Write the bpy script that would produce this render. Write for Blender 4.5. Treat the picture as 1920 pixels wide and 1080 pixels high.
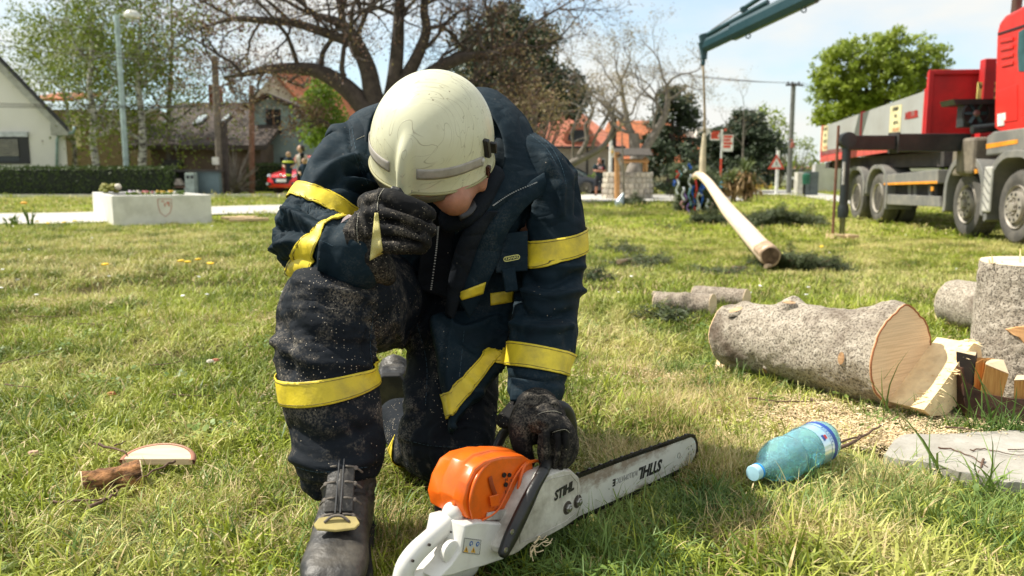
import bpy,bmesh,math,random
import numpy as np
from mathutils import Vector,Matrix
for o in list(bpy.data.objects):bpy.data.objects.remove(o)
SC=bpy.context.scene
COL=SC.collection
R=math.radians
# ---------------------------------------------------------------- camera
CAM_H=0.66;FPX=1520.0;TILT=math.atan(210/FPX)
cd=bpy.data.cameras.new('camera');cam=bpy.data.objects.new('camera',cd);COL.objects.link(cam)
cd.sensor_width=36;cd.lens=FPX/1920*36;cd.clip_start=.05;cd.clip_end=2000
cam.location=(0,0,CAM_H);cam.rotation_euler=(math.pi/2 - TILT,0,0)
cd.dof.use_dof=True;cd.dof.focus_distance=1.62;cd.dof.aperture_fstop=5.2
SC.camera=cam
# ---------------------------------------------------------------- light
SUN_DIR=Vector((-.58,.12,.80)).normalized()        # towards the sun
SUN_EL=math.asin(SUN_DIR.z);SUN_AZ=math.atan2(SUN_DIR.x,SUN_DIR.y)
w=bpy.data.worlds.new('World');SC.world=w;w.use_nodes=True
nt=w.node_tree;nt.nodes.clear()
def wn(t,**k):
    n=nt.nodes.new(t)
    for a,b in k.items():setattr(n,a,b)
    return n
sky=wn('ShaderNodeTexSky',sky_type='NISHITA',sun_disc=False,sun_elevation=SUN_EL,sun_rotation=SUN_AZ,air_density=1.0,dust_density=1.0,ozone_density=1.0)
tc=wn('ShaderNodeTexCoord');mp=wn('ShaderNodeMapping');mp.inputs['Scale'].default_value=(1,1,2.6);mp.inputs['Location'].default_value=(.35,.2,.1)
nz=wn('ShaderNodeTexNoise');nz.inputs['Scale'].default_value=2.3;nz.inputs['Detail'].default_value=8;nz.inputs['Roughness'].default_value=.52
cr=wn('ShaderNodeValToRGB');cr.color_ramp.elements[0].position=.40;cr.color_ramp.elements[1].position=.55
cr.color_ramp.elements[0].color=(.48,.48,.48,1);cr.color_ramp.elements[1].color=(.97,.97,.97,1)
mx=wn('ShaderNodeMix',data_type='RGBA');mx.inputs['B'].default_value=(9.6,9.5,9.0,1)
tint=wn('ShaderNodeMix',data_type='RGBA',blend_type='MULTIPLY');tint.inputs['Factor'].default_value=1;tint.inputs['B'].default_value=(1.35,2.0,2.2,1)
bg=wn('ShaderNodeBackground');bg.inputs['Strength'].default_value=.070
wo=wn('ShaderNodeOutputWorld')
L=nt.links.new
L(tc.outputs['Generated'],mp.inputs['Vector']);L(mp.outputs['Vector'],nz.inputs['Vector']);L(nz.outputs['Fac'],cr.inputs['Fac'])
L(cr.outputs['Color'],mx.inputs['Factor']);L(sky.outputs['Color'],tint.inputs['A']);L(tint.outputs['Result'],mx.inputs['A']);L(mx.outputs['Result'],bg.inputs['Color']);L(bg.outputs['Background'],wo.inputs['Surface'])
sd=bpy.data.lights.new('sun','SUN');sd.energy=5.0;sd.angle=R(.6);sd.color=(1,.94,.83)
sun=bpy.data.objects.new('sun',sd);COL.objects.link(sun);sun.rotation_euler=SUN_DIR.to_track_quat('Z','Y').to_euler()
SC.view_settings.view_transform='Standard';SC.view_settings.look='None';SC.view_settings.exposure=.55;SC.view_settings.gamma=1
SC.view_settings.use_curve_mapping=False
SC.render.engine='CYCLES'
# ---------------------------------------------------------------- geometry helpers
ST,CT=math.sin(TILT),math.cos(TILT)
def P(px,py,D):            # point at depth D along the optical axis
    u=(px-960)/FPX;v=(540-py)/FPX
    return Vector((D*u,D*(CT+v*ST),CAM_H+D*(-ST+v*CT)))
def W(px,py,Y):            # point at world distance Y
    v=(540-py)/FPX;return P(px,py,Y/(CT+v*ST))
def sm(t):t=min(1,max(0,t));return t*t*(3-2*t)
def gz(x,y):return -.28*sm((x+2)/4.5)*sm((y-3.5)/5)
def GP(px,py,dz=0):
    z=0
    for _ in range(8):
        v=(540-py)/FPX;D=(z+dz-CAM_H)/(-ST+v*CT);p=P(px,py,D);z=gz(p.x,p.y)
    p.z=z;return p
def proj(p):
    d=Vector(p)-Vector((0,0,CAM_H));D=d.y*CT-d.z*ST
    return (960+FPX*d.x/D,540-FPX*(d.y*ST+d.z*CT)/D,D)
def tag(o,label=None,cat=None,group=None,kind=None):
    if label:o['label']=label
    if cat:o['category']=cat
    if group:o['group']=group
    if kind:o['kind']=kind
    return o
def thing(name,label,cat,loc=(0,0,0),group=None,rz=0):
    o=bpy.data.objects.new(name,None);COL.objects.link(o);o.location=loc;o.rotation_euler=(0,0,rz)
    o.empty_display_size=.1
    return tag(o,label,cat,group)
def setpar(o,par):
    o.parent=par
    m=Matrix.Identity(4);q=par;chain=[]
    while q:chain.append(q);q=q.parent
    for q in reversed(chain):
        m=m @ (q.matrix_parent_inverse if q.parent else Matrix.Identity(4)) @ Matrix.LocRotScale(q.location,q.rotation_euler,q.scale)
    o.matrix_parent_inverse=m.inverted()
def copy_tree(o,parent=None):
    c=o.copy();COL.objects.link(c)
    if parent:c.parent=parent
    for ch in [q for q in bpy.data.objects if q.parent==o]:copy_tree(ch,c)
    return c
def catmull(pts,sub):
    pts=[np.array(p,float) for p in pts];out=[]
    n=len(pts)
    for i in range(n-1):
        p0=pts[max(i-1,0)];p1=pts[i];p2=pts[i+1];p3=pts[min(i+2,n-1)]
        for k in range(sub):
            t=k/sub
            out.append(.5*((2*p1)+(-p0+p2)*t+(2*p0-5*p1+4*p2-p3)*t*t+(-p0+3*p1-3*p2+p3)*t**3))
    out.append(pts[-1]);return out
class MB:
    def __init__(s):s.v=[];s.f=[];s.M=Matrix.Identity(4);s.mi=[];s.cur=0
    def add(s,vs,fs):
        b=len(s.v);s.v+=[tuple(s.M @ Vector(p)) for p in vs];s.f+=[tuple(b+i for i in f) for f in fs];s.mi+=[s.cur]*len(fs)
        return s
    def box(s,c,d,rot=None,taper=1):
        c=Vector(c);m=Matrix.Identity(3) if rot is None else rot
        vs=[c + m @ Vector((x*d[0]/2*(taper if z>0 else 1),y*d[1]/2*(taper if z>0 else 1),z*d[2]/2)) for z in (-1,1) for y in (-1,1) for x in (-1,1)]
        return s.add(vs,[(0,2,3,1),(4,5,7,6),(0,1,5,4),(2,6,7,3),(0,4,6,2),(1,3,7,5)])
    def bx(s,x0,x1,y0,y1,z0,z1):return s.box(((x0+x1)/2,(y0+y1)/2,(z0+z1)/2),(x1-x0,y1-y0,z1-z0))
    def tube(s,pts,rad,n=8,cap=True,ref=None,smoothsub=0,round_ends=False):
        pts=[Vector(p) for p in pts]
        if not hasattr(rad,'__len__'):rad=[rad]*len(pts)
        rad=[(r if isinstance(r,(tuple,list)) else (r,r)) for r in rad]
        if smoothsub:
            q=catmull([(*p,*r) for p,r in zip(pts,rad)],smoothsub)
            pts=[Vector(a[:3]) for a in q];rad=[(a[3],a[4]) for a in q]
        if round_ends:
            t0=(pts[0]-pts[1]).normalized();t1=(pts[-1]-pts[-2]).normalized();r0=rad[0];r1=rad[-1];m0=min(r0);m1=min(r1)
            A=[R(80),R(55),R(28)]
            pre=[pts[0]+t0*m0*math.sin(a) for a in A];prr=[(r0[0]*math.cos(a),r0[1]*math.cos(a)) for a in A]
            post=[pts[-1]+t1*m1*math.sin(a) for a in reversed(A)];por=[(r1[0]*math.cos(a),r1[1]*math.cos(a)) for a in reversed(A)]
            pts=pre+pts+post;rad=prr+rad+por
        N=len(pts);vs=[];fs=[];pv=None
        for i in range(N):
            t=(pts[min(i+1,N-1)]-pts[max(i-1,0)])
            t=t.normalized() if t.length>1e-9 else Vector((0,0,1))
            if ref is not None:a=t.cross(Vector(ref))
            elif pv is None:a=t.cross(Vector((0,0,1)) if abs(t.z)<.9 else Vector((0,1,0)))
            else:a=pv - t*pv.dot(t)
            if a.length<1e-6:a=t.orthogonal()
            a.normalize();b=t.cross(a).normalized();pv=a
            for k in range(n):
                th=2*math.pi*k/n;vs.append(pts[i]+a*(rad[i][0]*math.cos(th))+b*(rad[i][1]*math.sin(th)))
        for i in range(N-1):
            for k in range(n):
                k2=(k+1) % n;fs.append((i*n+k,i*n+k2,(i+1)*n+k2,(i+1)*n+k))
        if cap:fs.append(tuple(range(n-1,-1,-1)));fs.append(tuple((N-1)*n+k for k in range(n)))
        return s.add(vs,fs)
    def prism(s,poly,axis_vec,frame=None):
        """poly: list of 3D points (planar), extruded by axis_vec"""
        poly=[Vector(p) for p in poly];a=Vector(axis_vec);n=len(poly)
        return s.add(poly+[p+a for p in poly],[tuple(range(n-1,-1,-1)),tuple(range(n,2*n))]+[(i,(i+1) % n,n+(i+1) % n,n+i) for i in range(n)])
    def loft(s,rings,cap=True,closed=True):
        n=len(rings[0]);vs=[p for r in rings for p in r];fs=[]
        for i in range(len(rings)-1):
            for k in range(n if closed else n-1):
                k2=(k+1) % n;fs.append((i*n+k,i*n+k2,(i+1)*n+k2,(i+1)*n+k))
        if cap:fs.append(tuple(range(n-1,-1,-1)));fs.append(tuple((len(rings)-1)*n+k for k in range(n)))
        return s.add(vs,fs)
    def ball(s,c,r,n=10,m=7):
        if not hasattr(r,'__len__'):r=(r,r,r)
        c=Vector(c);rings=[]
        for j in range(1,m):
            ph=math.pi*j/m;rings.append([c+Vector((r[0]*math.sin(ph)*math.cos(2*math.pi*k/n),r[1]*math.sin(ph)*math.sin(2*math.pi*k/n),-r[2]*math.cos(ph))) for k in range(n)])
        return s.loft(rings)
    def lathe(s,prof,c=(0,0,0),axis=(0,0,1),n=24,cap=True):
        ax=Vector(axis).normalized();a=ax.orthogonal().normalized();b=ax.cross(a);c=Vector(c)
        return s.loft([[c+ax*h+(a*math.cos(2*math.pi*k/n)+b*math.sin(2*math.pi*k/n))*r for k in range(n)] for r,h in prof],cap=cap)
    def build(s,name,mat=None,par=None,smooth=False,bevel=0,label=None,cat=None,group=None,kind=None,fixn=True,seg=2):
        me=bpy.data.meshes.new(name);me.from_pydata(s.v,[],s.f)
        mats=mat if isinstance(mat,(list,tuple)) else [mat]
        for m in mats:me.materials.append(m)
        if len(mats)>1:me.polygons.foreach_set('material_index',s.mi)
        if fixn:
            bm=bmesh.new();bm.from_mesh(me);bmesh.ops.recalc_face_normals(bm,faces=bm.faces);bm.to_mesh(me);bm.free()
        if smooth:me.polygons.foreach_set('use_smooth',[True]*len(me.polygons))
        o=bpy.data.objects.new(name,me);COL.objects.link(o)
        if smooth=='auto':
            me.set_sharp_from_angle(angle=R(38))
        if bevel:
            b=o.modifiers.new('bevel','BEVEL');b.width=bevel;b.segments=seg;b.limit_method='ANGLE';b.angle_limit=R(35)
        if par is not None:setpar(o,par)
        return tag(o,label,cat,group,kind)
# ---------------------------------------------------------------- vector noise
def _h(i,j,k):
    n=(i*374761393+j*668265263+k*1274126177) & 0xffffffff
    n=((n ^ (n >> 13))*1274126177) & 0xffffffff
    return ((n ^ (n >> 16)) & 0xffff)/65535.0*2-1
def vnoise(p):
    p=np.asarray(p,float);i=np.floor(p).astype(np.int64);f=p-i;u=f*f*(3-2*f);i+=10000
    def c(a,b,d):return _h(i[:,0]+a,i[:,1]+b,i[:,2]+d)
    x0=c(0,0,0)*(1-u[:,0])+c(1,0,0)*u[:,0];x1=c(0,1,0)*(1-u[:,0])+c(1,1,0)*u[:,0]
    x2=c(0,0,1)*(1-u[:,0])+c(1,0,1)*u[:,0];x3=c(0,1,1)*(1-u[:,0])+c(1,1,1)*u[:,0]
    return (x0*(1-u[:,1])+x1*u[:,1])*(1-u[:,2])+(x2*(1-u[:,1])+x3*u[:,1])*u[:,2]
def fbm(p,o=3):
    r=0;a=1;t=0
    for k in range(o):r=r+a*vnoise(np.asarray(p)*2**k+k*17.3);t+=a;a *= .5
    return r/t
def vn1(x,y,z=0):return float(vnoise(np.array([[x,y,z]]))[0])
# ---------------------------------------------------------------- materials
def srgb(r,g,b):
    f=lambda c:(c/255/12.92 if c/255 <= .04045 else ((c/255+.055)/1.055)**2.4)
    return (f(r),f(g),f(b),1)
def C(c):return (*c[:3],1)
class NT:
    def __init__(s,name):
        s.m=bpy.data.materials.new(name);s.m.use_nodes=True;s.t=s.m.node_tree;s.t.nodes.clear()
        s.out=s.t.nodes.new('ShaderNodeOutputMaterial');s.b=s.t.nodes.new('ShaderNodeBsdfPrincipled');s.t.links.new(s.b.outputs[0],s.out.inputs['Surface'])
        s.tc=s.t.nodes.new('ShaderNodeTexCoord')
    def n(s,t,ins=None,**k):
        q=s.t.nodes.new(t)
        for a,b in k.items():setattr(q,a,b)
        for a,b in (ins or {}).items():
            if hasattr(b,'links'):s.t.links.new(b,q.inputs[a])
            else:q.inputs[a].default_value=b
        return q
    def l(s,a,b):s.t.links.new(a,b)
    def coord(s,kind='Object',scale=(1,1,1),loc=(0,0,0),rot=(0,0,0)):
        m=s.n('ShaderNodeMapping');m.inputs['Scale'].default_value=scale;m.inputs['Location'].default_value=loc;m.inputs['Rotation'].default_value=rot
        if kind=='World':g=s.n('ShaderNodeNewGeometry');s.l(g.outputs['Position'],m.inputs['Vector'])
        else:s.l(s.tc.outputs[kind],m.inputs['Vector'])
        return m.outputs[0]
    def noise(s,scale,vec=None,detail=4,rough=.55,dist=0):
        q=s.n('ShaderNodeTexNoise',{'Scale':scale,'Detail':detail,'Roughness':rough,'Distortion':dist})
        s.l(vec if vec is not None else s.tc.outputs['Object'],q.inputs['Vector']);return q.outputs['Fac']
    def ramp(s,fac,stops):
        q=s.n('ShaderNodeValToRGB');s.l(fac,q.inputs['Fac']);e=q.color_ramp.elements
        while len(e)<len(stops):e.new(.5)
        for i,(p,c) in enumerate(stops):e[i].position=p;e[i].color=C(c) if hasattr(c,'__len__') else (c,c,c,1)
        return q.outputs['Color']
    def mix(s,fac,a,b,blend='MIX'):
        q=s.n('ShaderNodeMix',data_type='RGBA',blend_type=blend)
        for k,v in (('Factor',fac),('A',a),('B',b)):
            if hasattr(v,'links'):s.l(v,q.inputs[k])
            else:q.inputs[k].default_value=v if k=='Factor' else C(v)
        return q.outputs['Result']
    def math(s,op,a,b=0):
        q=s.n('ShaderNodeMath',operation=op)
        for i,v in enumerate((a,b)):
            if hasattr(v,'links'):s.l(v,q.inputs[i])
            else:q.inputs[i].default_value=v
        return q.outputs[0]
    def bump(s,h,strength=.3,dist=.01,prev=None):
        q=s.n('ShaderNodeBump',{'Strength':strength,'Distance':dist});s.l(h,q.inputs['Height'])
        if prev is not None:s.l(prev,q.inputs['Normal'])
        return q.outputs[0]
    def fin(s,col=None,rough=.6,normal=None,metal=0,spec=.5,**k):
        def st(nm,v):
            if hasattr(v,'links'):s.l(v,s.b.inputs[nm])
            else:s.b.inputs[nm].default_value=v
        if col is not None:st('Base Color',col if hasattr(col,'links') else C(col))
        st('Roughness',rough);st('Metallic',metal);st('Specular IOR Level',spec)
        if normal is not None:st('Normal',normal)
        for a,b in k.items():st(a.replace('_',' '),b)
        return s.m
def plain(name,col,rough=.6,metal=0,var=.25,vs=6,bump=.15,bs=60,spec=.5,dirt=None,dirt_amt=.5,ds=9,**k):
    n=NT(name);v=n.coord('World');f=n.noise(vs,v)
    c=n.mix(n.ramp(f,[(.3,0),(.7,1)]),[x*(1-var) for x in col[:3]],[min(1,x*(1+var)) for x in col[:3]])
    if dirt is not None:
        d=n.ramp(n.noise(ds,v,6,.65),[(.5-.12*dirt_amt,0),(.72,1)]);d2=n.math('MULTIPLY',d,dirt_amt);c=n.mix(d2,c,dirt)
    b=n.bump(n.noise(bs,v,3),bump,.004) if bump else None
    return n.fin(c,rough,b,metal,spec,**k)
# ================================================================ GROUND
def patches(n):
    """returns straw factor and green variation sampled in world space"""
    v=n.coord('World',scale=(1,1,.3))
    big=n.noise(.42,v,3,.5);mid=n.noise(1.9,v,4,.6);fine=n.noise(9,v,3,.6)
    s=n.math('ADD',n.math('MULTIPLY',big,.45),n.math('MULTIPLY',mid,.45));s=n.math('ADD',s,n.math('MULTIPLY',fine,.12))
    return n.ramp(s,[(.495,0),(.59,1)]),mid,fine,v
def m_ground():
    n=NT('lawn_soil');straw,mid,fine,v=patches(n)
    sep=n.n('ShaderNodeSeparateXYZ');g=n.n('ShaderNodeNewGeometry');n.l(g.outputs['Position'],sep.inputs[0])
    far=n.n('ShaderNodeMapRange',{'Value':sep.outputs['Y'],'From Min':5.0,'From Max':16.0}).outputs[0]
    st=n.noise(14,n.coord('World',scale=(.35,1.5,1)),4,.7);st2=n.noise(3,n.coord('World',scale=(.4,1.2,1)),4,.6)
    near=n.mix(n.noise(40,v,3),(.03,.03,.01),(.10,.08,.03))
    gc=n.mix(n.ramp(st,[(.35,0),(.65,1)]),(.13,.18,.015),(.36,.38,.045))
    gc=n.mix(n.ramp(st2,[(.4,0),(.62,.6)]),gc,(.20,.27,.03))
    gc=n.mix(n.math('MULTIPLY',straw,.55),gc,(.52,.47,.20))
    c=n.mix(far,near,gc)
    return n.fin(c,.95,n.bump(n.noise(60,v,3),.6,.03),spec=.05)
def nonuni(a,b,n,p):return [a+(b-a)*((i/n)**p) for i in range(n+1)]
ys=[-6,-2] + [x for x in np.arange(0.8,5,.07)] + list(np.arange(5,14,.3)) + list(np.arange(14,60,2)) + [70,90,130,200,320,500]
xs=[-400,-200,-100,-60,-40] + list(np.arange(-30,-6,2)) + list(np.arange(-6,-3,.4)) + list(np.arange(-3,3.5,.07)) + list(np.arange(3.5,8,.4)) + list(np.arange(8,30,2)) + [40,60,100,200,400]
X,Y=np.meshgrid(xs,ys);pts=np.stack([X.ravel(),Y.ravel(),np.zeros(X.size)],1)
zb=fbm(pts*np.array([2.2,2.2,1]),3)*.02+fbm(pts*np.array([9.,9,1])+5,2)*.006
fade=np.clip(1-(pts[:,1]-6)/6,0,1)
pts[:,2]=[gz(a,b) for a,b in pts[:,:2]];pts[:,2]+=zb*fade-.012
nx=len(xs);fs=[(j*nx+i,j*nx+i+1,(j+1)*nx+i+1,(j+1)*nx+i) for j in range(len(ys)-1) for i in range(nx-1)]
g=MB();g.v=[tuple(p) for p in pts];g.f=fs;g.mi=[0]*len(fs)
ground=g.build('ground',m_ground(),smooth=True,kind='structure',fixn=False)
def gb(x,y):   # bumpy ground height
    p=np.array([[x,y,0.]]);return gz(x,y)+float((fbm(p*np.array([2.2,2.2,1]),3)*.02+fbm(p*np.array([9.,9,1])+5,2)*.006)[0])*min(1,max(0,1-(y-6)/6))-.012
def strip(near,far,name,mat,dz,sub=8,th=None):
    a=catmull([tuple(p) for p in near],sub);b=catmull([tuple(p) for p in far],sub);m=MB();nn=4;rows=[]
    for p,q in zip(a,b):rows.append([Vector((p[0]+(q[0]-p[0])*k/nn,p[1]+(q[1]-p[1])*k/nn,gz(p[0]+(q[0]-p[0])*k/nn,p[1]+(q[1]-p[1])*k/nn)+dz)) for k in range(nn+1)])
    m.loft(rows,cap=False,closed=False)
    return m.build(name,mat,kind='structure',smooth=True,fixn=False)
M_path=plain('pale_concrete',(.46,.44,.40),.9,var=.12,vs=2,bump=.2,bs=40)
M_road=plain('asphalt',(.30,.29,.28),.9,var=.15,vs=1.5,bump=.2,bs=60)
pn=[(-420,428),(-150,424),(0,421),(176,418),(400,403),(540,400),(700,394),(900,386),(1100,379),(1290,378),(1400,377)]
pf=[(-420,404),(-150,402),(0,401),(176,398),(400,388),(540,384),(700,377),(900,370),(1100,365),(1290,365),(1400,365)]
strip([GP(*p) for p in pn],[GP(*p) for p in pf],'footpath',M_path,.012)
pn2=[(1400,366),(1480,366),(1560,378),(1620,388)];pf2=[(1400,358),(1480,357),(1560,366),(1640,376)]
strip([GP(*p) for p in pn2],[GP(*p) for p in pf2],'side_path',M_path,.020)
rn=[(-60,25.2),(-30,25.2),(-12,25.6),(-6,26.6),(-1,31.5),(4,44),(12,64),(22,76),(60,84)]
rf=[(-60,29.5),(-30,29.5),(-12,29.8),(-8,31),(-4.5,36),(0,48),(9,68),(21,84),(60,92)]
strip([(x,y,0) for x,y in rn],[(x,y,0) for x,y in rf],'road',M_road,.006)
kb=MB()
a=catmull([(x,y,0) for x,y in rn],6);kb.loft([[Vector((p[0],p[1]+dy,gz(p[0],p[1])+z)) for dy,z in ((-.14,-.02),(-.14,.09),(0,.09),(0,-.02))] for p in a])
kb.build('road_kerb',plain('kerb_concrete',(.5,.48,.45),.9),kind='structure')
# ---------------------------------------------------------------- grass
def m_blade(name,g1,g2,st,strawamt=.85,tr=.2):
    n=NT(name);straw,mid,fine,v=patches(n)
    oi=n.n('ShaderNodeObjectInfo').outputs['Random']
    c=n.mix(oi,g1,g2);c=n.mix(n.ramp(fine,[(.35,0),(.7,.6)]),c,[min(1,x*1.35) for x in g2])
    c=n.mix(n.ramp(mid,[(.36,.75),(.52,0)]),c,g1)
    f=n.math('MULTIPLY',straw,strawamt);r2=n.ramp(n.math('FRACT',n.math('MULTIPLY',oi,7.31)),[(.1,.25),(.8,1)]);f=n.math('MULTIPLY',f,r2)
    c=n.mix(f,c,st)
    n.fin(c,.5,None,spec=.35)
    t=n.n('ShaderNodeBsdfTranslucent');n.l(c,t.inputs['Color']);mxs=n.n('ShaderNodeMixShader',{'Fac':tr})
    n.l(n.b.outputs[0],mxs.inputs[1]);n.l(t.outputs[0],mxs.inputs[2]);n.l(mxs.outputs[0],n.out.inputs['Surface'])
    return n.m
M_g=m_blade('grass_blade',(.05,.090,.008),(.37,.43,.04),(.70,.60,.28))
M_gl=m_blade('long_grass_blade',(.05,.11,.022),(.19,.28,.06),(.40,.36,.15),.3)
M_dry=m_blade('dry_grass_blade',(.38,.27,.10),(.66,.55,.30),(.72,.58,.30),.5)
def tuft(name,nb,rad,hmin,hmax,wid,lean,mat,seed,mat2=None,f2=0):
    rg=random.Random(seed);m=MB()
    for i in range(nb):
        a=rg.uniform(0,6.283);r=rad*math.sqrt(rg.random());x,y=r*math.cos(a),r*math.sin(a)
        h=rg.uniform(hmin,hmax);d=rg.uniform(0,6.283);ln=rg.uniform(.1,lean);wd=wid*rg.uniform(.6,1.2);cu=rg.uniform(.2,1.3)
        m.cur=1 if (mat2 and rg.random()<f2) else 0
        fx,fy=math.cos(d),math.sin(d);tw=rg.uniform(-.9,.9);sx,sy=math.cos(d+math.pi/2+tw),math.sin(d+math.pi/2+tw)
        vs=[];ns=4
        ang=ln;px_,pz=0,-.006
        for k in range(ns+1):
            t=k/ns;ww=wd*(1-t**1.6)*.5+1e-4
            cx,cy=x+fx*px_,y+fy*px_
            if k<ns:vs+=[(cx-sx*ww,cy-sy*ww,pz),(cx+sx*ww,cy+sy*ww,pz)]
            else:vs.append((cx,cy,pz))
            px_+=h/ns*math.sin(ang);pz+=h/ns*math.cos(ang);ang=min(ang+cu*.45,2.0)
        fs=[(2*k,2*k+1,2*k+3,2*k+2) for k in range(ns-1)]+[(2*ns-2,2*ns-1,2*ns)]
        m.add(vs,fs)
    me=bpy.data.meshes.new(name);me.from_pydata(m.v,[],m.f);me.materials.append(mat)
    if mat2:me.materials.append(mat2);me.polygons.foreach_set('material_index',m.mi)
    return bpy.data.objects.new(name,me)
def scatter(name,label,cat,tufts,pts,scales,rots=None,tilt=.25,seed=1,kind='stuff'):
    col=bpy.data.collections.new(name+'_source')
    for t in tufts:col.objects.link(t)
    me=bpy.data.meshes.new(name);me.from_pydata([tuple(p) for p in pts],[],[])
    n=len(pts);rg=np.random.RandomState(seed)
    at=me.attributes.new('sc','FLOAT','POINT');at.data.foreach_set('value',np.asarray(scales,np.float32))
    at=me.attributes.new('rot','FLOAT_VECTOR','POINT')
    rv=np.stack([rg.uniform(-tilt,tilt,n),rg.uniform(-tilt,tilt,n),rg.uniform(0,6.28,n)],1).astype(np.float32);at.data.foreach_set('vector',rv.ravel())
    at=me.attributes.new('pick','INT','POINT');at.data.foreach_set('value',rg.randint(0,len(tufts),n).astype(np.int32))
    o=bpy.data.objects.new(name,me);COL.objects.link(o)
    ng=bpy.data.node_groups.new(name+'_nodes','GeometryNodeTree')
    ng.interface.new_socket('Geometry',in_out='INPUT',socket_type='NodeSocketGeometry');ng.interface.new_socket('Geometry',in_out='OUTPUT',socket_type='NodeSocketGeometry')
    N=ng.nodes.new;gi=N('NodeGroupInput');go=N('NodeGroupOutput');ip=N('GeometryNodeInstanceOnPoints');ci=N('GeometryNodeCollectionInfo')
    ci.inputs['Collection'].default_value=col;ci.inputs['Separate Children'].default_value=True;ci.inputs['Reset Children'].default_value=True
    def na(nm,dt):q=N('GeometryNodeInputNamedAttribute');q.data_type=dt;q.inputs['Name'].default_value=nm;return q.outputs['Attribute']
    l=ng.links.new
    l(gi.outputs[0],ip.inputs['Points']);l(ci.outputs[0],ip.inputs['Instance']);ip.inputs['Pick Instance'].default_value=True
    l(na('pick','INT'),ip.inputs['Instance Index']);l(na('sc','FLOAT'),ip.inputs['Scale'])
    er=N('FunctionNodeEulerToRotation');l(na('rot','FLOAT_VECTOR'),er.inputs[0]);l(er.outputs[0],ip.inputs['Rotation'])
    l(ip.outputs[0],go.inputs[0])
    md=o.modifiers.new('scatter','NODES');md.node_group=ng
    return tag(o,label,cat,kind=kind)
def inpoly(x,y,poly):
    c=np.zeros(len(x),bool);n=len(poly)
    for i in range(n):
        x1,y1=poly[i][:2];x2,y2=poly[(i+1) % n][:2]
        m=((y1>y) != (y2>y)) & (x<(x2-x1)*(y-y1)/((y2-y1)+1e-12)+x1);c ^= m
    return c
def gzv(x,y):
    a=np.clip((x+2)/4.5,0,1);b=np.clip((y-3.5)/5,0,1);a=a*a*(3-2*a);b=b*b*(3-2*b)
    p=np.stack([x,y,np.zeros_like(x)],1)
    return -.28*a*b+(fbm(p*np.array([2.2,2.2,1]),3)*.02+fbm(p*np.array([9.,9,1])+5,2)*.006)*np.clip(1-(y-6)/6,0,1)-.012
RS=np.random.RandomState(7)
def zone(y0,y1,dens,margin=.6):
    n=int(dens*(y1-y0)*(1.35*(y1)+2*margin));y=RS.uniform(y0,y1,n);x=RS.uniform(-1,1,n)*(.675*y1+margin);k=np.abs(x)<.675*y+margin
    return x[k],y[k]
SLAB=[tuple(GP(*p))[:2] for p in [(1660,872),(1688,832),(1760,826),(1900,822),(2000,828),(2060,880),(2030,950),(1880,920),(1745,884)]]
SAW=[tuple(GP(*p))[:2] for p in [(1400,790),(1500,770),(1650,790),(1800,775),(1800,800),(1700,830),(1640,850),(1570,870),(1500,820)]]
PATHP=[tuple(GP(*p))[:2] for p in pn]+[tuple(GP(*p))[:2] for p in reversed(pf)]
PATHP2=[tuple(GP(*p))[:2] for p in pn2]+[tuple(GP(*p))[:2] for p in reversed(pf2)]
PLNT=[tuple(GP(*p))[:2] for p in [(176,405),(213,423),(398,419),(398,395)]]
BIN=[tuple(GP(*p))[:2] for p in [(1790,765),(1800,792),(2000,800),(2000,740)]]
def clean(x,y):
    bad=inpoly(x,y,SLAB) | inpoly(x,y,PATHP) | inpoly(x,y,PATHP2) | inpoly(x,y,PLNT) | inpoly(x,y,BIN)
    bad |= inpoly(x,y,SAW) & (RS.rand(len(x))<.8)
    bad |= (y>24.5) & (x<1)
    return x[~bad],y[~bad]
tl=[tuft('grass_tuft',46,.05,0.022,.075,.0040,1.1,M_g,i,M_dry,.09) for i in range(8)]
tm=[tuft('grass_tuft_far',55,.11,.03,.075,.006,.8,M_g,20+i,M_dry,.14) for i in range(4)]
tx=[tuft('grass_tuft_distant',60,.35,.04,.09,.018,.7,M_g,30+i,M_dry,.10) for i in range(3)]
P1=[];
x,y=clean(*zone(1.0,2.6,760));x2,y2=clean(*zone(2.6,4.6,420));X=np.r_[x,x2];Y=np.r_[y,y2]
s=1.0+.8*fbm(np.stack([X*1.7,Y*1.7,X*0],1),2)+RS.uniform(-.2,.35,len(X));s *= np.where(Y>2.6,1.15,1)
scatter('near_grass','short sunlit green lawn around the kneeling firefighter','grass',tl,np.stack([X,Y,gzv(X,Y)],1),s,seed=2)
x,y=clean(*zone(4.6,12,75,1));s=RS.uniform(.7,1.3,len(x))
scatter('lawn_grass','lawn between the firefighter and the peeled pole','grass',tm,np.stack([x,y,gzv(x,y)],1),s,seed=3)
x,y=clean(*zone(12,24.5,11,2));x2,y2=clean(*zone(24.5,60,2.2,2));k=x2>1.2;X=np.r_[x,x2[k]];Y=np.r_[y,y2[k]]
s=np.where(Y>24,1.5,.9)*RS.uniform(.7,1.3,len(X))
scatter('far_grass','distant lawn towards the footpath and the road','grass',tx,np.stack([X,Y,gzv(X,Y)],1),s,seed=4)
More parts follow.
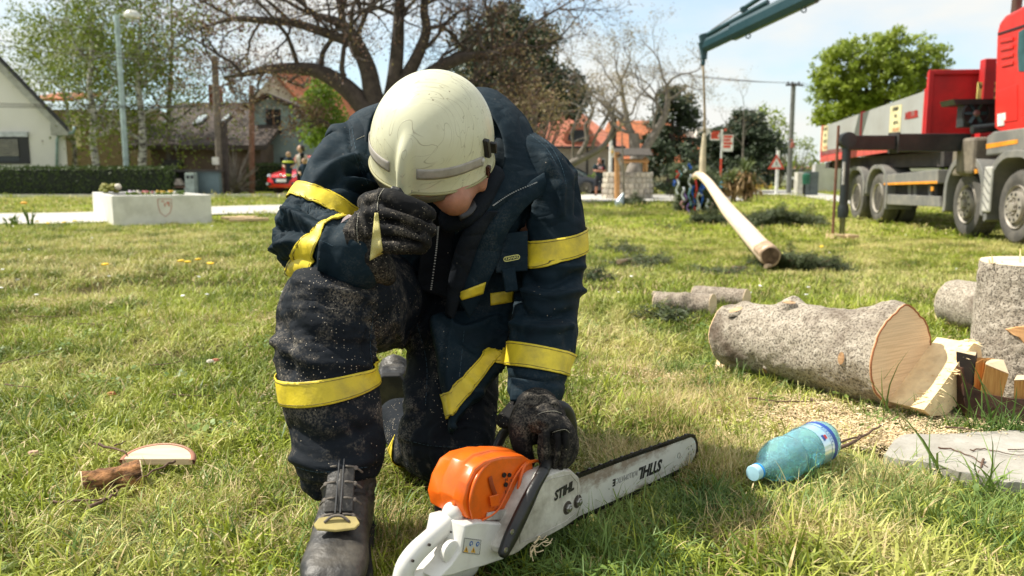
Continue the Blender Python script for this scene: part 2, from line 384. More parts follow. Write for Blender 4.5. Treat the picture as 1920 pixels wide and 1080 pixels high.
# longer lush clumps and dry clumps near the objects
td=[tuft('dry_tuft',70,.06,.035,.085,.0022,1.1,M_dry,40+i,M_g,.25) for i in range(4)]
tg=[tuft('long_tuft',30,.05,.06,.15,.0048,.8,M_gl,50+i) for i in range(5)]
def cluster(spots,n,spread,seed):
    rg=np.random.RandomState(seed);xs_,ys_=[],[]
    for px,py,k,sp in spots:
        c=GP(px,py);m=int(n*k);xs_+=list(c.x+rg.normal(0,spread*sp,m));ys_+=list(c.y+rg.normal(0,spread*sp*.8,m))
    return clean(np.array(xs_),np.array(ys_))
x,y=cluster([(1260,760,1.6,1),(1330,850,1.4,.7),(1370,880,.8,.5),(1220,790,1,1),(1150,700,.8,1),(1350,760,.7,1),(1450,1010,.8,.6),(1650,900,.6,.4),(740,1000,.5,.6),(600,880,.3,1),(350,1000,.7,2),(1600,1000,.5,.7),(900,730,.4,.7),(1200,860,1,.8),(1290,720,.8,1),(300,600,.8,3),(480,585,.8,3),(120,570,.7,3),(1050,640,.5,2),(560,990,.5,1)],90,.09,5)
scatter('dry_grass','straw coloured dry grass clumps around the saw bar','dry grass',td,np.stack([x,y,gzv(x,y)],1),RS.uniform(.6,1.1,len(x)),seed=6)
x,y=cluster([(1380,690,1.2,1),(1440,720,1,1),(1300,700,.6,1),(1660,800,.7,.6),(1780,800,.7,.7),(1700,900,.9,1),(1800,960,1.6,1.3),(1890,1010,1.4,1.2),(1880,800,.5,.5),(1650,960,.8,1),(1150,1010,1.2,1),(1250,950,1,1),(1100,1040,1,.8),(700,980,.6,.6),(520,1020,.8,1.5),(150,1000,1.2,2),(60,800,.9,2),(420,560,.5,3),(1360,950,.7,.8),(1800,640,.3,1)],34,.11,8)
scatter('long_grass','long darker grass blades by the log and stone slab','long grass',tg,np.stack([x,y,gzv(x,y)],1),RS.uniform(.35,.8,len(x)),seed=9,tilt=.35)
x,y=clean(*zone(1.0,4.2,26));scatter('long_green_grass','longer green blades standing out all over the near lawn','long grass',tg,np.stack([x,y,gzv(x,y)],1),RS.uniform(.25,.62,len(x)),seed=19,tilt=.45)
def weed(i):
    rg=random.Random(i);m=MB()
    for k in range(16):
        a=rg.uniform(0,6.28);r=rg.uniform(.004,.04);h=rg.uniform(.008,.03);l_=rg.uniform(.004,.008);c=Vector((r*math.cos(a),r*math.sin(a),h));d=Vector((math.cos(a),math.sin(a),rg.uniform(-.2,.6))).normalized();s_=d.cross(Vector((0,0,1))).normalized()
        m.add([c-d*l_,c+s_*l_*.7-d*l_*.2,c+s_*l_*.5+d*l_*.7,c+d*l_,c-s_*l_*.5+d*l_*.7,c-s_*l_*.7-d*l_*.2],[(0,1,2,3,4,5)])
    me=bpy.data.meshes.new('weed');me.from_pydata(m.v,[],m.f);me.materials.append(M_gl);return bpy.data.objects.new('weed',me)
x,y=clean(*zone(1.0,3.6,80));k_=fbm(np.stack([x*2.3+7,y*2.3,x*0],1),2)>-.05;x,y=x[k_],y[k_]
scatter('clover','patches of small round leaved weeds among the near grass','weeds',[weed(i) for i in range(5)],np.stack([x,y,gzv(x,y)+.006],1),RS.uniform(.6,1.3,len(x)),seed=29)
# tall individual blades near the stone slab and log
tall=[tuft('tall_tuft',7,.02,.16,.30,.0075,.5,M_gl,70+i) for i in range(3)]
pp=[(1640,775),(1668,790),(1850,800),(1880,810),(1818,790),(1840,925),(1870,930),(1905,820),(1760,895)]
q=np.array([tuple(GP(*p)) for p in pp]);q[:,2]=gzv(q[:,0],q[:,1])
scatter('tall_grass','tall single grass blades in front of the split firewood','tall grass',tall,q,[.8]*len(pp),seed=11)
# sawdust: small pale chips
M_chip=plain('wood_chip',(.72,.58,.36),.9,var=.3,vs=50,bump=0)
def chipobj(i):
    rg=random.Random(i);m=MB()
    for k in range(26):
        c=Vector((rg.gauss(0,.016),rg.gauss(0,.016),rg.uniform(0,.005)));a=rg.uniform(0,6.28)
        m.box(c,(rg.uniform(.002,.007),rg.uniform(.0015,.004),.0012),Matrix.Rotation(a,3,'Z') @ Matrix.Rotation(rg.uniform(-.7,.7),3,'X'))
    me=bpy.data.meshes.new('chips');me.from_pydata(m.v,[],m.f);me.materials.append(M_chip);return bpy.data.objects.new('chips',me)
rg=np.random.RandomState(3);xs_,ys_=[],[]
for px,py,n,sx,sy in [(1560,800,300,.11,.06),(1480,770,130,.09,.05),(1620,810,220,.10,.05),(1760,780,200,.10,.04),(1870,880,50,.12,.03),(1180,715,170,.14,.06),(1100,742,90,.12,.05),(455,600,160,.35,.10),(150,570,110,.5,.12),(640,770,40,.2,.1),(1420,700,60,.2,.1),(740,560,60,.4,.2),(1750,830,90,.12,.03)]:
    c=GP(px,py);xs_+=list(rg.normal(c.x,sx,n));ys_+=list(rg.normal(c.y,sy,n))
x=np.array(xs_);y=np.array(ys_);z=gzv(x,y)+.011+rg.uniform(0,.014,len(x))
scatter('sawdust','pale sawdust and chips spilled on the grass by the big log','sawdust',[chipobj(i) for i in range(5)],np.stack([x,y,z],1),RS.uniform(.6,1.3,len(x)),seed=12)
# dandelions and daisies
def flowers(name,label,cols,spots,sc):
    m=plain(name+'_petal',cols,.7,bump=0);q=MB();q.lathe([(.0,.0),(.012,.002),(.014,.006),(.006,.009)],n=8);me=bpy.data.meshes.new(name);me.from_pydata(q.v,[],q.f);me.materials.append(m)
    h=bpy.data.objects.new(name+'_head',me);a=np.array([tuple(GP(*p)) for p in spots]);a[:,2]+=.045
    scatter(name,label,'flowers',[h],a,[sc]*len(spots),seed=3)
rr=random.Random(5)
flowers('dandelions','yellow dandelion heads dotted over the left lawn',(.85,.52,.02),[(198,510),(372,500),(340,503),(352,505),(575,470),(140,421),(70,422),(90,426),(60,421),(395,508),(1540,470),(120,424)],1.9)
flowers('daisies','white daisies dotted over the lawn',(.85,.85,.8),[(rr.uniform(0,1900),330+rr.uniform(60,250)) for _ in range(45)],.8)
# ================================================================ FIREFIGHTER
def bary(vs):return vs
def cloth_mat(name,base,hi,dust=.5,dscale=900,rough=.78,weave=1400,dust_thr=.60,dustcol=(.55,.47,.36)):
    n=NT(name);v=n.coord('World')
    c=n.mix(n.ramp(n.noise(9,v,5,.6),[(.35,0),(.7,1)]),base,hi)
    wv=n.n('ShaderNodeTexWave',{'Scale':weave/5,'Distortion':.3,'Detail':0},wave_type='BANDS',bands_direction='DIAGONAL');n.l(v,wv.inputs['Vector'])
    c=n.mix(n.math('MULTIPLY',wv.outputs['Fac'],.25),c,[x*1.5 for x in hi])
    # sawdust specks
    vo=n.n('ShaderNodeTexVoronoi',{'Scale':dscale/3.4,'Randomness':1});n.l(n.coord('World',scale=(1,1,.7)),vo.inputs['Vector'])
    dot=n.ramp(vo.outputs['Distance'],[(.15,1),(.24,0)])
    sel=n.n('ShaderNodeSeparateColor');n.l(vo.outputs['Color'],sel.inputs[0])
    msk=n.noise(5.5,v,5,.7)
    lev=n.math('MULTIPLY',n.ramp(msk,[(dust_thr-.06,0.02),(dust_thr+.14,1)]),dust)
    pick=n.math('LESS_THAN',sel.outputs[0],lev)
    f=n.math('MULTIPLY',dot,pick)
    haze=n.math('MULTIPLY',n.math('MULTIPLY',n.ramp(n.noise(9,v,6,.75),[(.50,0),(.70,1)]),n.ramp(n.noise(260,v,3,.7),[(.42,0),(.6,1)])),dust*.75)
    c=n.mix(haze,c,dustcol);c=n.mix(f,c,dustcol)
    b=n.bump(wv.outputs['Fac'],.12,.001);rd=n.math('ABSOLUTE',n.math('SUBTRACT',n.noise(8,n.coord('World',scale=(1,1,1.9)),2,.45,.5),.5));b=n.bump(n.ramp(rd,[(0,0),(.12,1)]),.22,.010,b);b=n.bump(n.noise(40,v,4),.3,.004,b)
    return n.fin(c,rough,b,spec=.2,Sheen_Weight=.0)
M_navy=cloth_mat('navy_jacket_cloth',(.0018,.0068,.0115),(.005,.0195,.031),dust=.10)
M_trouser=cloth_mat('dusty_black_trouser_cloth',(.003,.005,.008),(.007,.011,.017),dust=.6,dust_thr=.54)
M_glove=cloth_mat('black_suede',(.0025,.0025,.003),(.009,.009,.0095),dust=.42,dscale=1300,dust_thr=.5)
M_dark=cloth_mat('dark_lining',(.003,.005,.008),(.006,.01,.016),dust=.03)
M_yel=plain('yellow_reflective_tape',(.72,.56,.028),.5,var=.16,vs=18,bump=.25,bs=90,dirt=(.16,.13,.05),dirt_amt=.4,ds=30)
M_skin=plain('shade_darkened_skin',(.40,.18,.11),.5,var=.25,vs=30,bump=.2,bs=300,Subsurface_Weight=.1)  # skin colour darkened to carry the shade on the face
M_hair=plain('dark_hair',(.03,.02,.015),.6)
M_dthread=plain('dark_thread',(.16,.12,.03),.8,bump=0)
man=thing('person','kneeling firefighter in navy coat with yellow bands and pale helmet','person',(GP(800,860).x,1.55,0))
def meshdata(o):
    n=len(o.data.vertices);v=np.empty(n*3);o.data.vertices.foreach_get('co',v);no=np.empty(n*3);o.data.vertices.foreach_get('normal',no)
    return v.reshape(-1,3),no.reshape(-1,3)
def fuse(name,mb,voxel,smooth=4,mat=None,par=None,limbs=None,amp=.006,fp=9,fperp=5,strokes=(),calm=(),micro=.0015,fine=True,**k):
    o=mb.build(name+'_raw',mat)
    r=o.modifiers.new('r','REMESH');r.mode='VOXEL';r.voxel_size=voxel;r.use_smooth_shade=True
    s=o.modifiers.new('s','SMOOTH');s.factor=.6;s.iterations=smooth
    dg=bpy.context.evaluated_depsgraph_get();dg.update();me=bpy.data.meshes.new_from_object(o.evaluated_get(dg));me.name=name
    bpy.data.objects.remove(o)
    q=bpy.data.objects.new(name,me);COL.objects.link(q)
    V,N=meshdata(q);disp=np.zeros(len(V))
    damp=np.ones(len(V))
    for cc,rr_ in calm:damp *= 1-.85*np.exp(-(np.linalg.norm(V-np.array(cc),axis=1)/rr_)**4)
    if limbs:
        segs=[];s0=0
        for pl in limbs:
            pl=[np.array(p) for p in pl]
            for a,b in zip(pl[:-1],pl[1:]):
                L_=np.linalg.norm(b-a);segs.append((a,b,(b-a)/L_,s0,L_));s0+=L_
            s0+=3
        wsum=np.zeros(len(V));S=np.zeros(len(V));A=np.zeros((len(V),3))
        for a,b,d,s_,L_ in segs:
            t=np.clip((V-a)@d,0,L_);ds=np.linalg.norm(V-(a+t[:,None]*d),axis=1);wgt=np.exp(-(ds/.045)**2)+1e-9
            wsum+=wgt;S+=wgt*(s_+((V-a)@d));A+=wgt[:,None]*d
        S /= wsum;A /= np.linalg.norm(A,axis=1)[:,None]+1e-9
        q3=V*fperp;along=S*fp
        co=np.stack([along+2.2*vnoise(V*6+3),q3[:,0]+q3[:,2]*.6,q3[:,1]+q3[:,2]*.4],1)
        nz_=vnoise(co);n2=vnoise(co*2.1+7)
        reg=np.clip(vnoise(V*7+11)*1.3+.75,.15,1.3)
        disp+=amp*reg*((1-2.2*np.abs(nz_))*.8+(1-2*np.abs(n2))*.3)
    disp+=micro*fbm(V*38,2)
    if len(strokes):
        d=V-np.array([0,0,CAM_H]);D=d[:,1]*CT-d[:,2]*ST;px=960+FPX*d[:,0]/D;py=540-FPX*(d[:,1]*ST+d[:,2]*CT)/D
        face=(N*d).sum(1)<0.0
        for st in strokes:
            pl,wd,am=st[0],st[1],st[2];best=np.full(len(V),1e9)
            cp=catmull(pl,5)
            for a,b in zip(cp[:-1],cp[1:]):
                ab=b-a;t=np.clip(((px-a[0])*ab[0]+(py-a[1])*ab[1])/(ab@ab+1e-9),0,1);best=np.minimum(best,np.hypot(px-a[0]-t*ab[0],py-a[1]-t*ab[1]))
            disp+=2.3*am*np.exp(-(best/(wd*.85))**2)*face
    disp *= damp
    V=V+N*disp[:,None];me.vertices.foreach_set('co',V.ravel());me.update()
    if not me.materials:me.materials.append(mat)
    me.polygons.foreach_set('use_smooth',[True]*len(me.polygons))
    if par is not None:setpar(q,par)
    return tag(q,**k)
def band(src,name,ea,eb,cen,rad,mat,par,vdir=(0,1,0),off=.0035,vdir2=None,th=.002):
    """strip cut from cloth surface between two planes, edges through 3D points ea=(p,q) and eb=(p,q)"""
    bm=bmesh.new();bm.from_mesh(src.data);c=Vector(cen)
    bmesh.ops.delete(bm,geom=[v for v in bm.verts if (v.co-c).length>rad],context='VERTS')
    v1=Vector(vdir);v2=Vector(vdir2 or vdir)
    mid=(Vector(eb[0])+Vector(eb[1])+Vector(ea[0])+Vector(ea[1]))/4
    for (p,q),vd in ((ea,v1),(eb,v2)):
        p=Vector(p);q=Vector(q);nn=(q-p).cross(vd).normalized()
        if nn.dot(mid-p)<0:nn=-nn
        bmesh.ops.bisect_plane(bm,geom=bm.verts[:]+bm.edges[:]+bm.faces[:],plane_co=p,plane_no=nn,clear_inner=True)
    bm.normal_update();nrm={v:v.normal.copy() for v in bm.verts}
    # relax a little so that the tape bridges small folds
    for _ in range(3):bmesh.ops.smooth_vert(bm,verts=[v for v in bm.verts if not v.is_boundary],factor=.5,use_axis_x=True,use_axis_y=True,use_axis_z=True)
    for v in bm.verts:v.co+=v.normal*off
    me=bpy.data.meshes.new(name);bm.to_mesh(me);bm.free();me.materials.clear();me.materials.append(mat)
    me.polygons.foreach_set('use_smooth',[True]*len(me.polygons))
    o=bpy.data.objects.new(name,me);COL.objects.link(o);s=o.modifiers.new('t','SOLIDIFY');s.thickness=th;s.offset=1
    setpar(o,par);return o
# ---- key points
rsh,rel,rwr=P(668,300,1.80),P(572,452,1.62),P(668,462,1.47)
lsh,lel,lwr=P(1010,305,1.80),P(1030,525,1.78),P(1000,728,1.61)
hipR,hipL=P(770,530,1.98),P(860,520,2.0)
knR,anR=P(612,590,1.475),P(650,935,1.44)
knL=P(832,845,1.72)
# ---- body: one continuous mesh (hidden under clothes except the lower face)
hc=P(815,262,1.64)
b=MB()
b.tube([P(800,520,1.99),P(820,430,1.93),P(835,330,1.84),P(850,285,1.78),P(840,270,1.72)],[(.13,.09),(.13,.09),(.15,.09),(.07,.06),(.06,.06)],16,ref=(0,1,.5),smoothsub=3,round_ends=True)
fc=P(838,318,1.60)
b.ball(P(828,268,1.66),(.078,.095,.09),16,12)
b.tube([P(838,300,1.655),P(848,342,1.61),P(852,372,1.585)],[.066,.058,.036],16,round_ends=True,smoothsub=3)   # face and jaw, turned down
b.tube([P(812,352,1.585),P(806,366,1.575)],[.014,.012],8,round_ends=True)   # nose
b.tube([P(822,380,1.58),P(840,384,1.58)],[.010,.009],8,round_ends=True)   # mouth
b.ball(P(905,335,1.64),(.012,.022,.032),8,6)   # ear
for a,m_,c,r1,r2 in ((P(690,330,1.82),rel,rwr,.035,.035),(P(975,350,1.84),P(1035,520,1.77),lwr,.035,.035)):b.tube([P(840,330,1.84),a,m_,c],[.05,.045,r1,.028],10,round_ends=True)
b.tube([P(790,525,1.98),knR,P(638,880,1.45)],[.075,.04,.025],10,round_ends=True)
b.tube([P(850,525,1.98),knL,P(742,775,1.98)],[.075,.055,.038],10,round_ends=True)
body=fuse('body',b,.008,3,M_skin,man,micro=.0004)
# ---- jacket
j=MB()
j.tube([P(815,575,1.99),P(820,500,1.95),P(835,400,1.90),P(845,320,1.86),P(850,262,1.86)],[(.150,.10),(.165,.12),(.190,.125),(.215,.11),(.15,.06)],28,ref=(0,1,.6),smoothsub=4,round_ends=True)
for sh,mx_ in ((P(700,268,1.84),0),(P(975,300,1.84),0)):j.ball(sh,(.085,.085,.055),14,10)
j.tube([P(860,262,1.84),P(930,275,1.84),P(1000,312,1.83)],[.06,.065,.07],14,smoothsub=3,round_ends=True);j.tube([P(960,400,1.82),P(965,520,1.84)],[.07,.06],14,round_ends=True)
# right sleeve (left in the picture)
j.tube([P(735,300,1.84),P(674,320,1.80),P(615,388,1.70),P(586,440,1.62),P(588,468,1.57)],[.075,.080,.077,.072,.062],18,smoothsub=4,round_ends=True)
j.tube([P(582,450,1.62),P(610,468,1.55),P(650,480,1.49),P(668,482,1.47)],[.068,.068,.062,.058],18,smoothsub=4,round_ends=True)
# left sleeve
j.tube([P(945,310,1.84),P(1003,330,1.82),P(1032,392,1.80),P(1040,460,1.79),P(1030,530,1.77),P(1020,610,1.70),P(1013,668,1.645),P(1004,734,1.60)],[.08,.083,.074,.070,.072,.067,.060,.050],18,smoothsub=4,round_ends=True)
j.tube([P(1012,705,1.62),P(1028,722,1.61),P(1034,730,1.60)],[.046,.028,.018],12,round_ends=True)
# chest front hanging forward, pocket and open left front panel
j.tube([P(900,400,1.78),P(915,500,1.80),P(905,570,1.80)],[(.085,.05),(.085,.045),(.08,.03)],16,ref=(0,1,0),smoothsub=4,round_ends=True)
j.tube([P(740,420,1.78),P(760,500,1.80),P(765,560,1.82)],[(.075,.05),(.085,.045),(.06,.03)],16,ref=(0,1,0),smoothsub=4,round_ends=True)
def slab(mb,quad,th,nu=8,nv=8,bulge=.0):
    """curved panel from 4 corner points a,b,c,d with thickness along view"""
    a,b_,c,d=[Vector(q) for q in quad];top=[];bot=[]
    nn=(b_-a).cross(d-a).normalized()
    if nn.y>0:nn=-nn
    for i in range(nu+1):
        u=i/nu;r=[]
        for k in range(nv+1):
            v=k/nv;p=a*(1-u)*(1-v)+b_*u*(1-v)+c*u*v+d*(1-u)*v + nn*bulge*math.sin(math.pi*u)*math.sin(math.pi*v);r.append(p)
        top.append(r)
    W_=nv+1;vs=[p for r in top for p in r];n0=len(vs);vs+=[p-nn*th for p in vs]
    fs=[]
    for i in range(nu):
        for k in range(nv):
            q=(i*W_+k,i*W_+k+1,(i+1)*W_+k+1,(i+1)*W_+k);fs.append(q);fs.append(tuple(n0+x for x in reversed(q)))
    def edge(l_):
        for x,y in zip(l_[:-1],l_[1:]):fs.append((x,n0+x,n0+y,y))
    edge([i for i in range(W_)]);edge([nu*W_+i for i in reversed(range(W_))]);edge([i*W_ for i in reversed(range(nu+1))]);edge([i*W_+nv for i in range(nu+1)])
    mb.add(vs,fs)
slab(j,[P(775,540,1.86),P(962,528,1.86),P(952,668,1.70),P(846,806,1.60)],.022,10,10,.012)
slab(j,[P(808,590,1.72),P(930,575,1.80),P(905,735,1.64),P(846,806,1.59)],.024,10,10,.01)
Jl=[[tuple(rsh),tuple(P(590,450,1.62))],[tuple(P(585,455,1.6)),tuple(P(668,482,1.47))],[tuple(lsh),tuple(P(1040,460,1.79)),tuple(lel),tuple(lwr)],[tuple(P(845,280,1.86)),tuple(P(815,575,1.99))],[tuple(P(900,560,1.78)),tuple(P(870,790,1.66))]]
js=[
 ([(640,250),(600,300),(585,330)],12,.008),([(665,300),(620,320),(590,345)],11,.010),([(690,330),(650,330),(612,345)],9,-.010),([(640,330),(668,342),(690,348)],8,.010),
 ([(600,350),(640,345),(680,360),(700,380)],8,-.009),([(700,250),(700,300),(715,345)],3.5,.004),([(655,235),(660,290),(690,330)],3,-.004),
 ([(520,430),(545,425),(580,435)],9,-.010),([(525,465),(555,455),(585,460)],8,.009),([(530,495),(560,485),(585,490)],8,-.009),([(540,400),(560,412),(590,425)],8,.008),
 ([(625,420),(615,450),(612,500)],7,.006),([(560,380),(580,400),(620,410)],7,-.006),
 ([(1030,230),(1068,280),(1085,330)],10,.006),([(1020,300),(1048,350),(1052,400)],9,.006),([(1040,250),(1080,330),(1088,400)],7,-.006),
 ([(990,520),(1030,530),(1080,515)],10,-.008),([(985,550),(1030,560),(1085,545)],9,.008),([(975,580),(1020,592),(1070,585)],9,-.008),([(970,610),(1020,622),(1065,612)],9,.006),([(1000,500),(1040,500),(1090,500)],7,.005),
 ([(960,712),(1000,718),(1050,714)],6,-.006),
 ([(1000,350),(985,400),(978,450)],8,-.012),([(978,440),(966,500),(968,560)],9,-.012),
 ([(830,600),(870,620),(930,600)],9,.006),([(870,640),(900,660),(940,640)],8,-.005),([(860,700),(880,730),(900,735)],7,.005),([(845,600),(838,700),(850,800)],4,.004),
]
jacket=fuse('jacket',j,.0062,5,M_navy,man,limbs=Jl,amp=.0066,fp=13,fperp=6,strokes=js,calm=[(P(608,388,1.66),.07),(P(606,472,1.50),.05),(P(1040,458,1.74),.055),(P(1013,673,1.60),.045),(P(893,700,1.68),.05)],label='navy firefighter jacket with yellow bands')
# yellow bands
def B(src,nm,p,q,p2,q2,D,rad,v=(0,1,0),v2=None,cen=None,off=.0035,lab=None):
    e1=(P(*p,D),P(*q,D));e2=(P(*p2,D),P(*q2,D));c=cen or (e1[0]+e1[1]+e2[0]+e2[1])/4
    o=band(src,nm,e1,e2,c,rad,M_yel,src,v,off,v2)
    lp2=lambda u,w_,f:(u[0]+(w_[0]-u[0])*f,u[1]+(w_[1]-u[1])*f)
    for f0,f1 in ((.085,.11),(.89,.915)):
        ee=[(P(*lp2(p,p2,f),D),P(*lp2(q,q2,f),D)) for f in (f0,f1)]
        va,vb=Vector(v),Vector(v2 or v);band(src,'stitching',ee[0],ee[1],c,rad,M_dthread,o,tuple(va.lerp(vb,f0)),off+.0021,tuple(va.lerp(vb,f1)),.0004)
    return o
B(jacket,'reflective_band',(566,343),(672,392),(550,374),(652,426),1.66,.125,(-.25,1,-.2),cen=P(608,388,1.69))
B(jacket,'reflective_band',(622,418),(562,468),(650,424),(604,522),1.52,.12,(.3,1,.0),cen=P(604,470,1.55))
B(jacket,'reflective_band',(983,447),(1098,428),(990,490),(1100,469),1.79,.115,(0,1,.1),cen=P(1040,458,1.79))
B(jacket,'reflective_band',(968,643),(1070,662),(956,686),(1055,704),1.65,.105,(0,1,-.25),cen=P(1013,673,1.65))
B(jacket,'reflective_band',(824,742),(952,630),(842,776),(960,652),1.66,.097,(0,1,0),cen=P(876,712,1.66))
def decal(name,src,quad,mat,par,nu=12,nv=4,off=.002,th=.0015):
    from mathutils.bvhtree import BVHTree
    bm=bmesh.new();bm.from_mesh(src.data);bv=BVHTree.FromBMesh(bm);bm.free();o_=Vector((0,0,CAM_H));m_=MB();g_=[];a,b_,c,d=[np.array(x,float) for x in quad];ld_=1.8
    for i in range(nu+1):
        r=[]
        for k in range(nv+1):
            u,v=i/nu,k/nv;p=a*(1-u)*(1-v)+b_*u*(1-v)+c*u*v+d*(1-u)*v;dr=(P(p[0],p[1],1)-o_).normalized();h=bv.ray_cast(o_,dr)
            if h[0] is not None:ld_=h[3]
            r.append(o_+dr*(ld_-off))
        g_.append(r)
    m_.loft(g_,cap=False,closed=False);q=m_.build(name,mat,par,smooth=True);s_=q.modifiers.new('t','SOLIDIFY');s_.thickness=th;s_.offset=0;return q
decal('reflective_band',jacket,[(919,550),(964,544),(962,566),(920,573)],M_yel,jacket)
decal('reflective_band',jacket,[(720,514),(776,512),(779,524),(742,526)],M_yel,jacket)
# collar: standing, folded
def ribbon(name,A,Bp,th,mat,par,sub=6,rows=5,bulge=0,smoothshade=True,waves=0):
    a=catmull([tuple(p) for p in A],sub);b_=catmull([tuple(p) for p in Bp],sub);m=MB();g_=[]
    for i,(p,q) in enumerate(zip(a,b_)):
        p,q=Vector(p),Vector(q);r=[]
        for k in range(rows+1):
            t=k/rows;x=p.lerp(q,t);x+=Vector((0,-1,.3))*bulge*math.sin(math.pi*t)+Vector((0,-1,.2))*waves*math.sin(i*.9+t*4)*math.sin(math.pi*t);r.append(x)
        g_.append(r)
    m.loft(g_,cap=False,closed=False);o=m.build(name,mat,par,smooth=True)
    s=o.modifiers.new('t','SOLIDIFY');s.thickness=th;s.offset=0;s2=o.modifiers.new('s','SUBSURF');s2.levels=1;s2.render_levels=2
    return o
inn=[P(860,205,1.80),P(900,200,1.76),P(935,240,1.73),P(945,300,1.70),P(925,345,1.68),P(890,395,1.66),P(850,440,1.66)]
out=[P(875,165,1.86),P(930,170,1.85),P(985,222,1.83),P(1012,290,1.79),P(1020,335,1.74),P(965,368,1.69),P(905,412,1.66)]
col_=ribbon('collar',inn,out,.008,M_navy,jacket,bulge=.012)
# stitched collar edge
m=MB();m.tube([p+Vector((0,-.006,0)) for p in [Vector(x) for x in catmull([tuple(p) for p in out[1:5]],6)]],.0024,6);m.build('collar_piping',M_navy,jacket,smooth=True)
col2=ribbon('collar_back',[P(740,215,1.80),P(700,215,1.78),P(688,290,1.74),P(700,350,1.70)],[P(740,185,1.86),P(668,212,1.86),P(655,240,1.84),P(690,345,1.74)],.008,M_navy,jacket,bulge=.01)
# lapel / storm flap with zip
sflap=ribbon('storm_flap',[P(1022,322,1.735),P(980,350,1.70),P(920,400,1.67),P(885,470,1.68),P(860,560,1.70)],[P(1024,365,1.735),P(990,385,1.70),P(950,440,1.69),P(930,500,1.70),P(880,600,1.71)],.007,M_navy,jacket,bulge=.01,waves=.002)
ribbon('storm_flap',[P(905,400,1.655),P(870,430,1.65),P(845,500,1.68),P(835,590,1.71)],[P(935,395,1.66),P(905,440,1.66),P(880,510,1.68),P(850,600,1.71)],.006,M_dark,jacket,bulge=.01)
decal('reflective_band',sflap,[(858,549),(911,529),(906,551),(866,563)],M_yel,jacket,off=.008)
ribbon('lining',[P(800,395,1.66),P(790,460,1.69),P(780,540,1.74)],[P(860,400,1.68),P(850,460,1.72),P(842,560,1.74)],.006,M_dark,jacket,bulge=-.01)
M_zip=plain('zip_metal',(.35,.36,.36),.4,.7,bump=0)
m=MB()
for p,q in zip(catmull([tuple(P(822,425,1.645)),tuple(P(818,470,1.67)),tuple(P(808,545,1.715))],16)[:-1:1],range(99)):m.box(p,(.003,.003,.0022))
m.build('zip',M_zip,jacket)
m=MB();cp=catmull([tuple(P(1006,342,1.70)),tuple(P(960,362,1.675)),tuple(P(925,385,1.66))],12)
for p in cp:m.box(Vector(p)+Vector((0,-.004,0)),(.003,.003,.002))
m.build('zip',M_zip,jacket)
# chest pocket flap with badge
pk=MB();slab(pk,[P(925,440,1.705),P(990,432,1.715),P(990,508,1.705),P(930,512,1.70)],.01,4,4,.004);pk.build('pocket_flap',M_navy,jacket,bevel=.003)
pk=MB();slab(pk,[P(940,505,1.695),P(966,500,1.70),P(972,545,1.70),P(948,548,1.69)],.01,3,3,.003);pk.build('pocket_tab',M_navy,jacket,bevel=.003)
def text_obj(name,s,size,mat,M,par,extrude=.0004,shear=0,align='CENTER',bold=0,sx=1):
    cu=bpy.data.curves.new(name,'FONT');cu.body=s;cu.size=size;cu.extrude=extrude;cu.align_x=align;cu.align_y='CENTER';cu.shear=shear;cu.offset=bold;cu.resolution_u=2
    t=bpy.data.objects.new(name+'_curve',cu);COL.objects.link(t)
    dg=bpy.context.evaluated_depsgraph_get();dg.update();me=bpy.data.meshes.new_from_object(t.evaluated_get(dg));bpy.data.objects.remove(t)
    me.name=name
    if sx != 1:me.transform(Matrix.Diagonal((sx,1,1,1)))
    me.transform(M);me.materials.clear();me.materials.append(mat);o=bpy.data.objects.new(name,me);COL.objects.link(o)
    if par is not None:setpar(o,par)
    return o
def frame_from(px0,px1,D0,D1,up=(0,0,1)):
    """matrix whose x axis runs from pixel point 0 to 1 and whose z axis looks to the camera"""
    a=P(*px0,D0);b_=P(*px1,D1);x=(b_-a).normalized();z=(Vector((0,0,CAM_H))-a);z=(z-x*z.dot(x)).normalized();y=z.cross(x)
    M=Matrix((x,y,z)).transposed().to_4x4();M.translation=(a+b_)/2;return M,(b_-a).length
Mb,wl=frame_from((944,487),(975,481),1.688,1.690)
bd=MB();hw,hh=wl/2,wl*.155
def rr_pts(hw,hh,n=6):return [(cx*(hw-hh)+hh*math.cos(a+s_),hh*math.sin(a+s_)) for cx,s_ in ((1,-math.pi/2),(-1,math.pi/2)) for a in [math.pi*k/n for k in range(n+1)]]
o1=rr_pts(hw,hh);i1=rr_pts(hw-.0016,hh-.0016)
bd.M=Mb;bd.add([(x,y,0) for x,y in o1]+[(x,y,0) for x,y in i1],[(k,(k+1) % len(o1),len(o1)+(k+1) % len(o1),len(o1)+k) for k in range(len(o1))])
M_badge=plain('badge_yellow',(.72,.70,.22),.6,bump=0)
bd.build('badge',M_badge,jacket,fixn=False);text_obj('badge_text','ZAHAS',.0078,M_badge,Mb,jacket,bold=.0001,sx=1.15)
# cuff tab on the left sleeve
pk=MB();slab(pk,[P(958,706,1.525),P(1022,716,1.525),P(1010,756,1.50),P(956,750,1.50)],.008,5,5,.008);pk.build('cuff_tab',M_navy,jacket,bevel=.003)
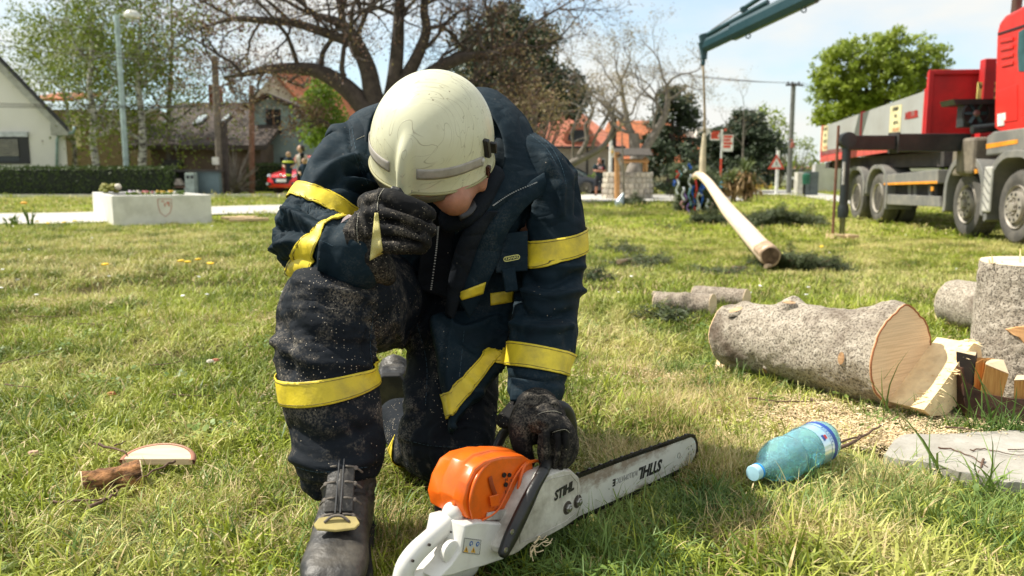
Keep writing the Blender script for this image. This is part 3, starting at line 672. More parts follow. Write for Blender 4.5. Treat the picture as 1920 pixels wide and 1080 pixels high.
# ---- trousers
t=MB()
t.tube([P(765,545,1.98),P(700,560,1.78),P(640,572,1.56),P(612,590,1.485)],[(.13,.12),(.115,.115),(.098,.10),(.090,.092)],22,smoothsub=4,round_ends=True)
t.tube([P(611,600,1.48),P(611,670,1.465),P(618,735,1.455),P(630,800,1.45),P(634,855,1.45),P(633,890,1.45)],[.088,.088,.0855,.082,.081,.072],24,smoothsub=4)
t.tube([P(600,890,1.45),P(592,910,1.45),P(598,925,1.44)],[.035,.028,.014],12,round_ends=True)
t.tube([P(845,560,1.95),P(850,660,1.83),P(846,760,1.74),P(838,830,1.71)],[(.13,.11),(.102,.095),(.098,.09),(.094,.086)],22,smoothsub=4,round_ends=True)
t.tube([P(846,856,1.70),P(815,850,1.75),P(780,830,1.84),P(748,785,1.97)],[.060,.058,.057,.050],18,smoothsub=4,round_ends=True)
t.ball(P(820,525,2.0),(.13,.11,.10),16,12)
Tl=[[tuple(P(765,545,1.98)),tuple(P(612,585,1.48))],[tuple(P(611,600,1.48)),tuple(P(634,900,1.45))],[tuple(P(845,560,1.95)),tuple(P(838,850,1.71))],[tuple(P(846,850,1.7)),tuple(P(748,785,1.97))]]
ts=[([(545,600),(600,640),(690,650)],16,-.008),([(520,640),(580,680),(690,685)],12,.008),([(560,530),(620,545),(690,560)],14,.007),([(515,600),(540,640),(545,700)],12,-.008),
      ([(700,600),(690,660),(700,690)],9,-.007),([(545,800),(600,830),(700,800)],14,-.006),([(550,860),(620,880),(700,860)],12,.008),([(640,780),(700,830),(705,880)],10,-.006),
      ([(760,820),(820,835),(900,838)],4,.004),([(790,640),(800,720),(790,800)],12,-.006),([(905,640),(900,760),(905,820)],10,.004),([(740,600),(760,680),(770,760)],10,.006),([(780,760),(760,800),(750,860)],8,.006)]
trou=fuse('trousers',t,.0062,5,M_trouser,man,limbs=Tl,amp=.0050,fp=10,fperp=5,strokes=[(a_,b_,c_*.6) for a_,b_,c_ in ts],calm=[(P(617,732,1.40),.06)],label='dark dusty trousers with yellow bands at the shins')
B(trou,'reflective_band',(527,719),(706,699),(530,769),(706,742),1.38,.14,(0,1,0),(0,1,.04),cen=P(617,732,1.455))
B(trou,'reflective_band',(765,790),(720,850),(790,800),(745,890),1.80,.078,(.3,1,0),cen=P(765,832,1.86))
# ---- gloves
def hand(name,lab,chains,blobs,voxel=.0036):
    g_=MB()
    for pts,rr_ in chains:g_.tube([P(*p) for p in pts],rr_,12,smoothsub=3,round_ends=True)
    for c,r_ in blobs:g_.ball(P(*c),r_,14,10)
    return g_,name,lab
g1=MB()
for pts,rr_ in [
    ([(700,385,1.43),(722,371,1.415),(752,381,1.405),(784,393,1.41),(804,402,1.425)],[.018,.0185,.0180,.0170,.0145]),
    ([(700,405,1.42),(724,399,1.405),(754,406,1.395),(786,420,1.40),(808,432,1.42)],[.018,.0175,.0170,.0155,.0130]),
    ([(700,432,1.42),(730,428,1.405),(760,434,1.395),(786,446,1.40),(798,456,1.415)],[.018,.0170,.0160,.0150,.0125]),
    ([(700,455,1.43),(726,458,1.41),(752,461,1.40),(778,462,1.405),(790,466,1.42)],[.018,.0165,.0158,.0145,.0120]),
    ([(690,380,1.47),(720,372,1.475),(745,380,1.47),(760,395,1.46)],[.020,.018,.016,.014])]:
    g1.tube([P(*p) for p in pts],rr_,12,smoothsub=3,round_ends=True)
g1.tube([P(705,388,1.44),P(698,418,1.435),P(700,462,1.44)],[(.026,.024),(.030,.028),(.028,.026)],14,smoothsub=3,round_ends=True)
g1.tube([P(690,425,1.445),P(668,458,1.455),P(660,480,1.46)],[(.042,.034),(.040,.034),(.046,.040)],14,smoothsub=3,round_ends=True)
g1.tube([P(690,480,1.45),P(710,500,1.46),P(720,512,1.48)],[(.040,.03),(.036,.03),(.03,.02)],14,smoothsub=3,round_ends=True)
gs=[([(668,400),(667,430),(672,470),(678,500)],3,.0016),([(712,352),(708,380),(706,398)],2.5,.0014),([(640,440),(644,470),(654,500)],4,-.004),([(650,432),(655,465),(665,500)],4,.003),([(722,383),(752,392),(785,404),(806,414)],3.4,-.006),([(724,414),(756,421),(790,437)],3.4,-.006),([(722,446),(752,448),(788,458)],3.2,-.006),([(690,370),(686,400),(690,440)],7,.003)]
glove1=fuse('glove',g1,.0033,3,M_glove,man,strokes=gs,micro=.0012,label='black suede glove pinching the helmet visor')
slb=MB();slab(slb,[P(702,399,1.372),P(708,399,1.372),P(717,475,1.375),P(693,488,1.375)],.0015,4,8,.003)
def conform(o,src,off=.0015):
    m_=o.modifiers.new('w','SHRINKWRAP');m_.target=src;m_.offset=off;m_.wrap_method='PROJECT';m_.use_negative_direction=True;m_.use_positive_direction=True
n=NT('yellow_webbing');wv=n.n('ShaderNodeTexBrick',{'Scale':170,'Mortar Size':.03,'Color1':(.62,.52,.10,1),'Color2':(.55,.46,.09,1),'Mortar':(.75,.70,.45,1)});n.l(n.coord('World',rot=(R(90),0,R(10))),wv.inputs['Vector'])
M_web=n.fin(wv.outputs['Color'],.6,n.bump(wv.outputs['Fac'],.4,.001))
decal('reflective_strip',glove1,[(708,397),(706,425),(718,474),(694,489)],M_web,glove1,3,3) if 0 else decal('reflective_strip',glove1,[(703,399),(709,399),(718,475),(693,489)],M_web,glove1,4,12,.0012,.0012)
# bracelet of bright laces at the right cuff
m=MB()
for k in range(4):m.tube([P(640+k,418-2*k,1.47),P(655,408-k*1.5,1.45),P(668,405+k*3,1.44)],.0011,6,smoothsub=4)
m.build('cord',plain('pale_cord',(.55,.45,.45),.5),jacket,smooth=True)
g2=MB()
for pts,rr_ in [
    ([(985,775,1.465),(974,800,1.445),(980,840,1.450),(989,866,1.460)],[.024,.0215,.0185,.0150]),
    ([(1010,790,1.445),(1028,808,1.420),(1024,848,1.420),(1027,886,1.435)],[.022,.0190,.0165,.0125]),
    ([(1025,785,1.445),(1046,808,1.420),(1048,852,1.420),(1038,886,1.435)],[.022,.0185,.0165,.0125]),
    ([(1035,785,1.465),(1062,808,1.445),(1063,848,1.440),(1050,878,1.445)],[.020,.0165,.0150,.0120]),
    ([(1040,790,1.485),(1068,815,1.475),(1070,848,1.470),(1060,868,1.465)],[.018,.0150,.0140,.0115])]:
    g2.tube([P(*p) for p in pts],rr_,12,smoothsub=3,round_ends=True)
g2.tube([P(1005,760,1.510),P(1006,775,1.505),P(1014,788,1.475),P(1022,800,1.465)],[(.042,.034),(.046,.032),(.050,.028),(.046,.024)],16,smoothsub=3,ref=(0,1,0),round_ends=True)
g2.tube([P(996,762,1.535),P(973,775,1.525),P(944,790,1.515)],[(.040,.030),(.030,.030),(.014,.032)],14,smoothsub=3,ref=(0,1,0),round_ends=True)
gs2=[([(1010,812),(1008,850),(1004,870)],4,-.008),([(1036,812),(1036,850),(1030,885)],3.2,-.007),([(1055,812),(1056,850),(1046,880)],3.0,-.006),([(1008,776),(1030,770),(1052,772)],2.6,.0016),([(1035,808),(1050,803),(1066,806)],2.6,.002),([(990,760),(1010,765),(1040,758)],5,.003),([(1000,796),(1012,790),(1024,796)],6,.004)]
glove2=fuse('glove',g2,.0033,3,M_glove,man,strokes=gs2,micro=.0012,label='black suede glove gripping the saw handle')
M_thread=plain('pale_thread',(.50,.47,.38),.7,bump=0)
def stitch(name,src,pl,par,D0=0,D1=0,mt=None):
    """row of stitches laid on a surface: ray cast from outside toward it"""
    from mathutils.bvhtree import BVHTree
    bm=bmesh.new();bm.from_mesh(src.data);bv=BVHTree.FromBMesh(bm);bm.free();m_=MB();cp=catmull(pl,8)
    o_=Vector((0,0,CAM_H));last=None
    for p in cp:
        hit=bv.ray_cast(o_,(P(p[0],p[1],1)-o_).normalized())
        if hit[0] is None:last=None;continue
        q=hit[0]+hit[1]*.0006
        if last is not None and (q-last).length<.02:m_.tube([last,last.lerp(q,.72)],.0005,5)
        last=q
    if m_.v:return m_.build(name,mt or M_thread,par,kind='stuff')
stitch('stitching',glove2,[(1008,777),(1022,772),(1040,771),(1053,775)],glove2,1.4,1.6)
stitch('stitching',glove2,[(1035,811),(1046,807),(1060,805),(1068,812)],glove2,1.4,1.6)
stitch('stitching',glove1,[(720,354),(710,370),(707,395)],glove1,1.4,1.6)
stitch('stitching',glove1,[(672,400),(669,430),(672,460),(676,485)],glove1,1.4,1.6)
stitch('stitching',jacket,[(668,262),(690,252),(712,246)],jacket,1.4,1.6)
M_seam=plain('teal_seam_thread',(.03,.07,.10),.8,bump=0)
for pl in ([(655,242),(664,290),(690,345)],[(660,238),(670,288),(696,340)],[(990,240),(1030,272),(1052,310),(1062,350)],[(985,246),(1024,278),(1046,315)],[(560,455),(590,448),(625,462)],[(1005,690),(1040,694)],[(870,620),(862,700),(850,770)]):stitch('seam',jacket,pl,jacket,mt=M_seam)
for pl in ([(742,818),(800,834),(860,838),(905,832)],[(780,600),(800,680),(798,760)],[(700,590),(694,640),(698,690)],[(540,870),(600,885),(690,875)],[(830,600),(880,615),(940,600)]):stitch('seam',trou,pl,trou,mt=M_seam)
# ---- boots
M_boot=plain('worn_black_leather',(.018,.017,.016),.5,var=.5,vs=12,bump=.5,bs=70,dirt=(.15,.13,.10),dirt_amt=.6,ds=12)
M_sole=plain('boot_rubber',(.012,.012,.012),.85,dirt=(.15,.13,.08),dirt_amt=.4)
def boot(B0,fwd,lab,sc=1.0,pitch=0):
    """B0 heel ground point; fwd unit vector"""
    f=Vector(fwd).normalized();s_=f.cross(Vector((0,0,1))).normalized();u=s_.cross(f).normalized()
    T=lambda x,y,z:B0+(f*x+s_*y+u*z)*sc
    m_=MB();prof=[(.00,.036,.020,.10),(.03,.042,.022,.13),(.08,.044,.022,.135),(.13,.044,.020,.125),(.17,.047,.020,.105),(.21,.052,.020,.088),(.25,.053,.020,.078),(.28,.047,.020,.068),(.30,.034,.022,.052),(.312,.014,.026,.042)]
    rings=[]
    for x,hw_,z0,z1 in prof:
        r=[]
        for k in range(20):
            a=2*math.pi*k/20;c_,s2=math.cos(a),math.sin(a);e=.75
            r.append(T(x,hw_*math.copysign(abs(c_)**e,c_),(z0+z1)/2+(z1-z0)/2*math.copysign(abs(s2)**e,s2)))
        rings.append(r)
    m_.loft(rings)
    m_.tube([T(.065,0,.09),T(.06,0,.12),T(.055,0,.15),T(.05,0,.17)],[(.046*sc,.058*sc),(.047*sc,.056*sc),(.048*sc,.055*sc),(.048*sc,.055*sc)],20,smoothsub=4,ref=tuple(f))
    bo=fuse('boot',m_,.0045*sc,4,M_boot,man,micro=.0022,limbs=[[tuple(T(.06,0,.30)),tuple(T(.08,0,.1))],[tuple(T(.08,0,.06)),tuple(T(.3,0,.04))]],amp=.0028,fp=24,fperp=7,label=lab)
    so=MB();so.prism([T(x,y,0) for x,y in [(-.012,-.025),(.02,-.045),(.12,-.043),(.2,-.056),(.26,-.056),(.3,-.042),(.322,-.012),(.322,.012),(.3,.042),(.26,.056),(.2,.056),(.12,.043),(.02,.045),(-.012,.025)]],u*(.026*sc))
    so.build('sole',M_sole,bo,bevel=.004)
    return bo,T
heel=P(668,1000,1.52);heel.z=.0
tf=Vector((P(640,1000,1.3).x-heel.x-.0,-.26,0))
bo,T=boot(Vector((-.298,1.452,-.004)),(.07,-1,0),'worn dusty black boot planted in front',1.0)
# lace panel, zip, laces, tongue patch
tg_=MB();slab(tg_,[T(.185,-.024,.118),T(.185,.024,.118),T(.125,.022,.188),T(.125,-.022,.188)],.006,4,6,.006);tg_.build('lace_panel',M_boot,bo,bevel=.002)
m=MB()
for s_ in (-1,1):m.tube([T(.192,s_*.004,.119),T(.15,s_*.004,.165),T(.128,s_*.004,.190)],.0016,6)
m.build('zip',plain('dark_zip',(.10,.10,.10),.4,.5),bo)
M_lace=plain('dusty_lace',(.14,.12,.10),.85)
m=MB()
for k in range(5):
    x=.19-.017*k;z=.105+.021*k
    for s_ in (-1,1):
        m.tube([T(x+.002,s_*.008,z+.012),T(x-.004,s_*.022,z+.008),T(x-.014,s_*.034,z-.006)],.0019,6,smoothsub=2)
        m.lathe([(.002,0),(.0042,.0005),(.004,.0015),(.002,.002)],T(x-.004,s_*.024,z+.006),T(1,s_*.5,1)-T(0,0,0),8)
m.build('laces',M_lace,bo,smooth=True)
M_patch=plain('yellow_leather',(.45,.36,.12),.7,dirt=(.1,.08,.05),dirt_amt=.5)
tg_=MB();c0=[(-.037,.0),(-.03,.011),(0,.015),(.03,.011),(.037,.0),(.03,-.008),(0,-.011),(-.03,-.008)]
tg_.prism([T(.205-.9*y,x,.103+.6*y) for x,y in c0],(T(0,0,.004)-T(0,0,0)));tg_.build('tongue_patch',M_patch,bo,bevel=.0012)
m=MB();m.tube([T(.203,-.020,.108),T(.200,-.008,.117),T(.200,.008,.117),T(.203,.020,.108)],.0024,6,smoothsub=3);m.build('laces',M_lace,bo,smooth=True)
# rear boot, toe in the grass, heel up behind
hb=P(738,700,2.12)
bo2,T2=boot(P(733,712,2.20),(-.02,.25,-1),'dusty boot of the kneeling leg behind',.95)
# ---- helmet
M_hel=None
n=NT('scuffed_pale_helmet');v=n.coord('Object')
c=n.mix(n.noise(5,v,4),(.64,.63,.42),(.70,.69,.50))
wv=n.n('ShaderNodeTexVoronoi',{'Scale':26},feature='DISTANCE_TO_EDGE');
def scratches(rot,sc,thr,seed):
    vv=n.coord('Object',scale=(sc*.5,sc*9,sc*1.2),rot=rot,loc=(seed,seed*2,0));a_=n.noise(1.0,vv,1,.3,0);m_=n.noise(.7,n.coord('Object',scale=(9,9,9),loc=(seed,0,3)),3,.6)
    line=n.ramp(a_,[(thr,0),(thr+.006,1),(thr+.014,0)]);return n.math('MULTIPLY',line,n.ramp(m_,[(.40,0),(.50,1)]))
s1=scratches((.3,.2,.9),9,.54,1.3);s2=scratches((.1,.9,-.7),14,.56,4.1);s3=scratches((1.2,.4,2.1),10,.55,7.7)
sc_=n.math('MAXIMUM',n.math('MAXIMUM',s1,s2),s3)
sp=n.ramp(n.noise(130,v,2,.5),[(.70,0),(.74,1)]);sp=n.math('MULTIPLY',sp,n.ramp(n.noise(11,v,2),[(.45,0),(.6,1)]))
c=n.mix(n.math('MULTIPLY',sc_,.85),c,(.24,.20,.11));c=n.mix(n.math('MULTIPLY',sp,.8),c,(.14,.09,.05))
c=n.mix(n.math('MULTIPLY',n.ramp(n.noise(7,v,6,.7),[(.45,0),(.75,1)]),.45),c,(.50,.47,.28))
n.fin(c,n.ramp(n.noise(9,v,5),[(.3,.32),(.7,.5)]),n.bump(sc_,.5,.0006,n.bump(n.noise(20,v,3),.05,.004)),spec=.5,Coat_Weight=.25,Coat_Roughness=.15)
M_hel=n.m
HC=P(812,262,1.62)
HM=Matrix.Translation(HC) @ Matrix.Rotation(R(4),4,'Y') @ Matrix.Rotation(R(36),4,'X') @ Matrix.Rotation(R(-16),4,'Z') @ Matrix.Rotation(math.pi,4,'Z') @ Matrix.Scale(.90,4)
# local: +y = face direction, +z = crown
AX,AF,AB,AZ=.134,.158,.150,.150
def rimz(a):   # a = azimuth, 0 = front (+y)
    f=math.cos(a);s_=abs(math.sin(a))
    return -.030-.030*(1-f)/2*1.2 - .035*math.exp(-((abs(a)-1.75)/.35)**2)
def hpt(a,t,off=0):  # t 0 crown ->1 rim
    z1=rimz(a);zr=z1/AZ
    phi_max=math.acos(max(-1,zr));ph=phi_max*t
    rx=AX+off;ry=(AF if math.cos(a)>0 else AB)+off
    r=math.sin(ph)**.92 if ph<math.pi/2 else 1-.28*(1-math.sin(ph))
    flare=.004*max(0,(t-.9)/.1)**2
    x=(rx*r+flare)*math.sin(a);y=(ry*r+flare)*math.cos(a);z=(AZ+off)*math.cos(ph)
    # front ridge
    w_=math.exp(-(math.sin(a)/(.125-.02*t))**4)*(math.cos(a)>0)*sm((t-.45)/.2)
    k=1+(.06+.09*t)*w_
    return Vector((x*(1+.0*w_),y*k,z))
hm=MB();hm.M=HM;NA,NTT=144,48
rings=[[hpt(2*math.pi*i/NA,max(.004,j_/NTT)) for i in range(NA)] for j_ in range(NTT+1)]
inner=[[hpt(2*math.pi*i/NA,j_/NTT,-.006)*.995 for i in range(NA)] for j_ in range(NTT,10,-3)]
hm.loft(rings+inner,cap=True)
helmet=hm.build('helmet',M_hel,man,smooth=True,label='pale luminous yellow scuffed helmet with grey band')
helmet.data.transform(Matrix.Translation(-HC));helmet.location=HC;helmet.parent=man;helmet.matrix_parent_inverse=Matrix.Translation(man.location).inverted()
M_refl=plain('grey_reflective_strip',(.40,.37,.33),.45,var=.1,vs=40,bump=.1,dirt=(.15,.11,.08),dirt_amt=.35,ds=60)
def hband(a0,a1,t0,t1,name,mat,off=.0012,th=.001,t0b=None,t1b=None):
    m_=MB();m_.M=HM;na=24;t0b=t0 if t0b is None else t0b;t1b=t1 if t1b is None else t1b
    rr2=[[hpt(a0+(a1-a0)*i/na,(t0+(t0b-t0)*i/na)+((t1+(t1b-t1)*i/na)-(t0+(t0b-t0)*i/na))*k/4,off) for k in range(5)] for i in range(na+1)]
    m_.loft(rr2,cap=False,closed=False);o=m_.build(name,mat,helmet,smooth=True);s__=o.modifiers.new('t','SOLIDIFY');s__.thickness=th;s__.offset=1;return o
hband(.26,1.32,.775,.865,'reflective_strip',M_refl,t0b=.77,t1b=.855);hband(-.2,-1.35,.775,.865,'reflective_strip',M_refl,t0b=.765,t1b=.85)
rim=MB();rim.M=HM;rim.tube([hpt(2*math.pi*i/96,1)*1.004 for i in range(97)],.0028,6);rim.build('rim_edge',plain('rim_rubber',(.30,.28,.14),.6),helmet,smooth=True)
M_vis=plain('smoked_visor',(.16,.15,.12),.15,var=.1,bump=.05)
M_blk=plain('black_plastic',(.012,.012,.013),.4,bump=.1)
vs_=MB();vs_.M=HM
vs_.loft([[hpt(-1.15+2.3*i/24,.97,-.004)+Vector((0,0,-.0)) for i in range(25)],[hpt(-1.15+2.3*i/24,1,-.004)+Vector((0,.004,-.026*math.cos((i/12-1)*1.4))) for i in range(25)]],cap=False,closed=False)
o=vs_.build('visor',M_vis,helmet,smooth=True);s_=o.modifiers.new('t','SOLIDIFY');s_.thickness=.003
# nose piece of the visor catch under the ridge
ncat=MB();ncat.M=HM;f0=hpt(0,1)
ncat.loft([[f0+Vector((x*k,yo+.013,z*k+.010)) for x,z in [(-.030,-.022),(-.020,.010),(-.009,.026),(.009,.026),(.020,.010),(.030,-.022)]] for k,yo in ((1.0,-.004),(1.0,.004),(.86,.007))])
ncat.build('visor_catch',M_blk,helmet,smooth=False,bevel=.0015)
n2c=MB();n2c.M=HM;n2c.loft([[f0+Vector((x*k,yo+.013,z*k+.007)) for x,z in [(-.026,-.020),(-.017,.008),(-.007,.021),(.007,.021),(.017,.008),(.026,-.020)]] for k,yo in ((1.0,.004),(1.0,.009),(.8,.0115))])
n2c.build('visor_catch',plain('grey_plastic',(.20,.19,.16),.35),helmet,bevel=.0015)
# side clip, button, lamp on his left side
sd_a=-1.50
def clip(a,t,dims,mat,nm,up=.0):
    p=hpt(a,t,.004);q=hpt(a,t-.03,.004);nrm=Vector((math.sin(a),math.cos(a),.1)).normalized();ux=(p-q).normalized();z_=nrm.cross(ux).normalized()
    m_=MB();m_.M=HM;Rm=Matrix((ux,z_,nrm)).transposed();m_.box(p,dims,Rm);return m_.build(nm,mat,helmet,bevel=.002)
clip(-1.42,.70,(.042,.012,.014),M_blk,'side_clip');clip(-1.60,.70,(.026,.010,.020),M_blk,'side_clip');clip(-1.47,.90,(.030,.012,.010),plain('dark_red_lamp',(.05,.008,.006),.15,bump=0),'side_lamp')
bt=MB();bt.M=HM;p=hpt(-1.33,.80);bt.lathe([(.006,-.001),(.006,.003),(.004,.0045)],p,(math.sin(-1.33),math.cos(-1.33),0),12);bt.build('side_button',plain('pale_button',(.6,.6,.55),.4),helmet,smooth=True)
# chin strap and neck curtain
m=MB();m.tube([P(905,350,1.66),P(893,372,1.645),P(880,395,1.62),P(860,405,1.60)],[(.010,.003)]*4,8,smoothsub=3,ref=(0,1,0));m.build('chin_strap',M_blk,helmet,smooth=True)
nk=MB();nk.tube([P(905,330,1.70),P(880,392,1.655),P(840,412,1.66)],[(.05,.03),(.035,.022),(.03,.02)],14,smoothsub=4,round_ends=True);nk.build('neck_gaiter',M_dark,man,smooth=True)
# ================================================================ CHAINSAW
SO=Vector((.136,1.462,0));SFW=Vector((.653,.757,0)).normalized();SLF=Vector((-SFW.y,SFW.x,0));SUP=Vector((0,0,1))
SM=Matrix((SFW,SLF,SUP)).transposed().to_4x4();SM.translation=SO;SMi=SM.inverted()
def S(px,py,yl=0):      # pixel -> saw local point on the plane y = yl
    o_=Vector((0,0,CAM_H));d=P(px,py,1)-o_;n_=SLF;t_=((SO+SLF*yl)-o_).dot(n_)/d.dot(n_);q=SMi @ (o_+d*t_);return q
saw=thing('chainsaw','orange and white chainsaw standing on the grass under the gloved hand','chainsaw',SO)
M_or=plain('orange_plastic',(.80,.135,.008),.32,var=.1,vs=14,bump=.04,bs=120,dirt=(.12,.05,.02),dirt_amt=.35,ds=26,spec=.5)
M_wh=plain('grimy_white_plastic',(.60,.58,.52),.38,var=.05,vs=10,bump=.05,dirt=(.09,.065,.04),dirt_amt=.85,ds=13)
M_wh2=plain('white_plastic',(.70,.69,.64),.35,var=.04,vs=10,bump=.04,dirt=(.25,.2,.15),dirt_amt=.25,ds=24)
M_blkp=plain('black_magnesium',(.012,.013,.014),.35,bump=.12,bs=150,dirt=(.06,.05,.04),dirt_amt=.4,ds=25)
M_steel=plain('dull_steel',(.35,.34,.32),.35,.9,bump=.1)
M_chain=plain('oily_chain_steel',(.05,.045,.04),.4,.8,bump=.1)
n=NT('worn_white_bar');v=n.coord('Object');c=n.mix(n.ramp(n.noise(14,v,5),[(.3,0),(.7,1)]),(.52,.52,.46),(.64,.63,.57))
sp_=n.n('ShaderNodeSeparateXYZ');n.l(v,sp_.inputs[0])
rust=n.ramp(n.math('ADD',n.noise(16,n.coord('Object',scale=(1,1,2)),5,.7),n.math('MULTIPLY',n.math('ABSOLUTE',n.math('SUBTRACT',sp_.outputs['Z'],.049)),7.5)),[(.66,0),(.86,1)])
c=n.mix(n.math('MULTIPLY',rust,.75),c,(.16,.09,.05));c=n.mix(n.ramp(n.noise(70,v,3),[(.70,0),(.75,.8)]),c,(.03,.025,.02))
M_bar=n.fin(c,.42,n.bump(n.noise(60,v),.1,.001),.0)
# ---- guide bar: outline in local x,z ; slight droop
def bz(x):return .0650 - x*.052
def bhh(x):   # half height of the bar
    if x<.40:return .0385 - .0055*sm((x-.10)/.3)
    return .033*math.sqrt(max(0,1-((x-.40)/.036)**2))
xs_b=[-.06,-.02,.02,.06,.1,.15,.2,.25,.3,.34,.37,.39,.40]+[.40+.036*math.sin(R(a)) for a in (15,30,45,60,72,82,88)]
top=[(x,bz(x)+bhh(x)) for x in xs_b];bot=[(x,bz(x)-bhh(x)) for x in xs_b]
def in_saw(pts):return [SM @ Vector(p) for p in pts]
m=MB();m.M=SM;m.prism([(x,-.0023,z) for x,z in top+bot[::-1]],(0,.0046,0))
bar=m.build('guide_bar',M_bar,saw,bevel=.0006);
bar.data.transform(SMi);bar.parent=saw;bar.matrix_parent_inverse=Matrix.Translation(SO).inverted();bar.matrix_basis=SM
# chain: links as individual parts
path=[(x,z) for x,z in top]+[(x,z) for x,z in bot[::-1]]
def resample(pl,step):
    out_=[];acc=0;L_=[]
    for (x0,z0),(x1,z1) in zip(pl[:-1],pl[1:]):
        d=math.hypot(x1-x0,z1-z0)
        while acc <= d and d>0:t_=acc/d;out_.append((x0+(x1-x0)*t_,z0+(z1-z0)*t_,math.atan2(z1-z0,x1-x0)));acc+=step
        acc -= d
    return out_
ch=resample(path,.0093)
def lk(k):
    m_=MB()
    for s_ in (-1,1):
        m_.lathe([(.0042,0),(.0042,.0012)],(-.0030,s_*.0026-.0006,.0028),(0,1,0),8);m_.lathe([(.0042,0),(.0042,.0012)],(.0030,s_*.0026-.0006,.0028),(0,1,0),8)
        m_.box((0,s_*.0026,.0025),(.006,.0012,.0045))
        m_.lathe([(.0012,0),(.0012,.0014)],(0,s_*.0034-.0007,.0028),(0,1,0),6)
    if k==1:
        m_.prism([(-.0050,-.0036,.004),(.0030,-.0036,.0045),(.0042,-.0036,.0095),(-.0010,-.0036,.0088),(-.0030,-.0036,.0062)],(0,.0058,0))
    if k==0:m_.box((0,0,-.001),(.0055,.0014,.006))
    me=bpy.data.meshes.new('chain_link');me.from_pydata(m_.v,[],m_.f);me.materials.append(M_chain);return me
lks=[lk(0),lk(1)]
for i,(x,z,a) in enumerate(ch):
    me=lks[1 if i % 4==0 else 0];o=bpy.data.objects.new('chain_link',me);COL.objects.link(o);o.parent=saw
    o.matrix_parent_inverse=Matrix.Translation(SO).inverted();o.matrix_basis=SM @ Matrix.Translation((x,0,z)) @ Matrix.Rotation(-a,4,'Y')
# bar lettering (upside down) and nose rivets
M_ink=plain('black_print',(.012,.012,.012),.5,bump=0);M_grey=plain('grey_print',(.30,.30,.28),.5,bump=0)
def face_M(x,y,z,rot=0,flip=False):
    # plane facing -y local (right side of saw); text x along +x
    return SM @ Matrix.Translation((x,y,z)) @ Matrix.Rotation(R(90),4,'X') @ Matrix.Rotation(R(rot),4,'Z')
droop=math.degrees(math.atan(-.058))
def bar_text(txt,p0,p1,h,mat,**k):
    a=S(*p0,0);b_=S(*p1,0);w0=abs(b_.x-a.x);cx=(a.x+b_.x)/2;cz=(a.z+b_.z)/2
    o=text_obj('bar_lettering',txt,h,mat,Matrix.Identity(4),None,**k);xs_=[v.co.x for v in o.data.vertices];ww=max(xs_)-min(xs_)
    o.data.transform(face_M(cx,-.0027,cz,180+droop) @ Matrix.Diagonal((w0/ww,1,1,1)));setpar(o,saw)
bar_text('STIHL',(1196,890),(1240,866),.034,M_ink,bold=.0013,shear=.25)
bar_text('ROLLOMATIC',(1154,900),(1193,886),.016,M_grey)
bar_text('E',(1147,905),(1152,902),.019,M_ink,bold=.0008)
m=MB();m.M=SM
for a in range(5):m.lathe([(.0022,0),(.0022,.0006),(.0012,.001)],(.408+.0105*math.cos(a*1.257),-.0024,bz(.408)+.0105*math.sin(a*1.257)),(0,-1,0),8)
m.build('nose_rivets',M_steel,saw,kind='stuff')
m=MB();m.M=SM;m.tube([(.355+.006*math.cos(a),-.0026,bz(.355)+.006*math.sin(a)) for a in np.linspace(0,6.283,17)],.0004,4);m.build('bar_hole',M_ink,saw)
# ---- sprocket cover (traced in its own plane, 3 cm thick)
yc=-.030
def poly_from(pxs,yl):return [S(a,b_,yl) for a,b_ in pxs]
cov=[(1036,886),(1060,878),(1074,880),(1089,894),(1093,915),(1094,958),(1088,970),(1060,990),(1020,1012),(990,1022),(968,1040),(955,1046),(944,1040),(943,1030),(958,1000),(985,948),(1005,905),(1020,892)]
cp=poly_from(cov,yc);cc=sum(cp,Vector())/len(cp)
m=MB();m.M=SM
def shrink(pl,k,y):return [Vector((cc.x+(p.x-cc.x)*k,y,cc.z+(p.z-cc.z)*k)) for p in pl]
m.loft([shrink(cp,1.0,.012),shrink(cp,1.01,-.012),shrink(cp,.985,-.024),shrink(cp,.95,-.0295),shrink(cp,.90,yc)])
cover=m.build('sprocket_cover',M_wh,saw,smooth='auto',bevel=.0015)
# dished panel lines and rim on cover
ins=[(1038,896),(1070,889),(1083,905),(1086,955),(1060,978),(1010,1004),(975,1018),(975,1000),(1000,950),(1018,905)]
m=MB();m.M=SM;ip=poly_from(ins,yc-.0005);m.tube(ip+[ip[0]],.0008,5);m.build('cover_bead',M_wh,saw,smooth=True)
tl_=S(1057,921,yc);text_obj('cover_lettering','STIHL',.0235,M_ink,face_M(tl_.x,yc-.0006,tl_.z,4),saw,bold=.0009,shear=.25,sx=.95)
for px,py in ((1064,952),(1083,940)):
    q=S(px,py,yc);m=MB();m.M=SM;m.lathe([(.0125,0),(.0125,.0012),(.011,.002)],(q.x,yc+.001,q.z),(0,-1,0),16);m.build('nut_recess',plain('dark_brown_disc',(.05,.04,.03),.8),cover)  # flat dark brown disc around each nut
    m=MB();m.M=SM;m.lathe([(.0082,.001),(.0082,.0055),(.0068,.0065)],(q.x,yc,q.z),(0,-1,0),6);m.lathe([(.0040,.006),(.0040,.0085),(.003,.009)],(q.x,yc,q.z),(0,-1,0),10);m.build('nut',M_steel,cover,bevel=.0005)
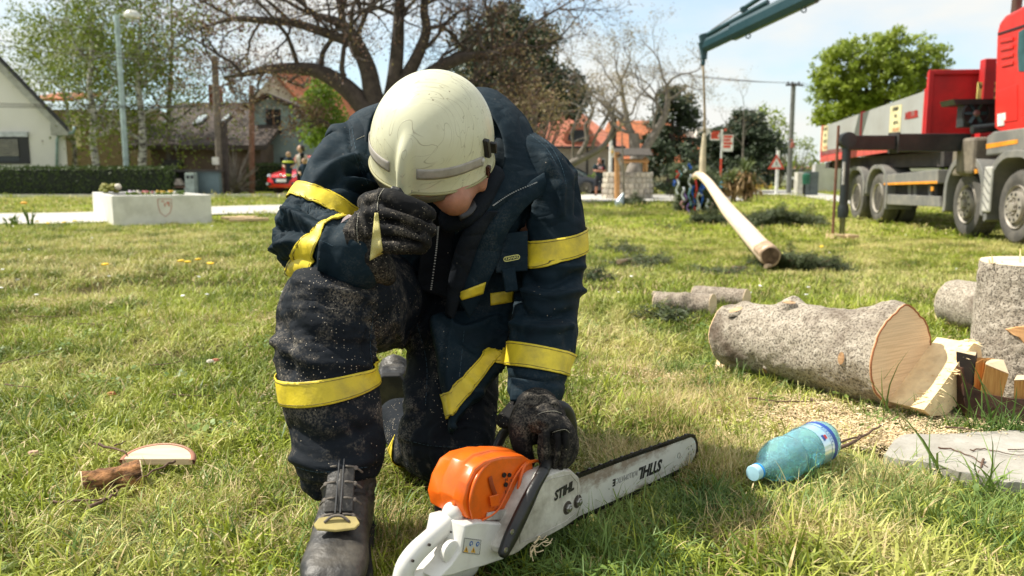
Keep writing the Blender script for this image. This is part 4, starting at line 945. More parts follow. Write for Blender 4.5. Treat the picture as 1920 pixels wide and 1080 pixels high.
# wood shavings hanging below the cover
m=MB();m.M=SM;rs=random.Random(4);q0=S(1008,1018,yc)
for k in range(14):
    a=rs.uniform(0,6.3);p0=q0+Vector((rs.uniform(-.02,.02),rs.uniform(-.01,.005),rs.uniform(-.008,.008)));m.tube([p0,p0+Vector((.012*math.cos(a),-.004,.008*math.sin(a))),p0+Vector((.02*math.cos(a+1),-.006,.012*math.sin(a+1)-.004))],.0009,4,smoothsub=3)
m.build('wood_shavings',M_chip,cover,kind='stuff')
# ---- body of saw: white tank housing + orange hood, lofted across the width
def loft_profiles(name,secs,mat,par,bevel=0,smooth='auto'):
    m_=MB();m_.M=SM;m_.loft(secs);return m_.build(name,mat,par,smooth=smooth,bevel=bevel)
def prof(pxs,yl):return poly_from(pxs,yl)
def scaled(pl,cx,cz,kx,kz,y):return [Vector((cx+(p.x-cx)*kx,y,cz+(p.z-cz)*kz)) for p in pl]
tank=prof([(866,982),(893,975),(955,980),(985,960),(1005,935),(990,985),(958,1040),(940,1050),(905,1062),(870,1072),(838,1082),(815,1085),(838,1060),(856,1035),(862,1005)],.0)
tc_=sum(tank,Vector())/len(tank)
tank_b=loft_profiles('tank_housing',[scaled(tank,tc_.x,tc_.z,.93,.93,-.004),scaled(tank,tc_.x,tc_.z,1,1,.006),scaled(tank,tc_.x,tc_.z,1,1,.04),scaled(tank,tc_.x,tc_.z,1,.95,.072),scaled(tank,tc_.x,tc_.z,.9,.85,.08)],M_wh2,saw,.002)
# engine block filling (dark)
eb=prof([(880,950),(990,900),(1010,890),(1040,900),(1050,960),(960,985),(880,985)],.01)
m=MB();m.M=SM;m.prism([Vector((p.x,.008,p.z)) for p in eb],(0,.085,0));m.build('engine_block',M_blkp,saw,bevel=.004)
hood=prof([(868,968),(862,940),(870,905),(884,876),(902,862),(935,853),(975,852),(992,862),(996,885),(978,935),(960,950),(945,968),(915,975),(883,976)],.015)
hc_=sum(hood,Vector())/len(hood)
hx0=min(p.x for p in hood)
secs=[]
for y,kz,kx,dz in ((.0065,.965,.975,-.001),(.010,1.0,1,0),(.030,1.0,1,.001),(.034,1.05,1,.003),(.060,1.05,1,.003),(.064,1.0,1,.0),(.088,.97,.985,0),(.094,.88,.95,-.003)):
    secs.append([Vector((hc_.x+(p.x-hc_.x)*kx,y,hc_.z+(p.z-hc_.z)*kz+dz)) for p in hood])
hoodo=loft_profiles('engine_hood',secs,M_or,saw,.004)
# ridge, slot and screw holes on hood
m=MB();m.M=SM;m.tube([S(886,972,.003),S(882,940,.002),S(892,900,.003),S(912,872,.008),S(945,857,.014)],[.002,.003,.0035,.003,.002],10,smoothsub=5,round_ends=True);m.build('hood_ridge',M_or,hoodo,smooth=True)
m=MB();m.M=SM;m.tube([S(905,975,.002),S(930,960,.001),S(946,935,.001),S(965,895,.002),S(985,868,.004),S(1000,864,.008)],[.0018]*6,10,smoothsub=4,round_ends=True);m.build('hood_ridge',M_or,hoodo,smooth=True)
M_hole=plain('dark_recess',(.02,.012,.008),.9,bump=0)
for px,py,r_ in ((946,891,.0042),(956,891,.0036),(949,909,.0040)):
    q=S(px,py,.0035);m=MB();m.M=SM;m.lathe([(r_,-.002),(r_,.0008),(r_*.75,.0008),(r_*.7,.0002)],q,(0,-1,0),14);m.build('screw_hole',M_hole,hoodo)
for s_,px,py in (('H',949,900),('L',959,901),('LA',951,921)):
    q=S(px,py,.0028);text_obj('hood_lettering',s_,.009,plain('hood_print',(.05,.02,.01),.6,bump=0),face_M(q.x,.0024,q.z,5),hoodo)
q=S(924,912,.003);m=MB();m.M=SM;m.tube([S(919,895,.004),S(923,912,.0035),S(929,928,.0035)],[(.0045,.001)]*3,10,ref=(0,1,0),round_ends=True);m.build('hood_slot',plain('deep_orange',(.35,.05,.005),.5),hoodo,smooth=True)
m=MB();m.M=SM;m.prism(prof([(917,930),(934,926),(936,948),(920,950)],.002),(0,-.002,0));m.build('hood_latch',M_or,hoodo,bevel=.001)
# grey panel under hood, black gap
m=MB();m.M=SM;m.prism(prof([(913,976),(916,962),(952,954),(946,974)],.001),(0,.004,0));m.build('tank_plate',M_wh,saw,bevel=.001)
# left rear orange rim
m=MB();m.M=SM;m.tube([S(858,975,.03),S(852,955,.03),S(856,935,.03),S(868,920,.02)],[.006,.006,.005,.004],8,smoothsub=3,round_ends=True);m.build('hood_rim',M_or,hoodo,smooth=True)
# ---- rear handle: upper tube, guard, and lower sweep
yh=.035
m=MB();m.M=SM
m.tube([S(862,965,yh),S(852,968,yh),S(835,985,yh),S(805,1012,yh),S(778,1038,yh),S(760,1065,yh),S(752,1100,yh)],[(.013,.016),(.016,.018),(.0145,.017),(.0140,.017),(.0145,.018),(.0145,.018),(.014,.017)],18,smoothsub=5,round_ends=True)
m.ball(S(850,962,yh),(.019,.019,.019),16,10)
hndl=m.build('rear_handle',M_wh2,saw,smooth=True)
m=MB();m.M=SM;m.tube([S(752,1100,yh),S(790,1088,yh),S(830,1068,yh),S(880,1052,yh)],[(.014,.016),(.014,.020),(.015,.022),(.018,.028)],16,smoothsub=5,round_ends=True);m.build('handle_guard',M_wh2,saw,smooth=True)
m=MB();m.M=SM;m.tube([S(800,1007,yh+.012),S(818,990,yh+.012),S(836,973,yh+.012)],[(.006,.009)]*3,10,smoothsub=3,round_ends=True);m.build('throttle_lock',M_blkp,hndl,smooth=True)
m=MB();m.M=SM;m.tube([S(862,1000,yh),S(848,1010,yh),S(838,1022,yh)],[.008,.009,.005],10,smoothsub=3,round_ends=True);m.build('throttle_trigger',M_blkp,hndl,smooth=True)
for px,py in ((848,998),(806,1022),(775,1052)):
    q=S(px,py,yh-.017);m=MB();m.M=SM;m.lathe([(.0022,-.003),(.0022,.0004)],q,(0,-1,0),8);m.build('rivet',M_hole,hndl)
m=MB();m.M=SM;qq=S(846,1035,.0);m.lathe([(.018,0),(.018,.008),(.014,.010)],(qq.x+.006,.012,qq.z-.004),(0,-1,0),24);m.build('fuel_cap',M_wh2,saw,smooth='auto')
# safety sticker with pictograms
q=[S(a,b_,-.0052) for a,b_ in ((871,1009),(902,1013),(898,1041),(868,1036))]
ctr=sum(q,Vector())/4
m=MB();m.M=SM;m.prism([Vector((ctr.x+(p.x-ctr.x),-.0045,p.z)) for p in q],(0,-.0006,0));stk=m.build('warning_sticker',plain('white_label',(.62,.62,.58),.4,bump=0),saw)
bl=plain('blue_print',(.02,.12,.42),.5,bump=0);ylw=plain('amber_print',(.75,.42,.06),.5,bump=0)
ex=(q[1]-q[0]);ez=(q[0]-q[3])
def sp2(u,v):p=q[3]+ex*u+ez*v;return Vector((p.x,-.0052,p.z))
for u,v in ((.42,.68),(.82,.70)):
    m=MB();m.M=SM;m.lathe([(.0041,0),(.0041,.0003)],sp2(u,v),(0,-1,0),18);m.build('mandatory_sign',bl,stk)
    m=MB();m.M=SM;m.lathe([(.0019,0),(.0019,.0005)],sp2(u,v+.02),(0,-1,0),10);m.lathe([(.0013,0),(.0013,.0005)],sp2(u+.03,v-.13),(0,-1,0),6);m.build('head_pictogram',stk.data.materials[0],stk)
for u,v in ((.17,.22),(.60,.24)):
    m=MB();m.M=SM;m.prism([sp2(u-.14,v-.17),sp2(u+.14,v-.17),sp2(u,v+.25)],(0,-.0003,0));tri=m.build('warning_sign',ylw,stk)
    m=MB();m.M=SM;m.prism([sp2(u-.02,v-.10)+Vector((0,-.0003,0)),sp2(u+.02,v-.10)+Vector((0,-.0003,0)),sp2(u+.02,v+.10)+Vector((0,-.0003,0)),sp2(u-.02,v+.10)+Vector((0,-.0003,0))],(0,-.0002,0));m.build('exclamation_mark',M_ink,stk)
m=MB();m.M=SM;m.tube([sp2(0,0),sp2(1,0),sp2(1,1),sp2(0,1),sp2(0,0)],.0004,4);m.build('label_frame',M_ink,stk)
# ---- black front handle (wrap tube) with its riveted base strip
m=MB();m.M=SM
m.tube([S(944,1036,-.032),S(957,1008,-.032),S(974,972,-.032),S(990,938,-.030),S(1005,908,-.026),S(1020,884,-.020)],[(.0085,.010),(.0135,.011),(.0145,.011),(.013,.011),(.011,.010),(.009,.0095)],14,smoothsub=5,ref=(0,1,0),round_ends=True)
strip_=m.build('handle_strip',M_blkp,saw,smooth=True)
m=MB();m.M=SM
m.tube([S(1012,895,-.022),S(1024,872,-.012),S(1030,845,.004),S(1034,815,.020),S(1030,790,.04),S(1000,782,.08),S(968,790,.125),S(945,812,.155),S(930,845,.165),S(930,885,.16),S(925,930,.12)],[.0105,.0100,.0098,.0096,.0096,.0096,.0096,.0096,.0096,.0096,.0096],14,smoothsub=6,round_ends=True)
m.build('front_handle',M_blkp,saw,smooth=True)
for px,py in ((960,997),(948,1031)):
    q=S(px,py,-.043);m=MB();m.M=SM;m.lathe([(.0045,0),(.0045,.0015),(.002,.002),(.0015,.001)],q,(0,-1,0),14);m.build('screw',M_steel,strip_)
# front hand guard (chain brake)
m=MB();m.M=SM
m.tube([S(1030,764,.05),S(1052,765,.035),S(1066,782,.03),S(1072,812,.03),S(1068,850,.03)],[(.006,.013),(.0065,.014),(.0065,.014),(.0065,.012),(.006,.010)],12,smoothsub=4,round_ends=True)
m.tube([S(1030,764,.05),S(1010,762,.06),S(985,780,.10)],[(.006,.013)]*3,12,smoothsub=4,round_ends=True)
m.build('hand_guard',M_blkp,saw,smooth=True)
# orange hood front collar (opening by the handle)
m=MB();m.M=SM;m.tube([S(966,950,.0),S(975,900,.0),S(985,872,.003),S(1008,864,.01),S(1022,872,.02)],[.0030]*5,8,smoothsub=4,round_ends=True);m.build('hood_rim',M_or,hoodo,smooth=True)
m=MB();m.M=SM;m.tube([S(990,905,-.002),S(1008,897,-.004)],.0045,10);m.build('spring',M_steel,saw,smooth=True)
# ================================================================ HOUSES, FENCES, STREET
def wbox(m,a,b,Yb,z0=None,z1=None):  # box from two pixel corners with depth range
    pass
M_wallL=plain('cream_render',(.68,.66,.60),.9,var=.06,vs=.8,bump=.1,bs=30)
M_darkroof=plain('dark_slate_roof',(.030,.030,.034),.7,var=.3,vs=4)
M_alu=plain('pale_aluminium',(.45,.47,.47),.4,.5)
M_glassd=plain('dark_glass',(.015,.018,.02),.08,bump=0)
M_wood=plain('brown_wood',(.16,.085,.04),.7,var=.3,vs=12)
M_orange=plain('orange_clay_roof',(.42,.135,.055),.8,var=.25,vs=3)
M_hedge=None
def vec(x,y,z):return Vector((x,y,z))
# --- gable house at the left
Yh=33.0
hs=thing('house','cream gabled house with black roof edge and zinc downpipe at left','house',(W(60,330,Yh).x,Yh,0))
def Wz(py,Y):return W(960,py,Y).z
def Wx(px,Y):return W(px,330,Y).x
xr=Wx(128,Yh);ez=Wz(232,Yh);ax_,az_=Wx(-165,Yh),Wz(-110,Yh);xl=2*ax_-xr
m=MB();m.prism([(xl,Yh,-.1),(xr,Yh,-.1),(xr,Yh,ez),(ax_,Yh,az_),(xl,Yh,ez)],(-4.9,8,0));m.build('wall',M_wallL,hs)
sl=(az_-ez)/(ax_-xr)
m=MB()
for s_ in (1,-1):
    xe=ax_+s_*((xr+.38)-ax_);zE=ez+sl*.38
    m.prism([(ax_,Yh-.45,az_+.10),(xe,Yh-.45,zE+.10),(xe,Yh-.45,zE+.28),(ax_,Yh-.45,az_+.32)],(-5.3,8.8,0))
m.build('roof',M_darkroof,hs)
m=MB()
m.prism([(ax_,Yh-.40,az_+.02),(xr+.34,Yh-.40,ez+sl*.34+.02),(xr+.34,Yh-.40,ez+sl*.34-.10),(xr-.35,Yh-.40,ez+sl*.34-.10),(xr-.35,Yh-.40,ez-sl*.35-.35),(ax_,Yh-.40,az_-.45)],(0,.38,0))
m.build('verge_board',plain('grey_green_board',(.34,.34,.29),.8),hs)
wn_=MB();x0,x1,z0,z1=Wx(-60,Yh),Wx(57,Yh),Wz(305,Yh),Wz(258,Yh)
wn_.bx(x0-.05,x1+.05,Yh-.05,Yh+.1,z0-.05,z1+.05);wo_=wn_.build('window',M_blk,hs)
gl=MB();gl.bx(x0+.1,x1-.35,Yh-.06,Yh-.03,z0+.05,z1-.05);gl.build('pane',M_glassd,wo_)
for k in range(9):
    zz=z1-.1-k*.075;s_=MB();s_.box(((x0+x1)/2-.1,Yh-.085,zz),(x1-x0-.5,.05,.012),Matrix.Rotation(.5,3,'X'));s_.build('blind_slat',plain('blind_slat_cream',(.45,.42,.32),.6) if k==0 else bpy.data.materials['blind_slat_cream'],wo_)
ls=MB();ls.bx(x0-.1,x1+.08,Yh-.14,Yh+.02,z1+.03,z1+.22);ls.build('shutter_box',M_alu,hs)
dp=MB();dp.tube([W(140,238,Yh-.45),W(138,248,Yh-.4),W(110,254,Yh-.15),W(107,262,Yh-.12),vec(Wx(107,Yh),Yh-.12,.0)],.055,10);dp.build('downpipe',plain('zinc_pipe',(.26,.36,.37),.5,.3),hs,smooth=True)
# --- orange roof glimpse and brown building behind birches
hb_=thing('house','low brown house with orange roof glimpsed behind the birches','house',(Wx(150,46),46,0))
m=MB();m.bx(Wx(80,46),Wx(290,46),46,52,-.1,Wz(205,46));m.build('wall',plain('brown_render',(.15,.11,.075),.9),hb_)
m=MB();m.bx(Wx(140,45.9),Wx(156,45.9),45.9,45.99,Wz(275,46),Wz(215,46));m.build('pale_panel',plain('pale_yellow_render',(.45,.40,.28),.9),hb_)
m=MB();m.prism([(Wx(60,45.6),45.5,Wz(190,45.6)),(Wx(150,45.6),45.5,Wz(190,45.6)),(Wx(150,45.6),48.8,Wz(176,48)),(Wx(60,45.6),48.8,Wz(176,48))],(0,0,.15));m.build('roof',M_orange,hb_)
# --- dark barn-like house
Yd=36.0
bn=thing('house','long low house with dark tiled roof and slanted skylights','house',(Wx(370,Yd),Yd,0))
xa,xb=Wx(285,Yd),Wx(490,Yd);ze=Wz(268,Yd);Yr=Yd+5.2;zr=Wz(192,Yr)
m=MB();m.prism([(xa,Yd,-.1),(xb,Yd,-.1),(xb,Yd,ze),(xa,Yd,ze)],(0,5.2,0));m.build('wall',plain('brown_blotchy_plaster',(.14,.10,.075),.95,var=.25,vs=1.2,dirt=(.05,.03,.02),dirt_amt=.6,ds=.7),bn)  # brown wall with random darker blotches
n=NT('weathered_roof_tiles');v=n.coord('World');br=n.n('ShaderNodeTexBrick',{'Scale':3.2,'Mortar Size':.03,'Color1':(.055,.042,.036,1),'Color2':(.085,.066,.055,1),'Mortar':(.02,.016,.014,1)});n.l(n.coord('World',rot=(R(90),0,0)),br.inputs['Vector'])
M_tiles=n.fin(n.mix(n.ramp(n.noise(1.4,v),[(.4,0),(.7,.6)]),br.outputs['Color'],(.10,.065,.045)),.85,n.bump(br.outputs['Fac'],.5,.03))
m=MB();m.prism([(xa-.8,Yd-.55,ze-.12),(xa-.8,Yr,zr),(xa-.8,Yr+5,ze-.3),(xa-.8,Yr+5,ze-.5),(xa-.8,Yr,zr-.22),(xa-.8,Yd-.55,ze-.32)],(xb-xa+1.2,0,0));rf_=m.build('roof',M_tiles,bn)
def on_roof(px,py):   # point on the front slope
    lo,hi=Yd-.55,Yr
    for _ in range(40):
        md_=(lo+hi)/2;zz=(ze-.12)+(zr-ze+.12)*(md_-Yd+.55)/(Yr-Yd+.55)
        if W(px,py,md_).z>zz:lo=md_
        else:hi=md_
    return W(px,py,lo)
for q in [((360,237),(378,233),(392,219),(376,221)),((414,233),(424,229),(437,217),(427,219)),((305,236),(316,235),(327,224),(316,226))]:
    pp_=[on_roof(*c) for c in q];nn=(pp_[1]-pp_[0]).cross(pp_[3]-pp_[0]).normalized();nn=nn if nn.z>0 else -nn
    m=MB();m.prism([p+nn*.03 for p in pp_],nn*.10);sk_=m.build('skylight',plain('skylight_frame',(.3,.32,.33),.5) if 'skylight_frame' not in bpy.data.materials else bpy.data.materials['skylight_frame'],rf_,bevel=.02)
    c_=sum(pp_,Vector())/4;m=MB();m.prism([c_+(p-c_)*.86+nn*.132 for p in pp_],nn*.01);m.build('pane',plain('sky_glass',(.55,.62,.63),.1) if 'sky_glass' not in bpy.data.materials else bpy.data.materials['sky_glass'],rf_)
m=MB();m.bx(Wx(404,Yr),Wx(419,Yr),Yr-.4,Yr+.5,zr-.6,Wz(160,Yr));ck=m.build('chimney',plain('chimney_brick',(.22,.085,.05),.9,var=.3,vs=5),rf_)
m=MB();m.bx(Wx(310,Yd-.05),Wx(345,Yd-.05),Yd-.35,Yd-.02,Wz(312,Yd),Wz(300,Yd));m.build('canopy',plain('dark_canopy',(.04,.04,.04),.8),bn)
# gable wing
Yg=38.0
gw=thing('house','grey green gabled wing with broken dark window','house',(Wx(540,Yg),Yg,0))
m=MB();m.prism([(Wx(472,Yg),Yg,-.1),(Wx(640,Yg),Yg,-.1),(Wx(640,Yg),Yg,Wz(250,Yg)),(Wx(600,Yg),Yg,Wz(222,Yg)),(Wx(510,Yg),Yg,Wz(184,Yg)),(Wx(472,Yg),Yg,Wz(200,Yg))],(0,6,0));m.build('wall',plain('grey_green_plaster',(.24,.31,.29),.95,var=.2,vs=1,dirt=(.14,.12,.10),dirt_amt=.35,ds=.9),gw)
for q,nm in (((503,531,205,250),'window'),((475,506,292,306),'window'),((527,545,295,303),'window')):
    m=MB();m.bx(Wx(q[0],Yg),Wx(q[1],Yg),Yg-.03,Yg+.1,Wz(q[3],Yg),Wz(q[2],Yg));wv_=m.build(nm,plain('black_opening',(.01,.01,.01),.8,bump=0) if 'black_opening' not in bpy.data.materials else bpy.data.materials['black_opening'],gw)
    if q[0]==503:
        m=MB();m.bx(Wx(516,Yg),Wx(519,Yg),Yg-.06,Yg-.035,Wz(250,Yg),Wz(205,Yg));m.build('frame',M_wood,wv_)
m=MB();m.prism([(Wx(465,Yg),Yg-.3,Wz(203,Yg)),(Wx(510,Yg),Yg-.3,Wz(181,Yg)),(Wx(605,Yg),Yg-.3,Wz(222,Yg)),(Wx(605,Yg),Yg-.3,Wz(216,Yg)),(Wx(510,Yg),Yg-.3,Wz(175,Yg)),(Wx(465,Yg),Yg-.3,Wz(197,Yg))],(0,6.5,0));m.build('roof',M_tiles,gw)
# cream gable with orange roof
Yc=46.0
cg=thing('house','tall cream gable end with bright orange roof behind the bare tree','house',(Wx(540,Yc),Yc,0))
m=MB();m.prism([(Wx(482,Yc),Yc,-.1),(Wx(640,Yc),Yc,-.1),(Wx(600,Yc),Yc,Wz(235,Yc)),(Wx(524,Yc),Yc,Wz(137,Yc)),(Wx(482,Yc),Yc,Wz(180,Yc))],(0,8,0));m.build('wall',plain('warm_cream_render',(.60,.53,.40),.9,var=.08,vs=1),cg)
m=MB();m.prism([(Wx(518,Yc),Yc-.3,Wz(134,Yc)),(Wx(580,Yc),Yc+6,Wz(134,Yc+5)),(Wx(660,Yc),Yc+6,Wz(240,Yc)),(Wx(606,Yc),Yc-.3,Wz(240,Yc))],(0,0,.18));m.build('roof',M_orange,cg)
# --- red tiled bungalow on the right
Yb=44.0
rb=thing('house','bungalow with steep red tiled roof and small dormer','house',(Wx(1100,Yb),Yb,-.28))
m=MB();m.bx(Wx(930,Yb),Wx(1168,Yb),Yb,Yb+8,-.4,Wz(270,Yb));m.build('wall',plain('beige_render',(.46,.40,.31),.9,var=.08),rb)
m=MB();m.bx(Wx(1099,Yb),Wx(1102,Yb),Yb-.06,Yb-.01,-.3,Wz(275,Yb));m.build('downpipe',M_blk,rb)
n=NT('red_roof_tiles');br=n.n('ShaderNodeTexBrick',{'Scale':2.2,'Mortar Size':.02,'Color1':(.46,.16,.095,1),'Color2':(.38,.125,.07,1),'Mortar':(.26,.09,.05,1)});n.l(n.coord('World',rot=(R(90),0,0)),br.inputs['Vector'])
M_redt=n.fin(br.outputs['Color'],.8,n.bump(br.outputs['Fac'],.4,.03))
apx,apz=Wx(1066,Yb),Wz(188,Yb+4)
def rpt(px,py,y):return (Wx(px,y),y,Wz(py,y))
m=MB();A_=rpt(900,276,Yb-.6);B_=rpt(1172,276,Yb-.6);Cc=rpt(1068,194,Yb+4);D_=rpt(960,194,Yb+4);E_=rpt(1172,276,Yb+9);F_=rpt(900,276,Yb+9)
m.add([A_,B_,Cc,D_,(E_[0],Yb+9,A_[2]),(F_[0],Yb+9,A_[2])],[(0,1,2,3),(1,4,2),(4,5,3,2),(5,0,3),(0,5,4,1)]);rr_=m.build('roof',M_redt,rb)
m=MB();m.tube([A_,B_],.07,6);m.build('gutter',M_blk,rb)
m=MB();dc=rpt(1084,262,Yb-.1);m.prism([(dc[0]+math.cos(a)*.85,Yb-.3,dc[2]+.0+math.sin(a)*.8*(1 if math.sin(a)>0 else .3)) for a in np.linspace(0,6.283,15)[:-1]],(0,2.5,0));dm=m.build('dormer',M_redt,rr_)
m=MB();m.prism([(dc[0]+math.cos(a)*.6,Yb-.34,dc[2]+.02+math.sin(a)*.5*(1 if math.sin(a)>0 else .3)) for a in np.linspace(0,6.283,15)[:-1]],(0,.1,0));m.build('dormer_window',M_glassd,rr_)
m=MB();m.bx(Wx(1122,Yb),Wx(1134,Yb),Yb-.08,Yb+.05,Wz(325,Yb),Wz(297,Yb));wf=m.build('window',plain('white_frame',(.65,.65,.62),.5),rb)
m=MB();m.bx(Wx(1123.5,Yb),Wx(1132.5,Yb),Yb-.10,Yb-.07,Wz(323,Yb),Wz(299,Yb));m.build('pane',M_glassd,wf)
# second orange roof house further right, and modern white building
h2=thing('house','orange roofed house half hidden behind the bare tree and dark fir','house',(Wx(1180,58),58,-.28))
m=MB();m.bx(Wx(1130,58),Wx(1320,58),58,64,-.4,Wz(300,58));m.build('wall',plain('sand_render',(.50,.44,.34),.9),h2)
m=MB();a_,b_=rpt(1120,305,57.5),rpt(1345,305,57.5);c_,d_=rpt(1250,226,61),rpt(1140,226,61);m.add([a_,b_,c_,d_,(b_[0],65,b_[2]),(a_[0],65,a_[2])],[(0,1,2,3),(1,4,2),(2,4,5,3),(3,5,0),(0,5,4,1)]);m.build('roof',M_orange,h2)
wb=thing('building','white modern flat roofed building with tall dark windows','building',(Wx(1330,66),66,-.28))
m=MB();m.bx(Wx(1268,66),Wx(1302,66),66,78,-.4,Wz(245,66));m.bx(Wx(1304,65),Wx(1400,65),65,78,-.4,Wz(240,65));m.build('wall',plain('white_render',(.66,.66,.62),.9,var=.05),wb)
for x0_,x1_,y0_,y1_ in ((1306,1317,262,316),(1322,1331,262,316),(1306,1332,320,345)):
    m=MB();m.bx(Wx(x0_,64.9),Wx(x1_,64.9),64.9,65.1,Wz(y1_,65),Wz(y0_,65));m.build('window',plain('teal_glass',(.10,.15,.16),.15,bump=0) if 'teal_glass' not in bpy.data.materials else bpy.data.materials['teal_glass'],wb)
# far orange wall / houses
fo=thing('wall','long low orange brick wall far behind the utility boxes','wall',(Wx(1480,80),80,-.28))
m=MB();m.bx(Wx(1330,80),Wx(1470,80),80,80.5,-.4,Wz(313,80));m.bx(Wx(1490,80),Wx(1640,80),80,80.5,-.4,Wz(312,80));m.build('brickwork',plain('orange_brick',(.50,.24,.13),.9,var=.12),fo)
rfx=thing('wall','pale grey stone wall beyond the truck rear','wall',(Wx(1570,48),48,-.28))
m=MB();m.bx(Wx(1528,48),Wx(1760,48),48,48.5,-.4,Wz(308,48));m.build('stonework',plain('pale_stone',(.50,.49,.46),.9,var=.15,vs=1.5),rfx)
# --- garage wall with meter boxes
gwz=thing('wall','low grey garden wall with alcove beside the hedge','wall',(Wx(370,30),30,0))
m=MB();m.bx(Wx(310,30),Wx(325,30),30,30.3,-.05,Wz(322,30));m.build('pier',plain('grey_plaster',(.24,.25,.24),.9),gwz)
m=MB();m.bx(Wx(366,30),Wx(410,30),30,30.3,-.05,Wz(322,30));m.build('gate_panel',plain('blue_grey_paint',(.10,.145,.155),.8,var=.3,vs=1.2),gwz)
m=MB();m.bx(Wx(308,29.9),Wx(412,29.9),29.9,30.4,Wz(322,30),Wz(318,30));m.build('coping',plain('dark_coping',(.05,.045,.04),.8),gwz)
m=MB();m.bx(Wx(325,30),Wx(347,30),30.25,30.35,-.05,Wz(322,30));m.build('alcove',bpy.data.materials['black_opening'],gwz)
fn=thing('fountain','pale cone shaped fountain in the dark alcove','fountain',(Wx(336,30),29.95,0))
m=MB();m.prism([(Wx(327.5,30),29.8,Wz(347,30)),(Wx(344.5,30),29.8,Wz(347,30)),(Wx(338,30),29.8,Wz(335,30)),(Wx(334,30),29.8,Wz(335,30))],(0,.3,0));m.build('cone',plain('pale_terracotta',(.48,.42,.36),.8),fn)
m=MB();m.bx(Wx(324,29.8),Wx(347,29.8),29.75,29.95,Wz(352,30),Wz(349,30));m.build('shelf',plain('brown_shelf',(.2,.13,.09),.8),fn)
for px in (324.5,346):m=MB();m.tube([(Wx(px,29.8),29.8,0),(Wx(px,29.8),29.8,Wz(350,30))],.035,6);m.build('leg',M_alu,fn)
cbx=thing('utility_cabinet','pale green meter cabinet beside the alcove','utility cabinet',(Wx(356,29.8),29.6,0))
m=MB();m.bx(Wx(348,29.6),Wx(365,29.6),29.5,29.9,0,Wz(324,29.6));m.build('cabinet_body',plain('pale_green_metal',(.28,.34,.30),.6),cbx,bevel=.02)
for px in (352,360):m=MB();m.lathe([(.06,0),(.06,.02)],(Wx(px,29.5),29.5,Wz(332,29.6)),(0,-1,0),12);m.build('dial',M_glassd,cbx)
# --- poles, lamp, signs, wires
M_poleg=plain('weathered_wood_pole',(.14,.115,.09),.9,var=.3,vs=5)
M_tar=plain('dark_wood_pole',(.045,.035,.03),.9,var=.3)
def pole(name,lab,cat,px,Y,py0,r,mat,z0=0,grp=None):
    t_=thing(name,lab,cat,(Wx(px,Y),Y,z0),grp);m_=MB();m_.tube([(Wx(px,Y),Y,z0-.1),(Wx(px,Y),Y,Wz(py0,Y))],[r*1.15,r],12);m_.build('pole',mat,t_,smooth='auto');return t_
lp=pole('street_lamp','pale green street lamp rising behind the left hedge','street lamp',238,31.0,28,.09,plain('lamp_green',(.33,.42,.41),.5))
m=MB();a_=W(238,30,31);m.tube([a_,W(241,22,31),W(246,20,30.9)],.05,8);m.build('bracket',bpy.data.materials['lamp_green'],lp)
m=MB();c_=W(248,33,30.9);m.lathe([(.02,.26),(.16,.25),(.27,.15),(.30,.02),(.29,0),(.22,-.04),(.02,-.06)],c_,(0.1,0,1),18);m.build('lamp_head',plain('lamp_shade_white',(.62,.62,.56),.4),lp,smooth=True)
up=pole('utility_pole','brown timber pole with white box in front of the dark house','utility pole',413,30.5,105,.12,M_poleg)
m=MB();m.box((Wx(406,30.3),30.3,Wz(302,30.3)),(.24,.16,.28));m.build('white_box',plain('white_enclosure',(.6,.58,.52),.5),up,bevel=.02)
m=MB();m.bx(Wx(413,30.5)+.13,Wx(413,30.5)+.30,30.45,30.65,-.1,Wz(230,30.5));m.build('stay_post',M_tar,up)
up2=pole('utility_pole','reddish brown leaning timber pole left of the short hedge','utility pole',471,32,160,.10,plain('red_brown_wood',(.17,.09,.055),.9,var=.3))
up2.rotation_euler=(0,.04,0)
up3=pole('utility_pole','tall grey wooden utility pole with crossarm and small lamp','utility pole',1480,44,157,.12,plain('grey_wood_pole',(.16,.165,.15),.9,var=.2),-.28)
m=MB();m.bx(Wx(1480,44)-.45,Wx(1480,44)+.45,43.82,43.92,Wz(161.5,44),Wz(158.5,44));m.build('crossarm',M_tar,up3)
for px in (1470,1478,1490):m=MB();m.lathe([(.03,0),(.06,.05),(.04,.12)],(Wx(px,43.85),43.87,Wz(158,44)),n=8);m.build('insulator',M_tar,up3)
m=MB();m.tube([W(1481,262,43.9),W(1486,262,43.7),W(1486,267,43.7)],.03,6);m.lathe([(.14,0),(.10,.25),(.05,.32)],W(1486,277,43.7),n=8);m.build('small_lamp',plain('rust_red_lamp',(.25,.07,.04),.6),up3)
up4=pole('utility_pole','dark square post behind the well beside the red roof','utility pole',1149,40,215,.14,M_tar,-.28)
fp_=pole('flag_pole','white pole standing behind the stone well','flag pole',1144,37.5,262,.07,plain('white_paint',(.7,.7,.66),.5),-.28)
def wire(a,b,sag,nm='overhead_wire',lab='thin overhead wire crossing the sky',grp='overhead wires'):
    a,b=Vector(a),Vector(b);m_=MB();m_.tube([a.lerp(b,t)-Vector((0,0,sag*4*t*(1-t))) for t in np.linspace(0,1,14)],.011,4);return m_.build(nm,M_tar,None,smooth=True,label=lab,cat='wire',group=grp)
for i,(dx,pl) in enumerate(((-.42,'nearest the crossarm end'),(0,'in the middle of the crossarm'),(.42,'at the right crossarm end'))):
    b_=Vector((Wx(1480,44)+dx,43.87,Wz(156,44)));wire(b_,W(980,60+i*9,50),.6,lab='overhead wire to the left from the tall pole, tied %s' % pl);wire(b_,W(1900,170+i*12,60),.8,lab='overhead wire to the right from the tall pole, tied %s' % pl)
for i in range(3):wire(W(-200,186+i*4,30),W(420,196+i*2,30.5),.1,lab=['upper','middle','lower'][i]+' of three wires in front of the cream gable')
